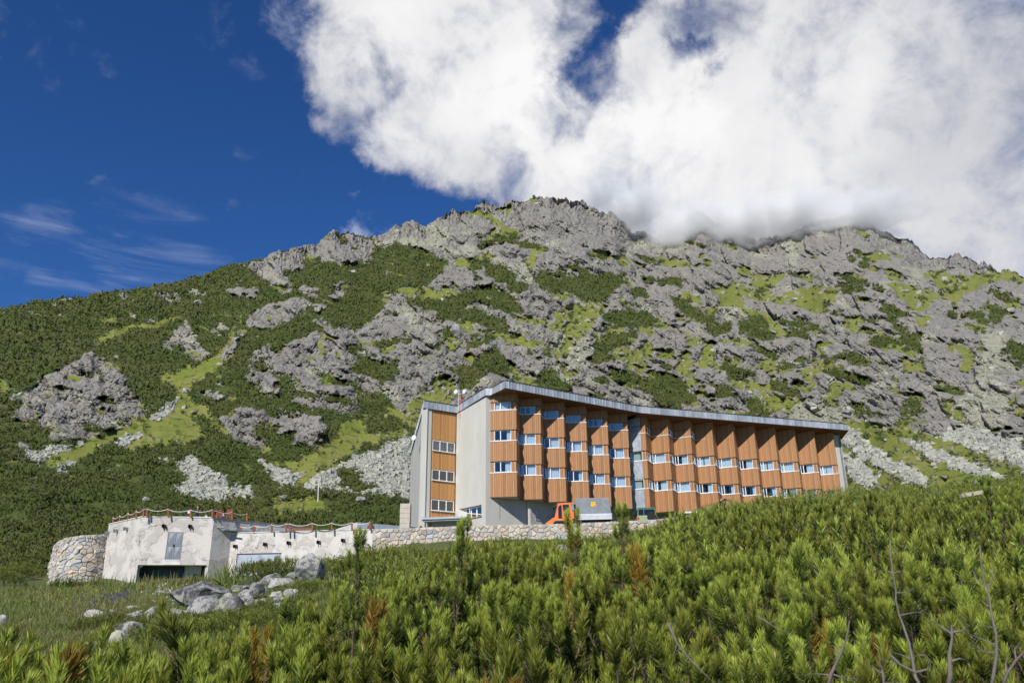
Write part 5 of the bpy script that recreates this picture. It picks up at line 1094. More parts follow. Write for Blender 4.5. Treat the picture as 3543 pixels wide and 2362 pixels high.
# ------------------------------------------------------------------ people
M_SKIN = mat('skin', (.50, .29, .20), rough=.6, bump=0)
def skinmesh(name, nodes, edges, m, parent, lv=1):
    keys = list(nodes); me = bpy.data.meshes.new(name); me.from_pydata([nodes[k][0] for k in keys], [(keys.index(a), keys.index(b)) for a, b in edges], [])
    me.materials.append(m); o = bpy.data.objects.new(name, me); COL.objects.link(o); o.parent = parent
    sm = o.modifiers.new('skin', 'SKIN'); sm.use_smooth_shade = True
    for i, k in enumerate(keys): r = nodes[k][1]; me.skin_vertices[0].data[i].radius = (r, r) if not isinstance(r, tuple) else r
    me.skin_vertices[0].data[0].use_root = True
    ss = o.modifiers.new('subsurf', 'SUBSURF'); ss.levels = lv; ss.render_levels = lv; return o
def person(loc, rz, label, J_, top, legs, hair, cap=None, shoes=M_BLACK, beltc=None, group=None, s=1.0):
    o = thing('person', label, 'person', loc, rz); o.scale = (s, s, s)
    V = lambda *a: tuple(map(float, a))
    N_ = {'pelvis': (J_['pelvis'], (.12, .10)), 'belly': (J_['belly'], (.13, .11)), 'chest': (J_['chest'], (.14, .11)), 'neck': (J_['neck'], .055), 'head0': (J_['head0'], .085), 'head1': (J_['head1'], .092)}
    E_ = [('pelvis', 'belly'), ('belly', 'chest'), ('chest', 'neck'), ('neck', 'head0'), ('head0', 'head1')]
    for sd_ in 'LR':
        N_['hip' + sd_] = (J_['hip' + sd_], .085); N_['kn' + sd_] = (J_['kn' + sd_], .06); N_['an' + sd_] = (J_['an' + sd_], .04); a = np.array(J_['an' + sd_]); N_['toe' + sd_] = (V(*(a + np.array([0, -.16, -.04]))), .035)
        N_['sh' + sd_] = (J_['sh' + sd_], .06); N_['el' + sd_] = (J_['el' + sd_], .045); N_['wr' + sd_] = (J_['wr' + sd_], .03)
        E_ += [('pelvis', 'hip' + sd_), ('hip' + sd_, 'kn' + sd_), ('kn' + sd_, 'an' + sd_), ('an' + sd_, 'toe' + sd_), ('chest', 'sh' + sd_), ('sh' + sd_, 'el' + sd_), ('el' + sd_, 'wr' + sd_)]
        w = np.array(J_['wr' + sd_]); fd = unit(w - np.array(J_['el' + sd_])); sd2 = unit(np.cross(fd, (0, .3, 1)) + 1e-6); N_['pa' + sd_] = (V(*(w + fd * .08)), (.038, .018)); E_ += [('wr' + sd_, 'pa' + sd_)]
        for q, (off, ln) in enumerate(((-.03, .07), (-.01, .08), (.01, .075), (.03, .06))):
            N_[f'f{q}{sd_}'] = (V(*(w + fd * (.09 + ln) + sd2 * off)), .009); E_ += [('pa' + sd_, f'f{q}{sd_}')]
        N_['th' + sd_] = (V(*(w + fd * .08 + sd2 * -.055)), .010); E_ += [('wr' + sd_, 'th' + sd_)]
    skinmesh('body', N_, E_, M_SKIN, o)
    T_ = {'p': (J_['pelvis'], (.145, .12)), 'b': (J_['belly'], (.155, .13)), 'c': (J_['chest'], (.165, .135))}; TE = [('p', 'b'), ('b', 'c')]
    for sd_ in 'LR': T_['s' + sd_] = (J_['sh' + sd_], .078); T_['e' + sd_] = (J_['el' + sd_], .062); T_['w' + sd_] = (J_['wr' + sd_], .046); TE += [('c', 's' + sd_), ('s' + sd_, 'e' + sd_), ('e' + sd_, 'w' + sd_)]
    skinmesh('jacket', T_, TE, top, o)
    P_ = {'p': (J_['pelvis'], (.15, .125))}; PE = []
    for sd_ in 'LR': P_['h' + sd_] = (J_['hip' + sd_], .10); P_['k' + sd_] = (J_['kn' + sd_], .075); P_['a' + sd_] = (J_['an' + sd_], .06); PE += [('p', 'h' + sd_), ('h' + sd_, 'k' + sd_), ('k' + sd_, 'a' + sd_)]
    skinmesh('trousers', P_, PE, legs, o)
    for sd_ in 'LR': a = np.array(J_['an' + sd_]); mb = MB(); mb.lathe(a + [0, .05, -.045], [(.03, 0), (.048, .03), (.05, .12), (.045, .2), (.02, .25)], (0, -1, 0), 10); mb.build('shoe', shoes, o, local=True, smooth=True)
    h = np.array(J_['head1']); up_ = unit(h - np.array(J_['neck'])); fw_ = unit(np.array(J_['face']))
    mb = MB(); mb.lathe(h - up_ * .03 - fw_ * .018, [(.098, 0), (.104, .05), (.09, .10), (.055, .135), (.01, .145)], up_, 14); mb.build('hair', hair, o, local=True, smooth=True)
    mb = MB(); mb.lathe(h + fw_ * .085 - up_ * .04, [(.018, 0), (.012, .02), (.003, .03)], fw_, 6); mb.build('nose', M_SKIN, o, local=True)
    if cap:
        mb = MB(); mb.lathe(h + up_ * .01 - fw_ * .01, [(.108, 0), (.112, .04), (.095, .09), (.05, .125), (.01, .13)], up_, 16); sd3 = np.cross(fw_, up_)
        p = h + up_ * .025; mb.obox(p + fw_ * .09 - sd3 * .07, fw_ * .10, sd3 * .14, up_ * .012); mb.build('cap', cap, o, local=True, smooth=False)
    return o
STAND = dict(pelvis=(0, 0, .93), belly=(0, -.01, 1.08), chest=(0, 0, 1.30), neck=(0, -.01, 1.47), head0=(0, -.02, 1.56), head1=(0, -.025, 1.64), face=(0, -1, -.1), hipL=(-.09, 0, .88), hipR=(.09, 0, .88), knL=(-.1, -.02, .49), knR=(.11, 0, .49), anL=(-.1, .02, .08), anR=(.12, .03, .08),
    shL=(-.19, 0, 1.40), shR=(.19, 0, 1.40), elL=(-.25, .03, 1.12), elR=(.25, .02, 1.12), wrL=(-.18, -.18, 1.02), wrR=(.17, -.2, 1.02))
M_JKT = mat('brown_check_shirt', (.17, .12, .10), (.09, .075, .07), rough=.9, scale=9, bump=0); M_NAVY = mat('navy_cloth', (.03, .035, .06), rough=.9, bump=0); M_GREYH = mat('grey_hair', (.35, .33, .31), rough=.8, bump=0); M_KHAKI = mat('khaki_trousers', (.35, .28, .19), (.3, .24, .16), rough=.9, bump=0)
M_DKTOP = mat('dark_top', (.035, .03, .04), (.05, .04, .05), rough=.9, bump=0); M_REDH = mat('auburn_hair', (.26, .09, .04), rough=.8, bump=0); M_BLUEC = mat('pale_blue_cloth', (.32, .40, .50), (.6, .62, .62), rough=.9, scale=14, bump=0); M_BLKH = mat('dark_hair', (.03, .02, .015), rough=.8, bump=0)
pm_ = at_y(*cv1(1280, 60), 68.0)
person((pm_[0], 68.0, ZT - .1), rad(-75), 'man in dark cap and brown jacket standing behind the upper rope fence', STAND, M_JKT, M_NAVY, M_GREYH, cap=M_NAVY, s=(pm_[2] - ZT + .1) / 1.76)
SIT = dict(STAND); SIT.update(pelvis=(0, 0, .50), belly=(0, 0, .66), chest=(0, .02, .88), neck=(0, .01, 1.05), head0=(0, 0, 1.14), head1=(0, -.005, 1.22), hipL=(-.09, -.03, .48), hipR=(.09, -.03, .48), knL=(-.1, -.44, .48), knR=(.1, -.44, .48), anL=(-.1, -.42, .08), anR=(.1, -.42, .08),
    shL=(-.18, .02, .98), shR=(.18, .02, .98), elL=(-.22, -.02, .72), elR=(.22, -.02, .72), wrL=(-.12, -.25, .62), wrR=(.12, -.25, .62))
def seat(u, v, y, rz, lab, top, hair, cap=None, s=1.0):
    p = at_y(*cv1(u, v), y); person((p[0], y, ZT - .1), rz, lab, SIT, top, M_NAVY, hair, cap=cap, s=(p[2] - ZT + .1) / 1.36)
seat(1390, 180, 65.8, rad(160), 'seated person with auburn hair left of the wooden chairs behind the upper fence', M_PLASTER, M_REDH)
seat(1612, 140, 66.8, rad(150), 'seated person in a pale blue headscarf on a wooden chair on the terrace', M_BLUEC, M_BLUEC)
M_CHAIR = mat('red_brown_chair', (.30, .07, .03), (.22, .05, .02), rough=.5, bump=0)
def chair(u, v, y, rz, lab):
    p = at_y(*cv1(u, v), y); c = thing('wooden_chair', lab, 'chair', (p[0], y, ZT - .1), rz, 'wooden chairs on the terrace')
    mb = MB(); mb.box(-.23, .23, -.23, .23, .42, .46); mb.build('seat', M_CHAIR, c, local=True)
    for x in (-.2, .2):
        for yy in (-.2, .2): mb = MB(); mb.box(x - .02, x + .02, yy - .02, yy + .02, 0, .42); mb.build('leg', M_CHAIR, c, local=True)
        mb = MB(); mb.box(x - .02, x + .02, .19, .23, .461, .98); mb.build('back_post', M_CHAIR, c, local=True)
    for z in (.58, .70, .82, .94): mb = MB(); mb.box(-.18, .18, .195, .22, z, z + .07); mb.build('slat', M_CHAIR, c, local=True)
chair(1600, 205, 66.9, rad(150), 'red-brown wooden chair under the person in the pale blue headscarf'); chair(1700, 215, 66.6, rad(-170), 'empty red-brown wooden chair right of the person in the headscarf')
BEND = dict(STAND); BEND.update(belly=(0, -.10, 1.03), chest=(0, -.36, 1.02), neck=(0, -.52, .93), head0=(0, -.60, .86), head1=(0, -.66, .80), face=(0, -.5, -1), shL=(-.18, -.42, .98), shR=(.18, -.42, .98), elL=(-.2, -.46, .70), elR=(.2, -.46, .70), wrL=(-.15, -.55, .48), wrR=(.15, -.55, .48))
pb_ = at_y(2512, 1723, 69.5); person((pb_[0], 69.5, pb_[2] - 1.12), rad(-70), 'person in dark top and khaki trousers bending over beside the white car', BEND, M_DKTOP, M_KHAKI, M_BLKH)

# ------------------------------------------------------------------ vehicles
M_ORANGE = mat('orange_paint', (.78, .19, .03), (.72, .17, .03), rough=.32, scale=1, bump=0, coat=.4); M_TARP = mat('grey_tarpaulin', (.17, .19, .21), (.22, .24, .26), rough=.55, scale=1.6, bump=.5, bscale=2.2, bdist=.06); M_ALU = mat('aluminium_board', (.55, .57, .58), (.48, .5, .51), rough=.45, scale=2, metal=.3, bump=.05)
M_RUBBER = mat('tyre_rubber', (.02, .02, .02), rough=.9, bump=.2); M_CARGLASS = mat('dark_car_glass', (.012, .014, .018), rough=.06, bump=0, spec=.7); M_YEL = mat('yellow_shield', (.80, .52, .03), rough=.5, bump=0); M_REDL = mat('red_lamp', (.55, .02, .01), rough=.3, bump=0); M_AMBER = mat('amber_lamp', (.8, .25, .01), rough=.3, bump=0)
M_DGREEN = mat('dark_green_paint', (.045, .16, .085), rough=.35, bump=0, coat=.3); M_PGREEN = mat('pale_green_paint', (.30, .36, .18), (.27, .33, .17), rough=.4, bump=0); M_CARW = mat('white_paint', (.78, .79, .78), rough=.3, bump=0, coat=.4); M_REDM = mat('red_mark', (.6, .05, .02), rough=.5, bump=0)
def wheel(parent, x, y, z, r, w, axis=(0, 1, 0)):
    a = np.array(axis, float); c = np.array([x, y, z]) - a * w / 2; mb = MB(); mb.lathe(c, [(r * .55, 0), (r * .9, 0), (r, w * .15), (r, w * .85), (r * .9, w), (r * .55, w)], axis, 24); t = mb.build('wheel', M_RUBBER, parent, local=True)
    mb = MB(); mb.lathe(c - a * .012, [(.05, 0), (r * .5, .01), (r * .56, .05)], axis, 16); mb.build('rim', M_ALU, t, local=True)
def sideplate(mb, pts, y, th, mi=0):      # polygon in the X-Z side view, extruded along Y
    n = len(pts); mb.add([(x, y, z) for x, z in pts] + [(x, y + th, z) for x, z in pts], [tuple(range(n)), tuple(range(n, 2 * n))[::-1]] + [((i + 1) % n, i, i + n, (i + 1) % n + n) for i in range(n)], mi)
tf = at_y(1884.5, 1800, 70.3); ztop = at_y(1990, 1721, 69.6)[2]
tz = ztop - 3.31
truck = thing('truck', 'orange truck with grey covered load box and yellow shield parked behind the stone parapet', 'truck', (tf[0], 70.3, tz), rad(-7))
cab = [(.05, .98), (.0, 1.12), (.12, 1.28), (.33, 1.42), (.62, 1.60), (.60, 1.66), (.98, 2.80), (1.2, 2.93), (2.32, 2.97), (2.40, 2.25), (2.55, 2.2), (2.57, 1.58), (2.42, 1.56), (2.42, 1.28), (1.92, 1.28), (1.78, 1.42), (.92, 1.42), (.75, 1.25), (.62, .98)]
mb = MB(); sideplate(mb, cab, 0, 2.05); mb.build('cab', M_ORANGE, truck, local=True, bevel=.03)
mb = MB(); sideplate(mb, [(1.20, 1.62), (1.20, 2.55), (1.30, 2.72), (1.50, 2.78), (1.53, 1.62)], -.012, .014); mb.build('side_window', M_CARGLASS, truck, local=True)
mb = MB(); sideplate(mb, [(1.62, 2.22), (1.60, 2.80), (2.14, 2.80), (2.18, 2.28)], -.012, .014); mb.build('side_window', M_CARGLASS, truck, local=True)
mb = MB(); mb.add([(.585, .03, 1.68), (.585, 2.02, 1.68), (.965, 2.02, 2.74), (.965, .03, 2.74), (.555, .03, 1.70), (.555, 2.02, 1.70), (.935, 2.02, 2.76), (.935, .03, 2.76)], [(4, 7, 6, 5), (0, 1, 5, 4), (1, 2, 6, 5), (2, 3, 7, 6), (3, 0, 4, 7)]); mb.build('windscreen', M_CARGLASS, truck, local=True)
mb = MB(); sideplate(mb, [(.60, 1.66), (.95, 2.70), (1.16, 2.86), (1.10, 2.62), (.86, 1.72)], -.014, .016); mb.build('windscreen_side', M_CARGLASS, truck, local=True)
mb = MB(); mb.hexa([(.70, 0, 2.50), (1.22, 0, 2.93), (1.22, 2.05, 2.93), (.70, 2.05, 2.50), (.74, 0, 2.62), (1.2, 0, 3.0), (1.2, 2.05, 3.0), (.74, 2.05, 2.62)]); mb.build('sun_visor', M_BLACK, truck, local=True)
arch = [(.60, .95), (.76, 1.28), (.93, 1.44), (1.76, 1.44), (1.95, 1.22), (2.02, .95), (1.9, .95), (1.82, 1.18), (1.70, 1.33), (1.0, 1.33), (.86, 1.18), (.74, .95)]
mb = MB(); sideplate(mb, arch, -.05, .25); mb.build('wheel_arch', M_BLACK, truck, local=True)
mb = MB(); sideplate(mb, [(.0, .78), (-.04, 1.05), (.2, 1.1), (.6, 1.0), (.6, .78)], -.01, 2.07); mb.build('bumper', M_BLACK, truck, local=True)
mb = MB(); sideplate(mb, [(.06, .86), (.06, .97), (.35, .97), (.35, .86)], -.016, .01); mb.build('number_plate', M_WHITE, truck, local=True)
mb = MB(); sideplate(mb, [(.32, 1.22), (.40, 1.36), (.58, 1.37), (.60, 1.26)], -.01, .02); mb.build('indicator', M_AMBER, truck, local=True)
mb = MB(); mb.lathe((2.25, -.012, 1.46), [(.06, 0), (.06, .02)], (0, 1, 0), 14); mb.build('reflector', M_AMBER, truck, local=True)
mb = MB(); sideplate(mb, [(1.55, 1.62), (1.57, 2.18), (2.18, 2.25), (2.16, 1.9), (2.0, 1.7), (1.8, 1.62)], -.02, .022); mb.build('door_panel', M_ORANGE, truck, local=True, bevel=.01)
mb = MB(); sideplate(mb, [(2.10, 1.74), (2.10, 1.78), (2.36, 1.76), (2.36, 1.72)], -.02, .03); mb.build('door_handle', M_BLACK, truck, local=True)
mb = MB(); sideplate(mb, [(2.38, 2.28), (2.34, 2.98), (2.50, 3.02), (2.62, 2.28)], -.08, .25); mb.build('air_intake', M_TARP, truck, local=True)
mb = MB(); mb.tube([(.42, -.06, 1.66), (.30, -.18, 1.72)], .02, 6); mb.lathe((.28, -.2, 1.68), [(.02, 0), (.07, .02), (.08, .12), (.06, .2)], (0, 0, 1), 10); mb.build('mirror', M_BLACK, truck, local=True)
mb = MB(); mb.tube([(2.33, .1, 2.97), (2.33, .1, 3.2)], .012, 5); mb.build('aerial', M_BLACK, truck, local=True)
mb = MB(); mb.box(.3, 5.7, .35, 1.7, .75, 1.15); mb.box(2.6, 5.75, .2, 1.85, 1.15, 1.44); mb.build('chassis', M_BLACK, truck, local=True)
mb = MB(); sideplate(mb, [(2.78, 1.97), (2.70, 3.20), (2.74, 3.31), (5.62, 3.31), (5.78, 1.97)], 0, 2.1); mb.build('load_box', M_TARP, truck, local=True, bevel=.03)
mb = MB(); mb.box(2.86, 5.80, -.03, 2.13, 1.46, 1.965); mb.build('sideboard', M_ALU, truck, local=True)
for x in (2.86, 3.5, 4.55, 5.6): mb = MB(); mb.box(x, x + .035, -.05, -.03, 1.45, 1.97); mb.build('stake', M_MAST, truck, local=True)
mb = MB(); mb.box(2.9, 5.78, -.036, -.03, 1.74, 1.752); mb.box(2.9, 5.78, -.036, -.03, 1.60, 1.61); mb.build('board_joint', M_BLACK, truck, local=True)
mb = MB(); mb.box(5.78, 5.95, .0, .3, 1.42, 2.0); mb.build('tail_frame', M_BLACK, truck, local=True)
mb = MB(); mb.tube([(5.7, .2, 1.3), (5.85, .1, 1.2), (5.88, .1, 1.0)], .06, 8); mb.build('tow_hook', M_MAST, truck, local=True)
shd = [(4.06, 3.03), (4.44, 3.03), (4.42, 2.88), (4.44, 2.78), (4.50, 2.72), (4.42, 2.60), (4.25, 2.55), (4.08, 2.60), (4.0, 2.72), (4.06, 2.78), (4.08, 2.88)]
mb = MB(); sideplate(mb, shd, -.008, .009); em = mb.build('shield_emblem', M_YEL, truck, local=True)
mb = MB(); sideplate(mb, [(4.08, 3.02), (4.08, 2.985), (4.42, 2.985), (4.42, 3.02)], -.011, .003); mb.build('emblem_bar', M_BLKH, em, local=True)
mb = MB(); mb.tube([(4.14, -.012, 2.93), (4.17, -.012, 2.82), (4.22, -.012, 2.90), (4.24, -.012, 2.78)], .012, 4); mb.tube([(4.30, -.012, 2.74), (4.26, -.012, 2.68), (4.22, -.012, 2.72)], .012, 4); mb.build('emblem_mark', M_BLKH, em, local=True)
mb = MB(); mb.tube([(4.32, -.012, 2.93), (4.30, -.012, 2.75), (4.37, -.012, 2.66), (4.40, -.012, 2.74)], .014, 4); mb.tube([(4.14, -.012, 2.66), (4.26, -.012, 2.60), (4.38, -.012, 2.64)], .010, 4); mb.build('emblem_mark', M_REDM, em, local=True)
mb = MB(); sideplate(mb, [(x * .33 + .55, z * .33 + 1.10) for x, z in shd], -.032, .01); mb.build('door_emblem', M_YEL, truck, local=True)
for x in (1.32, 4.85):
    wheel(truck, x, .22, .56, .56, .38); wheel(truck, x, 1.85, .56, .56, .38)
# green off-roader seen from behind
def car(name, lab, cat, loc, rz, W_, Lg, Hh, lower, upper, roof, waist, tap=.10, slope=.35, zc=.35, spare=False):
    o = thing(name, lab, cat, loc, rz); w = W_ / 2      # rear at y=0, nose towards +y
    mb = MB(); mb.box(-w, w, 0, Lg, zc, waist); mb.build('body', lower, o, local=True, bevel=.05)
    g0, g1 = .05, Lg * .66
    mb = MB(); mb.hexa([(-w + .02, g0, waist - .01), (w - .02, g0, waist - .01), (w - .02, g1 + slope, waist - .01), (-w + .02, g1 + slope, waist - .01), (-w + tap, g0 + .12, Hh - .08), (w - tap, g0 + .12, Hh - .08), (w - tap, g1, Hh - .08), (-w + tap, g1, Hh - .08)]); cab_ = mb.build('cabin', upper, o, local=True, bevel=.03)
    mb = MB(); mb.hexa([(-w + tap - .02, g0 + .08, Hh - .09), (w - tap + .02, g0 + .08, Hh - .09), (w - tap + .02, g1, Hh - .09), (-w + tap - .02, g1, Hh - .09), (-w + tap + .05, g0 + .16, Hh), (w - tap - .05, g0 + .16, Hh), (w - tap - .05, g1 - .1, Hh), (-w + tap + .05, g1 - .1, Hh)]); mb.build('roof', roof, o, local=True, bevel=.03)
    z0, z1 = waist + .06, Hh - .16; f = lambda z: (z - waist) / (Hh - .08 - waist)
    def rear(x0, x1):
        mb = MB(); P = [(x0, z0), (x1, z0), (x1 * (1 - .06 * 1), z1), (x0 * (1 - .06), z1)]
        mb.add([(x, g0 + .12 * f(z) - .012, z) for x, z in P] + [(x, g0 + .12 * f(z) + .02, z) for x, z in P], [(0, 1, 2, 3), (0, 4, 5, 1), (1, 5, 6, 2), (2, 6, 7, 3), (3, 7, 4, 0)]); return mb
    if spare: rear(-w + .14, -w + .14 + W_ * .25).build('rear_window', M_CARGLASS, o, local=True); rear(-w + .14 + W_ * .28, w - .14).build('rear_window', M_CARGLASS, o, local=True)
    else: rear(-w + .14, w - .14).build('rear_window', M_CARGLASS, o, local=True)
    for sx in (-1, 1):
        for (y0, y1) in ((g0 + .3, Lg * .27), (Lg * .30, Lg * .47), (Lg * .50, g1 - .05)):
            mb = MB(); P = [(y0, z0), (y1, z0), (y1 - .02, z1), (y0 + .04, z1)]; X_ = lambda z, q: sx * (w - .02 - (tap - .02) * f(z) + q)
            mb.add([(X_(z, .012), y, z) for y, z in P] + [(X_(z, -.02), y, z) for y, z in P], [(0, 1, 2, 3), (0, 4, 5, 1), (1, 5, 6, 2), (2, 6, 7, 3), (3, 7, 4, 0)]); mb.build('side_window', M_CARGLASS, o, local=True)
        mb = MB(); mb.box(sx * w - .04, sx * w + .04, Lg * .66, Lg * .70, waist - .02, waist + .12) if False else mb.box(sx * (w + .10) - .06, sx * (w + .10) + .06, Lg * .66, Lg * .69, waist - .02, waist + .14); mb.build('mirror', M_BLACK, o, local=True)
        mb = MB(); xl = sx * (w - .10); mb.box(xl - .07, xl + .07, -.02, .03, waist - .34, waist - .10); mb.build('tail_light', M_REDL, o, local=True)
        for yy in (Lg * .18, Lg * .82): wheel(o, sx * (w - .10), yy, .36, .36, .22, (1, 0, 0))
        mb = MB(); mb.box(sx * (w - .2) - .12, sx * (w - .2) + .12, Lg - .01, Lg + .02, waist - .3, waist - .12); mb.build('headlight', M_WHITE, o, local=True)
    mb = MB(); mb.box(-w + .05, w - .05, -.1, .0, zc + .05, zc + .25); mb.build('bumper', M_BLACK, o, local=True)
    mb = MB(); mb.box(-.26, .26, -.11, -.1, zc + .09, zc + .2); mb.build('number_plate', M_WHITE, o, local=True)
    mb = MB(); mb.add([(-w + .15, g1 + slope - .02 + .02, waist + .03), (w - .15, g1 + slope, waist + .03), (w - tap - .06, g1 + .03, Hh - .14), (-w + tap + .06, g1 + .03, Hh - .14)], [(0, 1, 2, 3)]); mb.build('windscreen', M_CARGLASS, o, local=True)
    if spare:
        mb = MB(); mb.lathe((w * .45, .0, waist - .12), [(.30, 0), (.39, .03), (.40, .18), (.36, .23), (.02, .25)], (0, -1, 0), 28); mb.build('spare_wheel', M_RUBBER, o, local=True)
        mb = MB(); mb.box(-.20, -.05, -.03, .0, waist - .08, waist - .04); mb.build('door_handle', M_WHITE, o, local=True)
    return o
cz = at_y(2232, 1754, 69)[2]; cx_ = (at_y(2206, 1790, 69)[0] + at_y(2271, 1790, 69)[0]) / 2
car('off_roader', 'green off-road car with black spare wheel seen from behind beside the truck', 'car', (cx_, 68.9, cz - 1.93), rad(-4), 1.70, 4.5, 1.93, M_PGREEN, M_DGREEN, M_DGREEN, 1.22, spare=True)
vz = at_y(2385, 1767, 75)[2]; vx = at_y(2385, 1767, 75)[0]
car('van', 'white van whose roof and rear window show above the dwarf pines', 'van', (vx, 75, vz - 1.98), rad(-10), 1.72, 4.6, 1.98, M_CARW, M_CARW, M_CARW, 1.2, tap=.12)
wz = at_y(2487, 1750, 71)[2]; wx_ = at_y(2487, 1750, 71)[0]
wc = car('white_car', 'white car with rounded roof mostly hidden by dwarf pines beside the bending person', 'car', (wx_, 71, wz - 1.75), rad(25), 1.66, 4.2, 1.45, M_CARW, M_CARW, M_CARW, .95, tap=.16)
rb = thing('roof_box', 'rounded white roof box on the white car beside the bending person', 'roof box', (wx_, 71, wz - .30), rad(25)); mb = MB(); mb.lathe((0, .2, .12), [(.02, 0), (.22, .05), (.30, .3), (.30, 1.2), (.2, 1.5), (.02, 1.6)], (0, 1, 0), 14); mb.build('shell', M_CARW, rb, local=True, smooth=True)
bl = at_y(2527, 1757, 69.3); bo = thing('blue_canister', 'small blue canister right of the bending person', 'canister', (bl[0], 69.3, bl[2] - .15)); mb = MB(); mb.lathe((bl[0], 69.3, bl[2] - .18), [(.12, 0), (.13, .03), (.13, .3), (.06, .36)], seg=12); mb.build('drum', mat('blue_plastic', (.02, .10, .45), rough=.4, bump=0), bo); mb = MB(); mb.lathe((bl[0], 69.3, bl[2] + .18), [(.05, 0), (.05, .04)], seg=10); mb.build('lid', M_WHITE, bo)
# ------------------------------------------------------------------ boulders
def lichen_mat(name, c1, c2, c3, li):
    m = bpy.data.materials.new(name); m.use_nodes = True; N = NT(m.node_tree); b = N.n['Principled BSDF']
    v = N.new('ShaderNodeTexCoord').outputs['Object']; oi = N.new('ShaderNodeObjectInfo'); ad = N.new('ShaderNodeVectorMath', operation='ADD', i={0: v}); cr = N.new('ShaderNodeCombineXYZ', i={0: N.math('MULTIPLY', oi.outputs['Random'], 40)}); N.l.new(cr.outputs[0], ad.inputs[1]); v = ad.outputs[0]
    n1 = N.noise(v, 1.1, 9, .65, .3); n2 = N.noise(v, 5, 9, .7, .3); n3 = N.noise(v, 2.4, 7, .6, .8)
    c = N.mix(N.ramp(n1, .4, .6), c1, c2); c = N.mix(N.ramp(n2, .47, .54, 0, .9), c, c3); c = N.mix(N.ramp(n3, .56, .63, 0, .7), c, li)
    N.l.new(c, b.inputs['Base Color']); b.inputs['Roughness'].default_value = .93
    bp = N.new('ShaderNodeBump', i={'Strength': .8, 'Distance': .05, 'Height': N.math('ADD', n2, N.noise(v, 16, 6, .7))}); N.l.new(bp.outputs[0], b.inputs['Normal']); return m
M_B1 = lichen_mat('lichened_granite', (.40, .395, .375), (.29, .285, .275), (.10, .10, .105), (.40, .41, .22)); M_B2 = lichen_mat('dark_lichened_granite', (.27, .265, .26), (.20, .195, .19), (.055, .055, .06), (.42, .42, .36)); M_B3 = lichen_mat('pale_granite', (.48, .47, .43), (.40, .39, .36), (.26, .25, .24), (.45, .45, .30))
import bmesh
def rock_mesh(seed, sx, sy, sz, cuts=17, lv=4):
    g = np.random.default_rng(seed); bm = bmesh.new(); bmesh.ops.create_icosphere(bm, subdivisions=lv, radius=1.0); V = np.array([v.co[:] for v in bm.verts]); V = V * np.array([1, 1, 1])
    for _ in range(cuts):
        n = unit(g.normal(0, 1, 3)); d = g.uniform(.55, .86); k = V @ n - d; V = V - np.clip(k, 0, None)[:, None] * n * .97
    V = V + V * ((fbm(V * 2.2 + seed, 4, seed) - .5) * .20)[:, None] + V * ((fbm(V * 7 + seed, 3, seed) - .5) * .09)[:, None]
    V = V / np.abs(V).max(0); V = V * np.array([sx, sy, sz])
    for v, c in zip(bm.verts, V): v.co = c
    me = bpy.data.meshes.new('boulder'); bm.to_mesh(me); bm.free(); return me
def boulder(u0, v0, u1, v1, label, m=M_B1, seed=0, depth=.8, r=None, group=None, tilt=0.0, cat='boulder', name='boulder'):
    cx_, cy_ = (u0 + u1) / 2, (v0 + v1) / 2
    h = hit(cx_ / 1.50638, (v1 - (v1 - v0) * .12) / 1.50638) if r is None else None
    rr_ = np.hypot(h[0], h[1]) if r is None else r
    d = ray(cx_, cy_); d = d / np.hypot(d[0], d[1]); c = d * rr_; w = (u1 - u0) / F_PX * rr_ * .5 * 1.04; hh = (v1 - v0) / F_PX * rr_ * .5 * 1.06
    c = c + np.array([d[0], d[1], 0]) * w * depth * .6
    me = rock_mesh(seed, w, w * depth, hh); me.materials.append(m); o = bpy.data.objects.new(name, me); COL.objects.link(o); o.location = tuple(c); o.rotation_euler = (0, tilt, RNG.uniform(-.3, .3)); return tag(o, label, cat, group)
K3 = lambda a, b, c, d: (500 + a / 3.36, 1960 + b / 3.36, 500 + c / 3.36, 1960 + d / 3.36)
g0_ = np.random.default_rng(55)
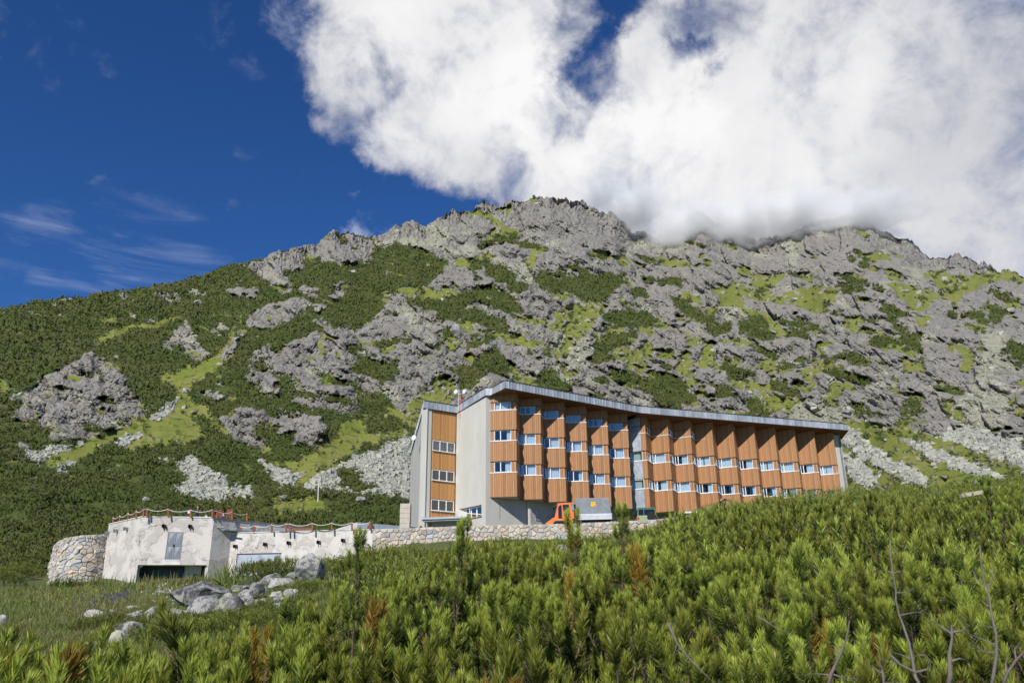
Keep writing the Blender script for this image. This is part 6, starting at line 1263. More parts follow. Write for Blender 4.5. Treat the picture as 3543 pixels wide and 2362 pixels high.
BL = [((340, 160, 1050, 500), 'largest dark lichened boulder of the pile below the concrete shelter', M_B2, .12), ((850, 300, 1140, 610), 'tall pale boulder with yellow lichen against the right side of the largest dark boulder', M_B1, 0), ((1050, 285, 1290, 555), 'rounded grey boulder between the tall pale boulder and the green pines', M_B1, .2),
 ((1180, 185, 1380, 385), 'dark split boulder above the rounded grey one in the rock pile', M_B2, .3), ((1000, 195, 1260, 310), 'flat slab leaning right behind the largest dark boulder', M_B1, .05), ((1340, 85, 1610, 230), 'long flat slab at the top of the rock pile below the steel garage door', M_B1, -.1),
 ((1460, 135, 1770, 270), 'broad pale boulder under the flat slab at the top of the rock pile', M_B3, 0), ((1640, 50, 1810, 165), 'small dark boulder at the very top of the pile beside the pointed one', M_B2, 0), ((1770, -150, 2150, 235), 'big smooth pointed boulder at the top right end of the rock pile', M_B1, -.5),
 ((510, 350, 920, 650), 'pointed triangular boulder in front of the largest dark boulder', M_B1, -.35), ((262, 490, 515, 660), 'blocky pale boulder left of the triangular boulder', M_B3, .1), ((0, 480, 232, 645), 'squat round boulder at the left of the pile above the pine tips', M_B1, 0), ((215, 530, 330, 660), 'narrow dark stone wedged between the squat and the blocky boulders', M_B2, .4),
 ((985, 500, 1110, 635), 'small pale stone under the foot of the tall pale boulder', M_B3, 0), ((120, 262, 282, 335), 'lone white flat stone in the meadow before the shelter opening', M_B3, .1), ((500, 480, 665, 565), 'thin flat stone lying on the triangular boulder', M_B1, .1), ((1350, 225, 1435, 310), 'small pale cube-like stone in the middle of the pile', M_B3, 0),
 ((1470, 285, 1620, 400), 'pale angular stone right of the cube-like one among pine tips', M_B3, .3), ((1600, 265, 1735, 370), 'slanted pale stone below the smooth pointed boulder', M_B3, -.4), ((1265, 385, 1345, 455), 'small stone just left of a lone pine shoot in the pile', M_B1, 0), ((1490, 395, 1650, 550), 'pale stone half hidden by the pine tips at the right foot of the pile', M_B3, .2),
 ((515, 435, 615, 495), 'small grey stone in the dark hollow under the largest boulder', M_B1, 0), ((620, 430, 705, 490), 'second small stone in the hollow, nearer the tall pale boulder', M_B3, 0), ((250, 425, 295, 468), 'tiny pale stone in the grass left of the largest dark boulder', M_B3, 0), ((1655, 225, 1730, 285), 'small pale stone left of the smooth pointed boulder', M_B3, 0), ((1790, 225, 1845, 280), 'tiny white stone directly under the smooth pointed boulder', M_B3, 0),
 ((790, 350, 870, 430), 'small knobbly stone on the tip of the triangular boulder', M_B1, 0), ((1455, 490, 1560, 545), 'low pale stone surrounded by pine tips at the bottom right of the pile', M_B3, 0)]
for i, (q, lab, m, t) in enumerate(BL): boulder(*K3(*q), lab, m, seed=100 + i, tilt=t * .5)
BL2 = [((301, 2111, 367, 2142), 'low pale stone in the grass left of the boulder pile', M_B3), ((372, 2107, 402, 2126), 'small white stone just right of the low pale stone in the grass', M_B3), ((416, 2116, 496, 2164), 'grey boulder at the lower left of the pile above the dark grass', M_B1), ((410, 2156, 482, 2212), 'dark boulder under the grey one at the lower left, partly behind pine tips', M_B2),
 ((376, 2186, 426, 2236), 'pale stone below the dark lower left boulder in the pine tips', M_B3), ((288, 2218, 360, 2242), 'flat pale stone lowest of all, between foreground pine tips', M_B3), ((442, 2092, 492, 2112), 'thin pale stone in the grass above the lower left boulders', M_B3), ((-14, 2126, 20, 2172), 'white stone at the left border of the meadow', M_B3),
 ((166, 2004, 198, 2032), 'pale stone at the foot of the curved retaining wall', M_B3), ((172, 1984, 196, 2003), 'small stone above the pale one at the foot of the curved wall', M_B3), ((1920, 1880, 1964, 1932), 'grey lichened boulder poking out of the pines below the parapet', M_B1)]
for i, (q, lab, m) in enumerate(BL2): boulder(*q, lab, m, seed=300 + i, r=None if i != 10 else 20)
FS = 'small grey stone among the gaps of the boulder pile below the shelter'
for i in range(34):
    t = g0_.random(); cu_ = 560 + 470 * t; cv_ = 2150 - 110 * t + g0_.normal(0, 15); w_ = g0_.uniform(14, 34); boulder(cu_ - w_ / 2, cv_ - w_ * .4, cu_ + w_ / 2, cv_ + w_ * .4, FS, M_B1 if i % 3 else M_B3, seed=700 + i, group='small stones of the boulder pile')
for i in range(12):
    cu_ = g0_.uniform(395, 560); cv_ = 2205 - (cu_ - 395) * .45 + g0_.normal(0, 14); w_ = g0_.uniform(16, 44); boulder(cu_ - w_ / 2, cv_ - w_ * .36, cu_ + w_ / 2, cv_ + w_ * .36, 'small pale stone scattered along the lower left tail of the boulder pile', M_B3 if i % 2 else M_B1, seed=760 + i, group='stones of the lower left tail of the pile')
def mrock(u0, v0, u1, v1, label, seed, m=M_B3, cat='boulder'):   # a boulder lying on the mountain side
    cx_, cy_ = (u0 + u1) / 2 / 1.50638, (v0 + (v1 - v0) * .7) / 1.50638; k = np.argmin((U_ - cx_) ** 2 + (V_ - cy_) ** 2); p = VP[k]; rr_ = np.hypot(p[0], p[1])
    w = (u1 - u0) / F_PX * rr_ * .5; h = (v1 - v0) / F_PX * rr_ * .5; me = rock_mesh(seed, w, w * .9, h * 1.05, lv=3); me.materials.append(m); o = bpy.data.objects.new('boulder', me); COL.objects.link(o); d = unit(p); o.location = tuple(p - d * w * .5 + np.array([0, 0, h * .35])); tag(o, label, cat)
Z5 = lambda a, b, c, d: (a / 1.568, 1000 + b / 1.568, c / 1.568, 1000 + d / 1.568)
for i, (q, lab) in enumerate([((1052, 58, 1104, 90), 'smooth pale boulder alone on the upper left slope'), ((88, 835, 150, 885), 'greenish boulder at the left foot of the big left cliff'), ((1035, 935, 1085, 965), 'white boulder at the head of the middle scree fan'), ((1515, 1115, 1560, 1150), 'grey boulder in the scrub between the two scree fans'), ((1925, 1120, 2000, 1175), 'angular grey boulder in the scrub left of the tower'),
  ((2160, 1105, 2252, 1165), 'dark blocky boulder against the left side of the tower'), ((775, 1128, 815, 1160), 'grey boulder in the scrub above the shelter roof'), ((630, 745, 665, 768), 'pale boulder on the bright grass strip below the big left cliff'), ((985, 535, 1032, 575), 'pale pointed boulder at the fork of the grass gully'), ((1205, 1128, 1250, 1158), 'grey boulder at the foot of the middle scree fan')]): mrock(*Z5(*q), lab, 500 + i, M_B3 if i in (0, 2, 7, 8) else M_B1)
mrock(1200 + 690 / 1.96, 600 + 1005 / 1.96, 1200 + 795 / 1.96, 600 + 1112 / 1.96, 'large dark leaning block in the middle of the rock face above the tower', 530, M_B1)
sl = MB(); a = at_y(3330, 1711, 17); b = at_y(3405, 1699, 17.2); slo = thing('timber_beam', 'weathered grey timber beam lying across the pine tops at the right', 'beam', (a[0], 17, a[2] - .1)); sl.hexa([(a[0], 17, a[2] - .05), (b[0], 17.2, b[2] - .05), (b[0], 17.35, b[2] - .05), (a[0], 17.15, a[2] - .05), (a[0], 17, a[2] + .03), (b[0], 17.2, b[2] + .03), (b[0], 17.35, b[2] + .03), (a[0], 17.15, a[2] + .03)]); sl.build('board', M_BLOCK, slo)

# ------------------------------------------------------------------ dwarf pines
def tdir(az, tl): return np.stack([np.cos(az) * np.sin(tl), np.sin(az) * np.sin(tl), np.cos(tl)], -1)
def needles_on(axis, nd, ln, w, g, t0=.03, t1=1.0, th0=62, th1=22, tri=3, tone=.5, dead=0.0, grad=.5):
    A = np.asarray(axis); m = len(A); t = np.sort(g.uniform(t0, t1, nd)) ; x = t * (m - 1); i = np.minimum(x.astype(int), m - 2); f = (x - i)[:, None]
    p = A[i] * (1 - f) + A[i + 1] * f; T = A[i + 1] - A[i]; T /= np.linalg.norm(T, axis=1, keepdims=True)
    r1 = g.normal(0, 1, (nd, 3)); s = r1 - (r1 * T).sum(1, keepdims=True) * T; s /= np.linalg.norm(s, axis=1, keepdims=True) + 1e-9
    th = np.radians(th0 + (th1 - th0) * t ** 1.5 + g.normal(0, 7, nd))[:, None]; L_ = (ln * g.uniform(.8, 1.12, nd) * (1 - .12 * t))[:, None]
    d = T * np.cos(th) + s * np.sin(th); mid = p + d * L_ * .5; d2 = unit_rows(d + T * .35); tip = mid + d2 * L_ * .5
    wv = np.cross(d, g.normal(0, 1, (nd, 3))); wv = unit_rows(wv) * w * .5
    tn = np.stack([np.clip(tone + g.normal(0, .14, nd) + grad * (t - .45), 0, 1), np.full(nd, dead) + g.uniform(0, .35, nd) * (t < .25), np.zeros(nd)], 1)  # older needles darker; sunlit tips and shaded gaps also put into the tone
    if tri == 3:
        V = np.stack([p - wv, p + wv, mid - wv * .9, mid + wv * .9, tip], 1).reshape(-1, 3); b = np.arange(nd)[:, None] * 5
        Fx = np.concatenate([b + [0, 1, 3], b + [0, 3, 2], b + [2, 3, 4]]); k = 5
    else:
        V = np.stack([p - wv, p + wv, tip], 1).reshape(-1, 3); b = np.arange(nd)[:, None] * 3; Fx = b + [0, 1, 2]; k = 3
    return V, Fx, np.repeat(tn, k, 0)
def unit_rows(a): return a / (np.linalg.norm(a, axis=1, keepdims=True) + 1e-9)
def curve(p, d, L_, g, bend=.25, n=5):
    P = [np.array(p, float)]; d = unit(d)
    for k in range(n): d = unit(d + np.array([0, 0, bend / n * 2]) + g.normal(0, .035, 3)); P.append(P[-1] + d * L_ / n)
    return np.array(P), d
class Pine:
    def __init__(s): s.V = []; s.F = []; s.T = []; s.n = 0; s.w = MB(); s.cones = []
    def nd(s, *a, **k):
        V, Fx, T = needles_on(*a, **k); s.V.append(V); s.F.append(Fx + s.n); s.T.append(T); s.n += len(V)
    def leader(s, base, d, g, nn, w, tri, sc=1.0, side=4, dead=0.0, twig=True, stem=.32, ln=.047):
        d = unit(d); A, d1 = curve(base, d, stem * sc, g, .12); tn = g.uniform(.30, .70)
        if twig: s.w.tube(list(A), [.0060 * sc, .0058 * sc, .0054 * sc, .005 * sc, .0045 * sc, .004 * sc], 4, caps=False)
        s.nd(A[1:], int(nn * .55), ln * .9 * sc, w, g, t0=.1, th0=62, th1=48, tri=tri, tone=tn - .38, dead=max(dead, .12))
        B, _ = curve(A[-1], d1, g.uniform(.10, .17) * sc, g, .1); s.nd(B, int(nn * 1.25), ln * sc, w, g, th0=50, th1=24, tri=tri, tone=tn + .1, dead=dead, grad=.95)
        a0 = g.uniform(0, 6.28)
        for k in range(side):
            q = A[-1] if k < side * .5 else A[3]; az = a0 + k * 6.28 / max(1, side * .55) + g.normal(0, .25); tl = g.uniform(.75, 1.15)
            dd = unit(d1 * math.cos(tl) + math.sin(tl) * unit(np.cross(d1, [math.cos(az), math.sin(az), .1]))); C_, d2 = curve(q, dd, g.uniform(.09, .13) * sc, g, 1.3); E_, _ = curve(C_[-1], d2, g.uniform(.07, .12) * sc, g, .5)
            if twig: s.w.tube([C_[0], C_[2], C_[5]], .004 * sc, 3, caps=False)
            s.nd(C_, int(nn * .28), ln * .8 * sc, w, g, tri=tri, tone=tn - .35, dead=dead, th0=60, th1=50); s.nd(E_, int(nn * .9), ln * sc, w, g, tri=tri, tone=tn, dead=dead, th0=50, th1=24, grad=.95)
    def make(s, name, label, group, nm, tm=None):
        o = thing(name, label, 'pine', (0, 0, 0), 0, group)
        n = npmesh('needles', np.concatenate(s.V), np.concatenate(s.F), nm, o); vattr(n, 'tone', np.concatenate(s.T))
        if s.w.v: s.w.build('branches', M_TWIG, o, local=True)
        for c, ax in s.cones: cone(o, c, ax)
        Zs = np.concatenate(s.V)[:, 2]; TOPS[id(o)] = float(np.percentile(Zs, 99.6)); return o
TOPS = {}
M_TWIG = mat('pine_twig', (.16, .115, .085), (.09, .06, .045), rough=.9, scale=30, bump=.3)
M_DEADW = mat('dead_grey_wood', (.22, .19, .17), (.13, .11, .095), rough=.9, scale=14, stretch=(1, 1, .3), bump=.3)
M_CONE = mat('cone_scale', (.13, .07, .045), (.07, .04, .03), rough=.7, scale=30, bump=.1)
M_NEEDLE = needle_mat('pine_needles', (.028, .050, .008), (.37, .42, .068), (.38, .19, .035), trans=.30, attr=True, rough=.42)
M_NEEDLE_FAR = needle_mat('far_pine_needles', (.07, .10, .016), (.26, .29, .05), (.22, .13, .04), trans=.22, attr=True, rough=.55)
def cone(parent, c, ax):
    mb = MB(); ax = unit(ax); a = unit(np.cross(ax, (.2, .9, .3))); e = np.cross(ax, a); n = 0
    for j in range(7):
        h = -.02 + .045 * j / 6; r = .019 * math.sin(math.pi * (j + .8) / 8.2)
        for k in range(7):
            t = 6.28 * (k + .5 * (j % 2)) / 7; o_ = math.cos(t) * a + math.sin(t) * e; q = np.array(c) + ax * h; sd_ = np.cross(ax, o_)
            mb.add([q + o_ * r * .3 - sd_ * .006, q + o_ * r * .3 + sd_ * .006, q + o_ * (r + .007) + ax * .008 + sd_ * .007, q + o_ * (r + .009) + ax * .012, q + o_ * (r + .007) + ax * .008 - sd_ * .007, q + o_ * r * .5 + ax * .012], [(0, 1, 2, 4), (4, 2, 3), (0, 4, 5), (5, 2, 1)])
    mb.lathe(np.array(c) - ax * .02, [(.006, 0), (.014, .012), (.012, .03), (.003, .045)], ax, 8); return mb.build('pine_cone', M_CONE, parent, local=True)
g = np.random.default_rng(77)
LBL_N = 'leafy green dwarf pine in the dense thicket filling the foreground slope'; GR_N = 'dwarf pines of the foreground thicket'
near_v = []
for k in range(6):
    P_ = Pine(); m = 11
    for j in range(m):
        r_b = .35 * math.sqrt((j + .4) / m); az = j * 2.4 + g.normal(0, .25); base = np.array([math.cos(az) * r_b, math.sin(az) * r_b, .36 + g.normal(0, .07) - .5 * r_b]); tl = r_b * 1.2 + g.normal(0, .10)
        P_.leader(base, [math.cos(az) * math.sin(tl), math.sin(az) * math.sin(tl), math.cos(tl)], g, 215, .0033, 3, side=3, sc=g.uniform(.85, 1.15), dead=.8 if (k == 3 and j == 7) else 0)
        P_.w.tube([(0, 0, -.5), base * [.5, .5, 0] + [0, 0, 0], base], [.014, .010, .006], 5, caps=False)
    if k % 2: P_.cones = [(np.array([.05, -.12, .72]) + g.normal(0, .03, 3), (0.2, -.5, .6)), (np.array([-.10, -.15, .68]) + g.normal(0, .03, 3), (-.3, -.5, .4))][:1 + k % 3]
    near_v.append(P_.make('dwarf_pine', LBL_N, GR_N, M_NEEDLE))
TOPN = 1.12
mid_v = []
for k in range(4):
    P_ = Pine(); m = 24
    for j in range(m):
        r_b = .62 * math.sqrt((j + .5) / m); az = j * 2.4 + g.normal(0, .3); base = np.array([math.cos(az) * r_b, math.sin(az) * r_b, .40 + g.normal(0, .09) - .3 * r_b]); tl = r_b * .6 + g.normal(0, .14)
        P_.leader(base, [math.cos(az) * math.sin(tl), math.sin(az) * math.sin(tl), math.cos(tl)], g, 56, .0085, 1, side=3, sc=g.uniform(.95, 1.3), twig=False, dead=.9 if g.random() < .012 else 0)
    P_.w.tube([(0, 0, -.5), (0.02, 0, .3)], [.03, .02], 5)
    mid_v.append(P_.make('dwarf_pine', LBL_N, GR_N, M_NEEDLE))
far_v = []
LBL_F = 'distant dwarf pine bush on the slope between the foreground thicket and the hotel parapet'; GR_F = 'dwarf pines on the slope below the hotel'
for k in range(4):
    P_ = Pine(); m = 90
    for j in range(m):
        r_b = 1.05 * math.sqrt((j + .5) / m); az = j * 2.4 + g.normal(0, .3); hh = .55 * (1 - (r_b / 1.25) ** 2) + g.normal(0, .07); base = np.array([math.cos(az) * r_b, math.sin(az) * r_b, hh + .1])
        tl = r_b * .5 + g.normal(0, .2); d_ = np.array([math.cos(az) * math.sin(tl), math.sin(az) * math.sin(tl), math.cos(tl)]); A, _ = curve(base, d_, g.uniform(.22, .42), g, .2, 3); tn = g.uniform(.2, .8)
        P_.nd(A, 26, .085, .020, g, t0=0, tri=1, tone=tn, dead=.85 if g.random() < .02 else 0)
        for q in range(2): 
            az2 = g.uniform(0, 6.28); C_, _ = curve(A[1], [math.cos(az2), math.sin(az2), .8], .18, g, .5, 3); P_.nd(C_, 16, .08, .020, g, t0=0, tri=1, tone=tn - .1)
    P_.w.tube([(0, 0, -.5), (0.02, 0, .4)], [.04, .02], 5)
    far_v.append(P_.make('dwarf_pine', LBL_F, GR_F, M_NEEDLE_FAR))
TOPM, TOPF = 1.12, .95
used = set()
def put(variants, x, y, ztop, top, sc, label=None, group=None, tilt=.10):
    k = int(g.integers(len(variants))); v = variants[k]; top = TOPS[id(v)]; o = v if id(v) not in used else copy_tree(v); used.add(id(v))
    o.location = (x, y, ztop - top * sc); o.rotation_euler = (g.normal(0, tilt), g.normal(0, tilt), g.uniform(0, 6.28)); s = sc; o.scale = (s, s, s)
    if label: o['label'] = label
    if group is not None:
        if group: o['group'] = group
        elif 'group' in o: del o['group']
    return o
cap = np.array([(560, 1420), (640, 1345), (700, 1305), (780, 1280), (850, 1264), (1000, 1262), (1200, 1250), (1300, 1246), (1420, 1228), (1480, 1218), (1540, 1202), (1570, 1182), (1630, 1165), (1700, 1140), (1760, 1126), (1850, 1112), (2000, 1110), (2100, 1116), (2200, 1120), (2352, 1098), (2600, 1080)], float)
ca, ce = azel(cap[:, 0], cap[:, 1])
ncap = np.array([(-60, 1440), (0, 1436), (150, 1446), (225, 1476), (320, 1482), (420, 1464), (540, 1446), (620, 1408), (700, 1345), (760, 1300), (850, 1268), (960, 1262), (1060, 1246), (1200, 1252), (1300, 1238), (1400, 1240), (1500, 1232), (1600, 1215), (1700, 1200), (1850, 1170), (2100, 1150), (2352, 1140)], float)
na_, ne_ = azel(ncap[:, 0], ncap[:, 1])
cn = [(x, 1568, 1.9) for x in (0, 400, 800, 1200, 1600, 2000, 2352)] + [(0, 1435, 2.9), (150, 1438, 3.0), (300, 1448, 3.2), (430, 1448, 3.4), (560, 1425, 3.8), (650, 1385, 4.2), (720, 1330, 4.6), (840, 1262, 5.0), (950, 1262, 5.2), (1060, 1245, 5.2), (1200, 1240, 5.4), (1310, 1225, 5.6), (1400, 1235, 5.8), (1500, 1235, 6.5),
  (0, 1500, 2.3), (400, 1505, 2.4), (800, 1400, 3.0), (1200, 1400, 2.9), (1600, 1400, 2.9), (1500, 1300, 4.2), (1800, 1400, 3.1), (1800, 1270, 5.5), (1650, 1200, 9), (1800, 1170, 10), (1850, 1135, 14), (2000, 1130, 14), (2150, 1135, 14), (2352, 1118, 14), (2352, 1500, 2.3), (2352, 1320, 4.2), (2352, 1200, 7.5), (2100, 1230, 7), (2100, 1400, 3.1)]
KR = 1.28; cn = [(x, y, r * KR) for x, y, r in cn]
cp = []
for x, y, r in cn: d = dray(x, y); d = d / np.hypot(d[0], d[1]); cp.append(tuple(d * r))
for a_, r in ((-30, 1.5), (-10, 1.5), (10, 1.5), (30, 1.5)): cp.append((r * math.sin(rad(a_)), r * math.cos(rad(a_)), -.36))
canopy = rbf(cp)
lim = [(-40, 5.4), (-33, 5.4), (-26, 5.4), (-21, 5.6), (-17, 6.2), (-12, 7.0), (-4, 7.4), (2, 7.8), (5, 11.0), (7, 24), (12, 25), (40, 25)]
clump = lambda x, y: float(np.clip((fbm(np.array([[x / 1.15 + 40, y / 1.15 + 40, .5]]), 2, 66)[0] - .38) * 2.6, 0, 1))
pts_ = []; nn_ = mm_ = 0
def far_enough(x, y, sp): return all((x - a) ** 2 + (y - b) ** 2 > (sp + s) ** 2 / 4 for a, b, s in pts_)
for tr in range(26000):
    az = g.uniform(-40, 40); r = math.exp(g.uniform(math.log(1.5), math.log(25)))
    if r > np.interp(az, [a for a, _ in lim], [b for _, b in lim]): continue
    x, y = r * math.sin(rad(az)), r * math.cos(rad(az)); sp = (.49 if az > -18 else .38) if r < 7.2 else .74 + (r - 7.2) * .055
    if not far_enough(x, y, sp): continue
    if r < 7.2 and nn_ < 160: z = min(float(canopy(x, y)), r * math.tan(rad(float(np.interp(az, na_, ne_)))) - .02) + (.04 if az < -30 else 0) - (.42 if az > -18 else .05) * clump(x, y) + g.normal(0, .03); put(near_v, x, y, z, TOPN, g.uniform(1.0, 1.5)); nn_ += 1
    elif r >= 7.2 and mm_ < 115: z = min(float(canopy(x, y)), r * math.tan(rad(float(np.interp(az, ca, ce)))) - .10) - .50 * clump(x * .55, y * .55) + g.normal(0, .05); put(mid_v, x, y, z, TOPM, g.uniform(1.1, 1.7) * (1 + (r - 7.2) * .03)); mm_ += 1
    else: continue
    pts_.append((x, y, sp))
print('near pines', nn_, 'mid', mm_)
# leaders that stand out against the wall and the hotel
for i, (u, v, r, lab) in enumerate([(1585, 1818, 5.4, 'tall dwarf pine leader standing before the foot of the grey tower'), (2140, 1764, 5.8, 'slender dwarf pine leader rising in front of the parapet between truck and off-roader'), (1990, 1793, 5.2, 'brownish dwarf pine leader in front of the truck door'), 
    (1240, 1868, 5.3, 'dwarf pine leader before the right end of the shelter wall'), (3000, 1720, 12, 'tallest dwarf pine leader on the right skyline of the thicket'), (3400, 1660, 11, 'dwarf pine leader near the right border below the scree')]):
    P_ = Pine(); d = ray(u, v); d = d / np.hypot(d[0], d[1]) * r; P_.leader(np.array([0, 0, -.50]), [0.05, 0, 1], g, 170, .0034, 3, side=6, sc=1.05, dead=.55 if i == 2 else 0)
    for q in range(12): a_ = q * 2.4; P_.leader(np.array([math.cos(a_) * (.10 + .022 * q), math.sin(a_) * (.10 + .022 * q), -.66 - .05 * q]), [math.cos(a_) * .35, math.sin(a_) * .35, 1], g, 120, .0036, 3, side=4, sc=.9, dead=.5 if i == 2 else 0)
    P_.w.tube([(0, 0, -1.9), (0, 0, -.5)], [.014, .007], 5); o = P_.make('dwarf_pine', lab, None, M_NEEDLE); o.location = tuple(d); 
# bushes on the slope below the car park
nf = nth = 0; mass = []
for tr in range(14000):
    az = g.uniform(-13, 38); r = g.uniform(9, 61)
    if r < 25 and az > 5.5: continue
    if r < 12: continue
    if az < -9 and r < 34: continue
    x, y = r * math.sin(rad(az)), r * math.cos(rad(az)); sp = 1.05 + r * .013
    if y > 62.3 + .1 * x or y < 24 - (az + 14) * 1.4: continue
    if not far_enough(x, y, sp): continue
    zt = min(G(x, y) + g.uniform(.9, 1.5), r * math.tan(rad(float(np.interp(az, ca, ce)))) + g.normal(0, .0035) * r)
    if zt < G(x, y) + .15 or nf >= 330: continue
    if r < 38 and nth < 60: put(far_v, x, y, zt, TOPF, g.uniform(1.0, 1.35)); nth += 1
    else: mass.append((x, y, zt, g.uniform(1.0, 1.35), g.uniform(0, 6.28)))
    pts_.append((x, y, sp)); nf += 1
print('far pines', nf, nth)
Vm, Fq, Tm, nn0 = [], [], [], 0
for i, (x, y, zt, sc, rz) in enumerate(mass):
    v = far_v[i % 4]; nm_ = [c for c in v.children if c.name.startswith('needles')][0].data; n = len(nm_.vertices); co = np.zeros(n * 3, np.float32); nm_.vertices.foreach_get('co', co); co = co.reshape(-1, 3)
    tn = np.zeros(n * 4, np.float32); nm_.attributes['tone'].data.foreach_get('color', tn); tn = tn.reshape(-1, 4)[:, :3]
    keep = np.repeat(g.random(n // 3) < .29, 3); c = co[keep]; cz, s_z = math.cos(rz), math.sin(rz); c = np.stack([c[:, 0] * cz - c[:, 1] * s_z, c[:, 0] * s_z + c[:, 1] * cz, c[:, 2]], 1) * sc + [x, y, zt - TOPS[id(v)] * sc]
    Vm.append(c); Tm.append(np.clip(tn[keep] + g.normal(0, .12), 0, 1)); Fq.append(np.arange(len(c)).reshape(-1, 3) + nn0); nn0 += len(c)
o = npmesh('dwarf_pine_thicket', np.concatenate(Vm), np.concatenate(Fq), M_NEEDLE_FAR); vattr(o, 'tone', np.concatenate(Tm)); stuff(o, 'far mass of small dwarf pines below the parapet of the hotel car park', 'pine scrub')
LW = 'dark dwarf pine bush at the left border beside the curved retaining wall'
for (dx, dy) in [(8, 1345), (30, 1330), (55, 1320), (80, 1300), (100, 1290), (20, 1300), (60, 1285), (95, 1262), (40, 1265), (10, 1262), (-25, 1330), (-30, 1290)]:
    h = hit(dx, dy, 95); put(far_v, h[0], h[1], h[2] + 1.1, TOPF, g.uniform(1.1, 1.5), label=LW, group='dwarf pines beside the retaining wall')
LG = 'dwarf pine bush growing in front of the pale steel garage door above the rock pile'
for (dx, dy) in [(575, 1328), (600, 1322), (628, 1318), (655, 1312), (682, 1306), (705, 1300), (640, 1300), (610, 1305)]:
    h = hit(dx, dy + 12, 60); put(far_v, h[0], h[1], h[2] + .75, TOPF, g.uniform(.7, .95), label=LG, group='dwarf pines before the garage door')
LR = 'low dwarf pine bush in the grass around the lower left boulders'
for (dx, dy) in [(250, 1430), (290, 1425), (330, 1415), (370, 1420), (410, 1425), (450, 1430), (500, 1425), (540, 1420), (210, 1440), (310, 1440), (600, 1400), (470, 1445), (520, 1440), (560, 1435), (610, 1425), (650, 1405), (690, 1385), (640, 1430), (430, 1450), (390, 1458), (350, 1462), (680, 1350), (720, 1345)]:
    h = hit(dx, dy + 10, 60); put(far_v, h[0], h[1], h[2] + .34, TOPF, g.uniform(.45, .65), label=LR, group='low dwarf pines round the boulders')
# young spruce
ys = at_y(352, 1900, 71); yt = at_y(362, 1795, 71); P_ = Pine(); H_ = yt[2] - ys[2]
for k in range(60):
    z = H_ * (k / 60) ** .9; R_b = .12 + .75 * (1 - z / H_); az = k * 2.4; A, _ = curve([0, 0, z], [math.cos(az), math.sin(az), .25], R_b, g, .5, 4); P_.nd(A, 55, .12, .03, g, t0=.1, tri=1, tone=.9); P_.w.tube([A[0], A[2]], .02, 3)
P_.w.tube([(0, 0, -1), (0, 0, H_)], [.06, .02], 6); o = P_.make('young_spruce', 'bright green young spruce rising behind the curved retaining wall', None, M_NEEDLE_FAR); o.location = tuple(ys); o['category'] = 'tree'
# dead grey branches at the lower right
C3 = lambda u, v: (2300 + u / 1.892, 1600 + v / 1.892)
def dead(main, sides, r, rad_, label):
    rad_ = rad_ * .36; r = r * 1.1
    P = lambda u, v, k: (lambda d: d / np.hypot(d[0], d[1]) * (r + k))(ray(*C3(u, v)))
    M_ = [P(u, v, .0) for u, v in main]; o = thing('dead_branch', label, 'branch', M_[0]); n = len(M_)
    mb = MB(); mb.tube(M_, [rad_ * (1 - .75 * i / (n - 1)) for i in range(n)], 6); mb.build('stem', M_DEADW, o, smooth=True)
    for s in sides:
        S_ = [P(u, v, .03 * j) for j, (u, v) in enumerate(s)]; mb = MB(); mb.tube(S_, [rad_ * .45 * (1 - .7 * j / (len(S_) - 1)) for j in range(len(S_))], 5); mb.build('twig', M_DEADW, o, smooth=True)
dead([(1700, 1500), (1640, 1400), (1620, 1290), (1600, 1180), (1560, 1060), (1535, 1000), (1512, 900), (1512, 820), (1490, 700), (1478, 600), (1476, 500)], [[(1492, 722), (1450, 705), (1418, 680)], [(1492, 722), (1530, 715), (1560, 700)], [(1535, 1000), (1600, 985), (1670, 975), (1725, 950)], [(1515, 850), (1580, 850), (1640, 820)], [(1600, 1180), (1570, 1130), (1540, 1110)], [(1620, 1290), (1560, 1260), (1500, 1240), (1460, 1190)]], 2.15, .012, 'long bare grey branch rising through the lower right thicket, left of two')
dead([(2130, 1500), (2150, 1400), (2172, 1250), (2170, 1120), (2140, 1000), (2120, 860), (2090, 770), (2070, 650), (2062, 540)], [[(2165, 1190), (2090, 1160), (1990, 1120), (1930, 1020)], [(2160, 1080), (2100, 1070), (2040, 1040)], [(2095, 790), (2040, 760), (2010, 690)], [(2110, 820), (2140, 770), (2150, 700)], [(2120, 940), (2080, 910), (2060, 880)], [(2172, 1240), (2100, 1240), (2030, 1200), (1960, 1160)]], 2.2, .013, 'tall bare grey branch near the right border of the thicket')
dead([(1850, 1500), (1870, 1380), (1862, 1260), (1880, 1150), (1878, 1060)], [[(1880, 1120), (1820, 1080), (1740, 1030), (1700, 1020)], [(1880, 1110), (1940, 1100), (2000, 1060)], [(1868, 1300), (1930, 1280), (1990, 1300)]], 2.0, .018, 'thick dark upright dead stem between the two long grey branches')
dead([(1480, 1260), (1540, 1320), (1640, 1370), (1720, 1350), (1745, 1300), (1700, 1255), (1620, 1265)], [[(1640, 1370), (1700, 1400), (1800, 1400)]], 1.9, .009, 'thin dead branch curling in a loop at the lower right')
dead([(2200, 1500), (2240, 1380), (2300, 1290), (2360, 1230), (2400, 1180)], [[(2240, 1380), (2230, 1320), (2250, 1250)], [(2300, 1290), (2290, 1220), (2330, 1170)]], 1.9, .011, 'forked dead branch in the bottom right corner')
dead([(600, 1000), (680, 1050), (760, 1100), (860, 1110)], [[(680, 1050), (740, 1020), (800, 990)]], 2.6, .007, 'short dead twig lying in the thicket below the centre cones')
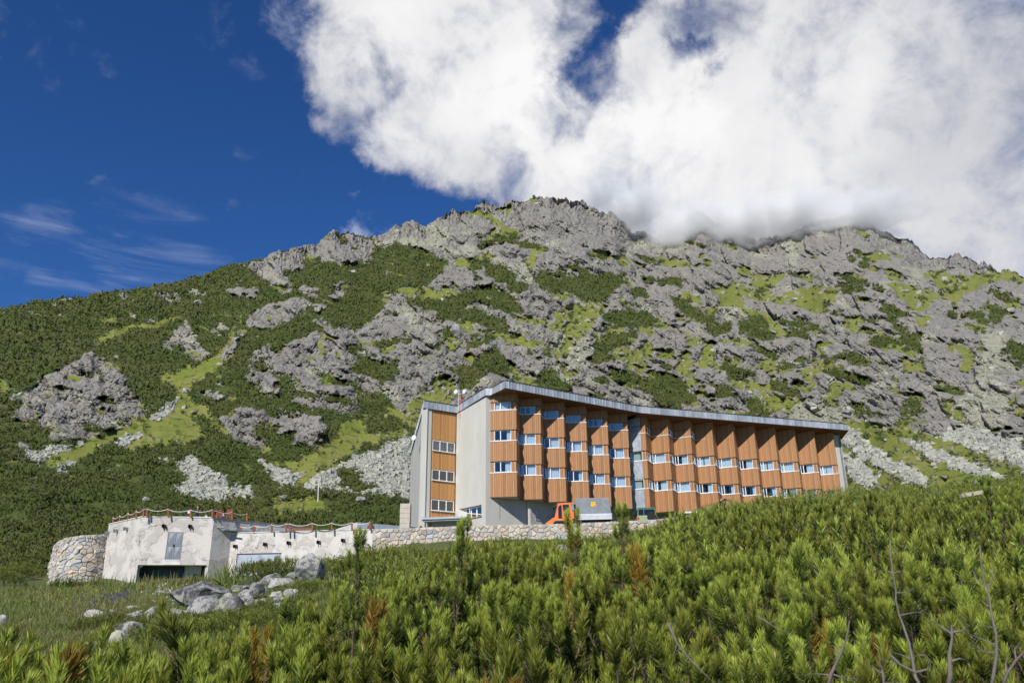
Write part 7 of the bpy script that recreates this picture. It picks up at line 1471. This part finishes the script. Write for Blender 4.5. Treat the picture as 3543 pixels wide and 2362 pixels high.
dead([(1060, 1500), (1090, 1380), (1150, 1250), (1190, 1150), (1210, 1030)], [[(1090, 1390), (1010, 1380), (860, 1390)], [(1150, 1250), (1110, 1200), (1060, 1190)], [(1090, 1380), (1180, 1410), (1300, 1420)]], 2.1, .014, 'dark forked dead stem low in the thicket left of the long grey branches')
dead([(20, 1050), (80, 1180), (150, 1270), (240, 1360), (330, 1450)], [[(80, 1180), (60, 1260), (50, 1350)]], 2.2, .012, 'bare grey branch slanting down in the bottom centre of the thicket')
dead([(1440, 1500), (1430, 1380), (1400, 1260), (1460, 1300), (1540, 1320)], [[(1430, 1380), (1350, 1330), (1300, 1300)], [(1430, 1440), (1530, 1440), (1640, 1450)]], 1.95, .009, 'tangle of thin dead twigs beside the bottom of the left long branch')

# ------------------------------------------------------------------ meadow grass and flowers
M_GRASS = needle_mat('meadow_grass', (.12, .175, .03), (.22, .22, .07), (.34, .29, .14), trans=.25, scale=.5)
pt = []
for tr in range(60000):
    dx = g.uniform(-80, 760); dy = g.uniform(1318, 1568)
    pt.append((dx, dy))
pt = np.array(pt); _pp = [(330, 1402), (400, 1375), (410, 1340), (560, 1325), (700, 1290), (770, 1330), (660, 1440), (420, 1475), (260, 1500), (230, 1480)]; pt = pt[~(inpoly(pt[:, 0], pt[:, 1], _pp) & (g.random(len(pt)) < .80))]; D_ = (Rv[None] * (pt[:, :1] * 1.50638 - CX) + Uv[None] * (CY - pt[:, 1:] * 1.50638) + Fv[None] * F_PX); D_ /= np.hypot(D_[:, 0], D_[:, 1])[:, None]
ts = np.arange(8, 64, .35); hitz = np.full(len(pt), np.nan); alive = np.ones(len(pt), bool)
for t in ts:
    z = t * D_[:, 2] - ground_h(t * D_[:, 0], t * D_[:, 1]) if False else None
    k = np.where(alive)[0]
    if not len(k): break
    zz_ = t * D_[k, 2] - ground_h(t * D_[k, 0], t * D_[k, 1]); h = k[zz_ < 0]; hitz[h] = t; alive[h] = False
ok = ~np.isnan(hitz); D_ = D_[ok]; hitz = hitz[ok]; GX = D_[:, 0] * hitz; GY = D_[:, 1] * hitz; GZ_ = ground_h(GX, GY); GPt = np.stack([GX, GY, GZ_], 1)
inside = (GY > 63.2 + np.clip(-GX - 29, 0, 9) * .95) & (GX > -35) | (GY > 62.9) & (GX > -29)
GPt = GPt[~inside]; hz = np.hypot(GPt[:, 0], GPt[:, 1]); sel = g.random(len(GPt)) < .75; GPt = GPt[sel]; hz = hz[sel]
Vg_, Fg_ = tufts(GPt, np.clip(hz * .0065, .12, .42) * g.uniform(.6, 1.3, len(GPt)), 5, seed=12, wid=.10, spread=.7)
stuff(npmesh('grass', Vg_, Fg_, M_GRASS), 'long green and straw coloured meadow grass below the concrete shelter', 'grass'); print('grass', len(GPt))
pu = at_z
def flowers(regs, n, colr, name, label):
    P_l = []
    for _ in range(n):
        cx_, cy_, w_, h_ = regs[int(g.integers(len(regs)))]; q = hit((cx_ + g.normal(0, w_)) / 1.50638, (cy_ + g.normal(0, h_)) / 1.50638, 64); P_l.append(q + [0, 0, g.uniform(.02, .3)])
    P_l = np.array(P_l); Vf, Ff = tufts(P_l, np.clip(np.hypot(P_l[:, 0], P_l[:, 1]) * .0015, .03, .09), 6, seed=14, wid=.8, spread=.4); stuff(npmesh(name, Vf, Ff, mat(name + '_petals', colr, rough=.8, bump=0)), label, 'flowers')
flowers([(400, 2085, 24, 8), (330, 2075, 40, 10), (420, 2070, 12, 6), (290, 2110, 40, 12)], 300, (.10, .085, .22), 'blue_flowers', 'blue violet flower spikes in the meadow left of the boulders')
flowers([(250, 2070, 70, 20), (320, 2060, 40, 12), (120, 2080, 50, 20)], 200, (.45, .42, .06), 'yellow_flowers', 'small yellow flowers scattered in the meadow at the left')
flowers([(550, 2045, 60, 20), (600, 2080, 40, 14)], 90, (.7, .7, .66), 'white_flowers', 'tiny white flowers in the grass before the shelter opening')
# weeds along the foot of the walls
wl = []
for (u, v, u2, v2, n) in ((350, 2036, 470, 2036, 60), (470, 2022, 720, 2008, 160), (175, 2000, 350, 2012, 120), (720, 2012, 800, 2020, 40)):
    for _ in range(n // 1): t = g.random(); q = hit((u + (u2 - u) * t) / 1.50638, (v + (v2 - v) * t + 4 + g.uniform(0, 14)) / 1.50638, 64); wl.append(q)
wl = np.array(wl); wl = wl[wl[:, 1] < 66.0]; Vw, Fw = tufts(wl, g.uniform(.4, .95, len(wl)), 9, seed=15, wid=.09, spread=.6); stuff(npmesh('weeds', Vw, Fw, M_GRASS), 'tall weeds and grass along the foot of the shelter walls', 'weeds')

# ------------------------------------------------------------------ cloud clinging to the ridge
def cloud_mat(name, dens, sc):
    m = bpy.data.materials.new(name); m.use_nodes = True; N = NT(m.node_tree); N.n.remove(N.n['Principled BSDF'])
    v = N.new('ShaderNodeTexCoord').outputs['Object']; l = N.new('ShaderNodeVectorMath', operation='LENGTH'); N.l.new(v, l.inputs[0])
    n = N.noise(v, sc, 5, .6, .3); f = N.math('SUBTRACT', 1.0, l.outputs['Value']); k = N.math('ADD', f, N.math('MULTIPLY', N.math('SUBTRACT', n, .56), 1.9))
    dd = N.math('MULTIPLY', N.math('MULTIPLY', N.ramp(k, .05, .75), N.ramp(f, 0, .25)), dens)
    p = N.new('ShaderNodeVolumePrincipled', i={'Color': (1, 1, 1, 1), 'Anisotropy': -.35, 'Density': dd}); N.l.new(p.outputs[0], N.n['Material Output'].inputs['Volume']); return m
M_CLOUD = cloud_mat('ridge_cloud', .085, 1.8)
for i, (x, y, dist, w, h, dp) in enumerate([(1580, 530, 620, 150, 96, 50), (1710, 518, 640, 140, 80, 50), (1970, 500, 650, 180, 74, 50), (1830, 490, 650, 140, 70, 50), (1460, 475, 620, 110, 76, 50), (1380, 440, 620, 80, 52, 45)]):
    d = dray(x, y); d = d / np.hypot(d[0], d[1]) * dist; bm = bmesh.new(); bmesh.ops.create_icosphere(bm, subdivisions=3, radius=1.0); me = bpy.data.meshes.new('cloud'); bm.to_mesh(me); bm.free(); me.materials.append(M_CLOUD)
    o = bpy.data.objects.new('ridge_cloud', me); COL.objects.link(o); o.location = tuple(d); o.scale = (w * dist / 1828, dp, h * dist / 1828); o.rotation_euler = (0, 0, -math.atan2(d[0], d[1])); stuff(o, 'white cloud bank clinging to the rocky ridge', 'cloud')
